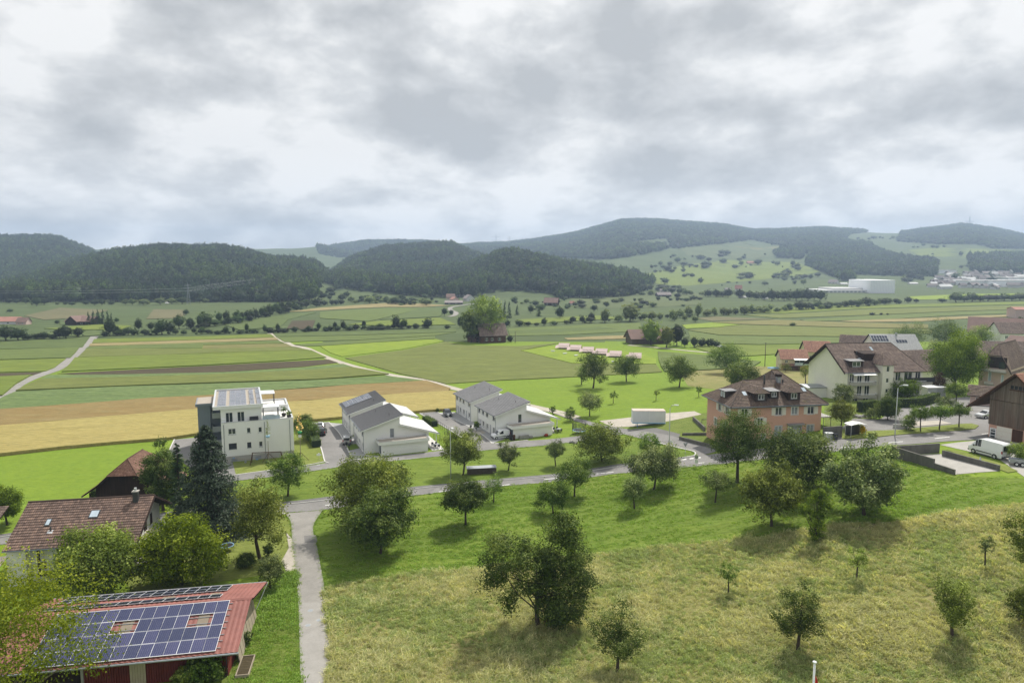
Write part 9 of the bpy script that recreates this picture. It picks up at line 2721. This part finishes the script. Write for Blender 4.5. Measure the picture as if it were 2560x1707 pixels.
for a in (-.4, .5):
 MB().tube([(a, 0, .35), (a, 0, 2.2)], .015, 4).build('rope', M['metal_dark'], t)
MB().box(-.55, .65, -.3, .3, .28, .36).build('seat', M['black_plastic'], t)
def birth_tree(label, px, py, top, crown, band):
 g = G(px, py)
 h = up_to(g, top)
 t = thing('decorated_pole', label, 'pole', tuple(g))
 MB().tube([(0, 0, -.2), (0, 0, h * .95)], [.07, .03], 7).build('pole', M['wood_pale'], t)
 mb, V, F, sh = spruce_parts(int(px), h * .38, h * .16, 500, .14, .2)
 link('crown', npmesh('crown', V, F, mats=[M[crown]], rnd=sh), t, (0, 0, h * .62))
 MB().tube([(0, 0, h * .56), (0, 0, h * .60)], [.35, .42], 10).build('wreath', M[band], t)
 for a in (0, 2.1, 4.2):
  MB().tube([(1.6 * math.cos(a), 1.6 * math.sin(a), 0), (0, 0, 1.6)], .04, 5).build('brace', M['wood_brown'], t)
 MB().box(-.3, .3, -.06, -.04, h * .48, h * .53).build('plate', M['white_frame'], t)
birth_tree('tall decorated pole with a green fir tip before the white wall of the apartment block', 672, 1152, 1046, 'leaf_olive', 'blue_pale')
birth_tree('tall decorated pole with pink ribbons and a green wreath right of the apartment block', 752, 1150, 1030, 'leaf_blossom', 'green_plastic')
# wire fence between the terrace houses
def fence(label, pts, h=1.4, step=1.4):
 P = resample(gxy(pts), 30)
 g = np.array([*P[0], float(terr(*P[0]))])
 t = thing('wire_fence', label, 'fence', tuple(g))
 s = np.concatenate([[0], np.cumsum(np.hypot(*np.diff(P, axis=0).T))])
 n = int(s[-1] / step) + 1
 pm = MB().box(-.04, .04, -.04, .04, -.2, h + .05).mesh('post', M['metal_dark'])
 Q = []
 for k in range(n):
  d = min(k * step, s[-1])
  x, y = np.interp(d, s, P[:, 0]), np.interp(d, s, P[:, 1])
  z = float(terr(x, y)) - g[2]
  Q.append((x - g[0], y - g[1], z))
  link('post', pm, t, Q[-1])
 w = MB()
 for z in np.linspace(.1, h, 8):
  w.tube([(x, y, q + z) for x, y, q in Q], .012, 3, cap=False)
 w.build('wire_mesh', M['metal_dark'], t)
fence('dark wire mesh fence on the bank between the two terrace rows', [(1060, 1046), (1090, 1062), (1121, 1085), (1108, 1096), (1080, 1100)])
# garden things at the terrace houses
for o_, a_, lab in ((A0, 22.5, 'garden table with chairs on the terrace of the left front terrace house'), (B0, 23.0, 'garden table on the terrace of the right front terrace house')):
 t = thing('garden_table', lab, 'table', tuple(along(o_, a_, 14.6, -1.2, .09)), R(a_))
 MB().box(-.8, .8, -.45, .45, .7, .75).build('table_top', M['metal_grey'], t)
 for a in (-.72, .66):
  for b in (-.38, .32):
   MB().box(a, a + .06, b, b + .06, 0, .698).build('leg', M['metal_dark'], t)
 for q, (a, b, r_) in enumerate(((-.4, -.85, 0), (.4, -.85, 0), (-.4, .85, 3.14), (.4, .85, 3.14))):
  c = thing('garden_chair', ('left' if a < 0 else 'right') + (' near' if b < 0 else ' far') + ' garden chair at the ' + ('left' if o_ is A0 else 'right') + ' terrace table', 'chair', tuple(along(o_, a_, 14.6 + a, -1.2 + b, .09)), R(a_) + r_)
  MB().box(-.24, .24, -.22, .24, .42, .46).build('seat', M['metal_dark'], c)
  MB().box(-.24, .24, -.25, -.22, .462, .95).build('backrest', M['metal_dark'], c)
  for x in (-.22, .18):
   for y in (-.22, .2):
    MB().box(x, x + .04, y, y + .04, 0, .418).build('leg', M['metal_dark'], c)
for px, py, lab, kind in ((866, 1120, 'black mailbox post beside the left terrace house lawn', 'car_black'), (873, 1125, 'second black mailbox post at the corner of the left terrace house lawn', 'car_black'), (1177, 1077, 'dark mailbox post before the right terrace houses', 'car_dark'), (1121, 1048, 'pale mailbox post before the dark car of the right terrace houses', 'metal_pale')):
 t = thing('mailbox_post', lab, 'mailbox', tuple(G(px, py)), .4)
 MB().box(-.05, .05, -.05, .05, -.2, .9).build('post', M[kind], t)
 MB().box(-.2, .2, -.16, .16, .902, 1.35).build('box', M[kind], t)
sheet('front_lawn', [(862, 1112), (890, 1110), (899, 1121), (872, 1127)], 'grass_mown', .10, step=1)
sheet('front_bed', [(1182, 1076), (1205, 1076), (1215, 1082), (1198, 1089), (1183, 1083)], 'gravel', .10, step=1)
t = thing('planter_wall', 'row of grey planters at the foot of the right garage wall', 'planter', tuple(along(B0, 23, 5.0, -3.4, 0)), R(23))
MB().box(-.9, 1.4, -.25, .25, -.1, .75).build('box', M['stone_grey'], t)
MB().box(1.5, 2.3, -.25, .25, -.1, .42).build('low_box', M['stone_grey'], t)
t = thing('toy_car', 'small red toy car at the garage wall of the right terrace house', 'toy', tuple(along(B0, 23, 10.6, -3.5, 0)), R(23))
MB().box(-.4, .4, -.22, .22, .12, .42).box(-.2, .3, -.2, .2, .422, .6).build('body', M['red_lamp'], t)
for a in (-.28, .28):
 for b in (-.24, .24):
  MB().tube([(a, b - .03, .12), (a, b + .03, .12)], .11, 8).build('wheel', M['rubber'], t)
t = thing('small_pool', 'blue paddling pool beside the yellow house', 'pool', tuple(G(1935, 921)))
MB().prism([(2.4 * math.cos(q), 1.3 * math.sin(q)) for q in np.linspace(0, 6.28, 18, endpoint=False)], 'z', 0, .35).build('rim', M['blue_pale'], t)
MB().prism([(2.2 * math.cos(q), 1.1 * math.sin(q)) for q in np.linspace(0, 6.28, 18, endpoint=False)], 'z', .352, .37).build('water', M['blue_paint'], t)
for px, py, rot, lab in ((778, 1.0, 0, ''),):
 pass
# inspection covers in the footpath
for px, py, lab in ((776, 1527, 'upper left manhole cover in the footpath'), (798, 1551, 'right manhole cover in the footpath'), (770, 1564, 'lower left manhole cover in the footpath'), (796, 1163, 'manhole cover in the lane by the left parking area')):
 g = G(px, py)
 t = thing('manhole_cover', lab, 'manhole', (g[0], g[1], g[2] + .075))
 ring = [(.36 * math.cos(q), .36 * math.sin(q)) for q in np.linspace(0, 6.28, 18, endpoint=False)]
 MB().prism(ring, 'z', -.05, .012).build('ring', M['concrete_pale'], t)
 MB().prism([(x * .8, y * .8) for x, y in ring], 'z', .013, .02).build('lid', M['metal_grey'], t)
# ------------------------------------------------------------------ vehicles
def vehicle(name, label, g, rz, st, paint, wheels, wr, cat='car', side=(), front=None, rear=None, W=1.75, tilt=0.0, trim=None, lamps=True):
 """st: stations from front (x>0) to rear: (x, z_bottom, z_belt, z_top, half width at belt, half width at top)"""
 t = thing(name, label, cat, tuple(g), rz)
 V, F = [], []
 for (x, zb, zm, zt_, wl, wt) in st:
  V += [(x, -wl * .94, zb), (x, -wl, (zb + zm) / 2), (x, -wl * .985, zm), (x, -wt, zt_), (x, wt, zt_), (x, wl * .985, zm), (x, wl, (zb + zm) / 2), (x, wl * .94, zb)]
 n = 8
 for i in range(len(st) - 1):
  for k in range(n):
   F.append((i * n + k, i * n + (k + 1) % n, (i + 1) * n + (k + 1) % n, (i + 1) * n + k))
 F.append(tuple(range(n))[::-1])
 F.append(tuple((len(st) - 1) * n + k for k in range(n)))
 me = bpy.data.meshes.new('body')
 me.from_pydata(V, [], [f[::-1] for f in F])
 me.materials.append(M[paint])
 me.update()
 bo = link('body', me, t)
 P = [np.array(v) for v in V]
 def quad(nm, q, mat, off=.012, ins=.12):
  q = [np.array(p, float) for p in q]
  c = sum(q) / 4
  q = [p + (c - p) * ins for p in q]
  nn = np.cross(q[1] - q[0], q[3] - q[0])
  nn /= np.linalg.norm(nn)
  if nn @ (c - np.array([0, 0, .8])) < 0:
   nn = -nn
  m = MB()
  m.hexa([tuple(p - nn * .02) for p in q], [tuple(p + nn * off) for p in q])
  return m.build(nm, M[mat], t)
 for (i, j) in side:
  for a, b in ((2, 3), (5, 4)):
   quad('side_window', [P[i * n + a], P[j * n + a], P[j * n + b], P[i * n + b]], 'car_glass')
 if front:
  i, j = front
  quad('windscreen', [P[i * n + 3], P[i * n + 4], P[j * n + 4], P[j * n + 3]], 'car_glass', ins=.08)
 if rear:
  i, j = rear
  if i == j:
   x = st[i][0]
   zt_, zm, wt, wl = st[i][3], st[i][2], st[i][5], st[i][4]
   MB().box(x - .025, x - .002, -wt * .8, wt * .8, zm + .05, zt_ - .14).build('rear_window', M['car_glass'], t)
  else:
   quad('rear_window', [P[i * n + 3], P[i * n + 4], P[j * n + 4], P[j * n + 3]], 'car_glass', ins=.1)
 xf, xr = st[0][0], st[-1][0]
 for s in (-1, 1):
  MB().box(xf - .12, xf + .012, s * W * .36 - .14, s * W * .36 + .14, st[0][2] - .22, st[0][2] - .05).build('headlight', M['clear_lamp'], t)
  MB().box(xr - .012, xr + .1, s * W * .44 - .09, s * W * .44 + .09, st[-1][2] - .25, st[-1][2] + .15).build('tail_light', M['red_lamp'], t)
 MB().box(xf - .2, xf + .03, -W * .46, W * .46, st[0][1] + .02, st[0][1] + .22).build('bumper', M['black_plastic' if trim else paint], t)
 MB().box(xr - .03, xr + .2, -W * .46, W * .46, st[-1][1] + .02, st[-1][1] + .22).build('bumper', M['black_plastic' if trim else paint], t)
 wm = MB().tube([(0, -.11, 0), (0, .11, 0)], wr, 16).mesh('wheel', M['rubber'])
 rm = MB().tube([(0, -.118, 0), (0, .118, 0)], wr * .62, 10).mesh('rim', M['metal_pale'])
 for x in wheels:
  for s in (-1, 1):
   w = link('wheel', wm, t, (x, s * (W / 2 - .10), wr))
   link('rim', rm, w)
   m = MB()
   m.prism([(x + (wr + .07) * math.cos(a), wr + (wr + .07) * math.sin(a)) for a in np.linspace(0, math.pi, 10)], 'y', s * (W / 2 - .03), s * (W / 2 + .004))
   m.build('wheel_arch', M['black_plastic'], t)
 if trim:
  for s in (-1, 1):
   MB().box(min(wheels) + wr * 1.3, max(wheels) - wr * 1.3, s * (W / 2) - .02, s * (W / 2) + .012, st[0][1] + .18, st[0][1] + .32).build('side_trim', M['black_plastic'], t)
   MB().box(max(wheels) - .15, max(wheels) + .02, s * (W / 2 + .02), s * (W / 2 + .16), st[0][2] + .28, st[0][2] + .5).build('mirror', M['black_plastic'], t)
 return t
BIG_VAN = [(2.72, .35, .95, 1.0, .80, .76), (2.60, .28, 1.05, 1.12, .92, .86), (2.25, .25, 1.18, 1.28, .96, .86), (1.55, .25, 1.22, 2.10, .97, .80), (1.15, .25, 1.22, 2.38, .97, .80), (.6, .25, 1.22, 2.46, .97, .82), (-2.45, .25, 1.22, 2.44, .97, .82), (-2.62, .32, 1.22, 2.25, .95, .80)]
vehicle('delivery_van', 'white high roofed delivery van parked at the wooden barn', np.array([71.9 + .85, 101.3 + .3, terr(72, 101) + .06]), R(108), BIG_VAN, 'car_white', (1.75, -1.55), .34, 'van', side=((3, 4), (4, 5)), front=(2, 3), rear=(7, 7), W=1.95, trim=True)
SMALL_VAN = [(1.98, .32, .78, .82, .74, .66), (1.85, .22, .95, .99, .83, .74), (1.2, .2, 1.02, 1.12, .85, .70), (.55, .2, 1.05, 1.68, .85, .66), (.1, .2, 1.05, 1.80, .85, .68), (-.5, .2, 1.05, 1.82, .85, .69), (-1.85, .2, 1.05, 1.80, .85, .69), (-2.0, .3, 1.05, 1.68, .83, .66)]
gk = np.array([-2.45, 146.4, .10])
vehicle('small_van', 'white small van parked before the right garage', gk + np.array([-.1, .2, 0]), R(204), SMALL_VAN, 'car_white', (1.25, -1.4), .30, 'van', side=((3, 5),), front=(2, 3), rear=(7, 7), W=1.7, trim=True)
g = G(863, 1114)
vehicle('small_van', 'silver small van seen from behind at the left terrace houses', g + np.array([0, 1.9, .09]), R(100), SMALL_VAN, 'car_silver', (1.25, -1.4), .30, 'van', side=((3, 5), (5, 6)), front=(2, 3), rear=(7, 7), W=1.7, trim=True)
SEDAN = [(2.05, .3, .66, .7, .72, .66), (1.95, .2, .76, .8, .82, .74), (1.0, .18, .86, .93, .86, .70), (.25, .18, .9, 1.36, .86, .60), (-.3, .18, .9, 1.43, .86, .60), (-1.0, .18, .92, 1.38, .86, .60), (-1.75, .2, .93, 1.0, .84, .68), (-2.05, .3, .88, .93, .8, .68)]
HATCH = [(1.95, .3, .70, .74, .72, .66), (1.85, .2, .82, .86, .82, .74), (.95, .18, .94, 1.0, .86, .70), (.25, .18, .98, 1.46, .86, .62), (-.3, .18, .98, 1.54, .86, .62), (-1.4, .18, .98, 1.50, .86, .62), (-1.85, .2, .98, 1.1, .84, .68), (-1.95, .3, .9, .95, .8, .68)]
g = G(801, 1090)
vehicle('parked_car', 'black car parked at the left terrace houses in front of the silver van', g + np.array([0, 1.6, .09]), R(98), HATCH, 'car_black', (1.2, -1.2), .31, 'car', side=((3, 4), (4, 5)), front=(2, 3), rear=(5, 6))
g = G(793, 1074)
vehicle('parked_car', 'pale open topped car at the far end of the left terrace houses', g + np.array([.4, 1.6, .09]), R(98), SEDAN, 'car_silver', (1.25, -1.25), .31, 'car', side=((3, 4), (4, 5)), front=(2, 3), rear=(5, 6))
g = G(1118, 1042)
vehicle('parked_car', 'dark car parked at the right terrace houses', g + np.array([0, 1.2, .09]), R(-72), HATCH, 'car_dark', (1.2, -1.2), .31, 'car', side=((3, 4), (4, 5)), front=(2, 3), rear=(5, 6))
g = G(2458, 1046)
vehicle('parked_car', 'silver car half hidden by the wooden barn', g + np.array([.9, .6, .06]), R(200), SEDAN, 'car_silver', (1.25, -1.25), .31, 'car', side=((3, 4), (4, 5)), front=(2, 3), rear=(5, 6))
g = G(1805, 871)
vehicle('parked_car', 'tiny pale car on the track beside the field barn', g + np.array([0, 0, .05]), R(10), SEDAN, 'car_silver', (1.25, -1.25), .31, 'car', side=((3, 4),), front=(2, 3), rear=(5, 6))
g = G(2547, 1164)
t = thing('car_trailer', 'small grey car trailer beside the shrub at the right edge', 'trailer', tuple(g + np.array([0, 0, .06])), R(-30))
MB().box(-1.2, 1.2, -.65, .65, .45, .55).box(-1.2, 1.2, -.65, -.6, .551, .95).box(-1.2, 1.2, .6, .65, .551, .95).build('body', M['metal_grey'], t)
for a in (-.35, .35):
 for b in (-.72, .72):
  w = MB().tube([(a, b - .07, .3), (a, b + .07, .3)], .3, 12).build('wheel', M['rubber'], t)
  MB().tube([(a, b - .078, .3), (a, b + .078, .3)], .17, 10).build('rim', M['metal_pale'], w)
MB().tube([(1.2, 0, .5), (2.1, 0, .45)], .04, 6).build('drawbar', M['metal_grey'], t)
# stones along the garden
for k, (px, py) in enumerate([(2140, 1043), (2150, 1044), (2160, 1043), (2172, 1042), (1430, 1106), (1438, 1108)]):
 g = G(px, py)
 rs = np.random.RandomState(k)
 t = thing('boulder', 'grey boulder edging the garden by the apartment house' if px > 2000 else 'grey boulder at the lane end by the trampoline', 'stone', tuple(g), k, 'garden boulders' if px > 2000 else 'lane boulders')
 v = unit(rs.normal(size=(40, 3))) * np.array([.7, .5, .42]) * rs.uniform(.8, 1.1, (40, 1))
 import bmesh
 bm = bmesh.new()
 for p in v:
  bm.verts.new(p)
 bmesh.ops.convex_hull(bm, input=bm.verts)
 me = bpy.data.meshes.new('stone')
 bm.to_mesh(me)
 bm.free()
 me.materials.append(M['stone_grey'])
 link('stone', me, t, (0, 0, .2))
# ------------------------------------------------------------------ air
m, tt, out = new_mat('haze_air')
pv = tt.nodes.new('ShaderNodeVolumePrincipled')
pv.inputs['Color'].default_value = (0.56, 0.73, 0.98, 1)
pv.inputs['Density'].default_value = HAZE
pv.inputs['Anisotropy'].default_value = 0.25
tt.links.new(pv.outputs[0], out.inputs['Volume'])
hz = MB().box(-4800, 4800, -3200, 4800, -3.5, 290).build('haze', m)
tag(hz, kind='stuff')
hz['label'] = 'thin bluish summer haze lying over the whole valley'
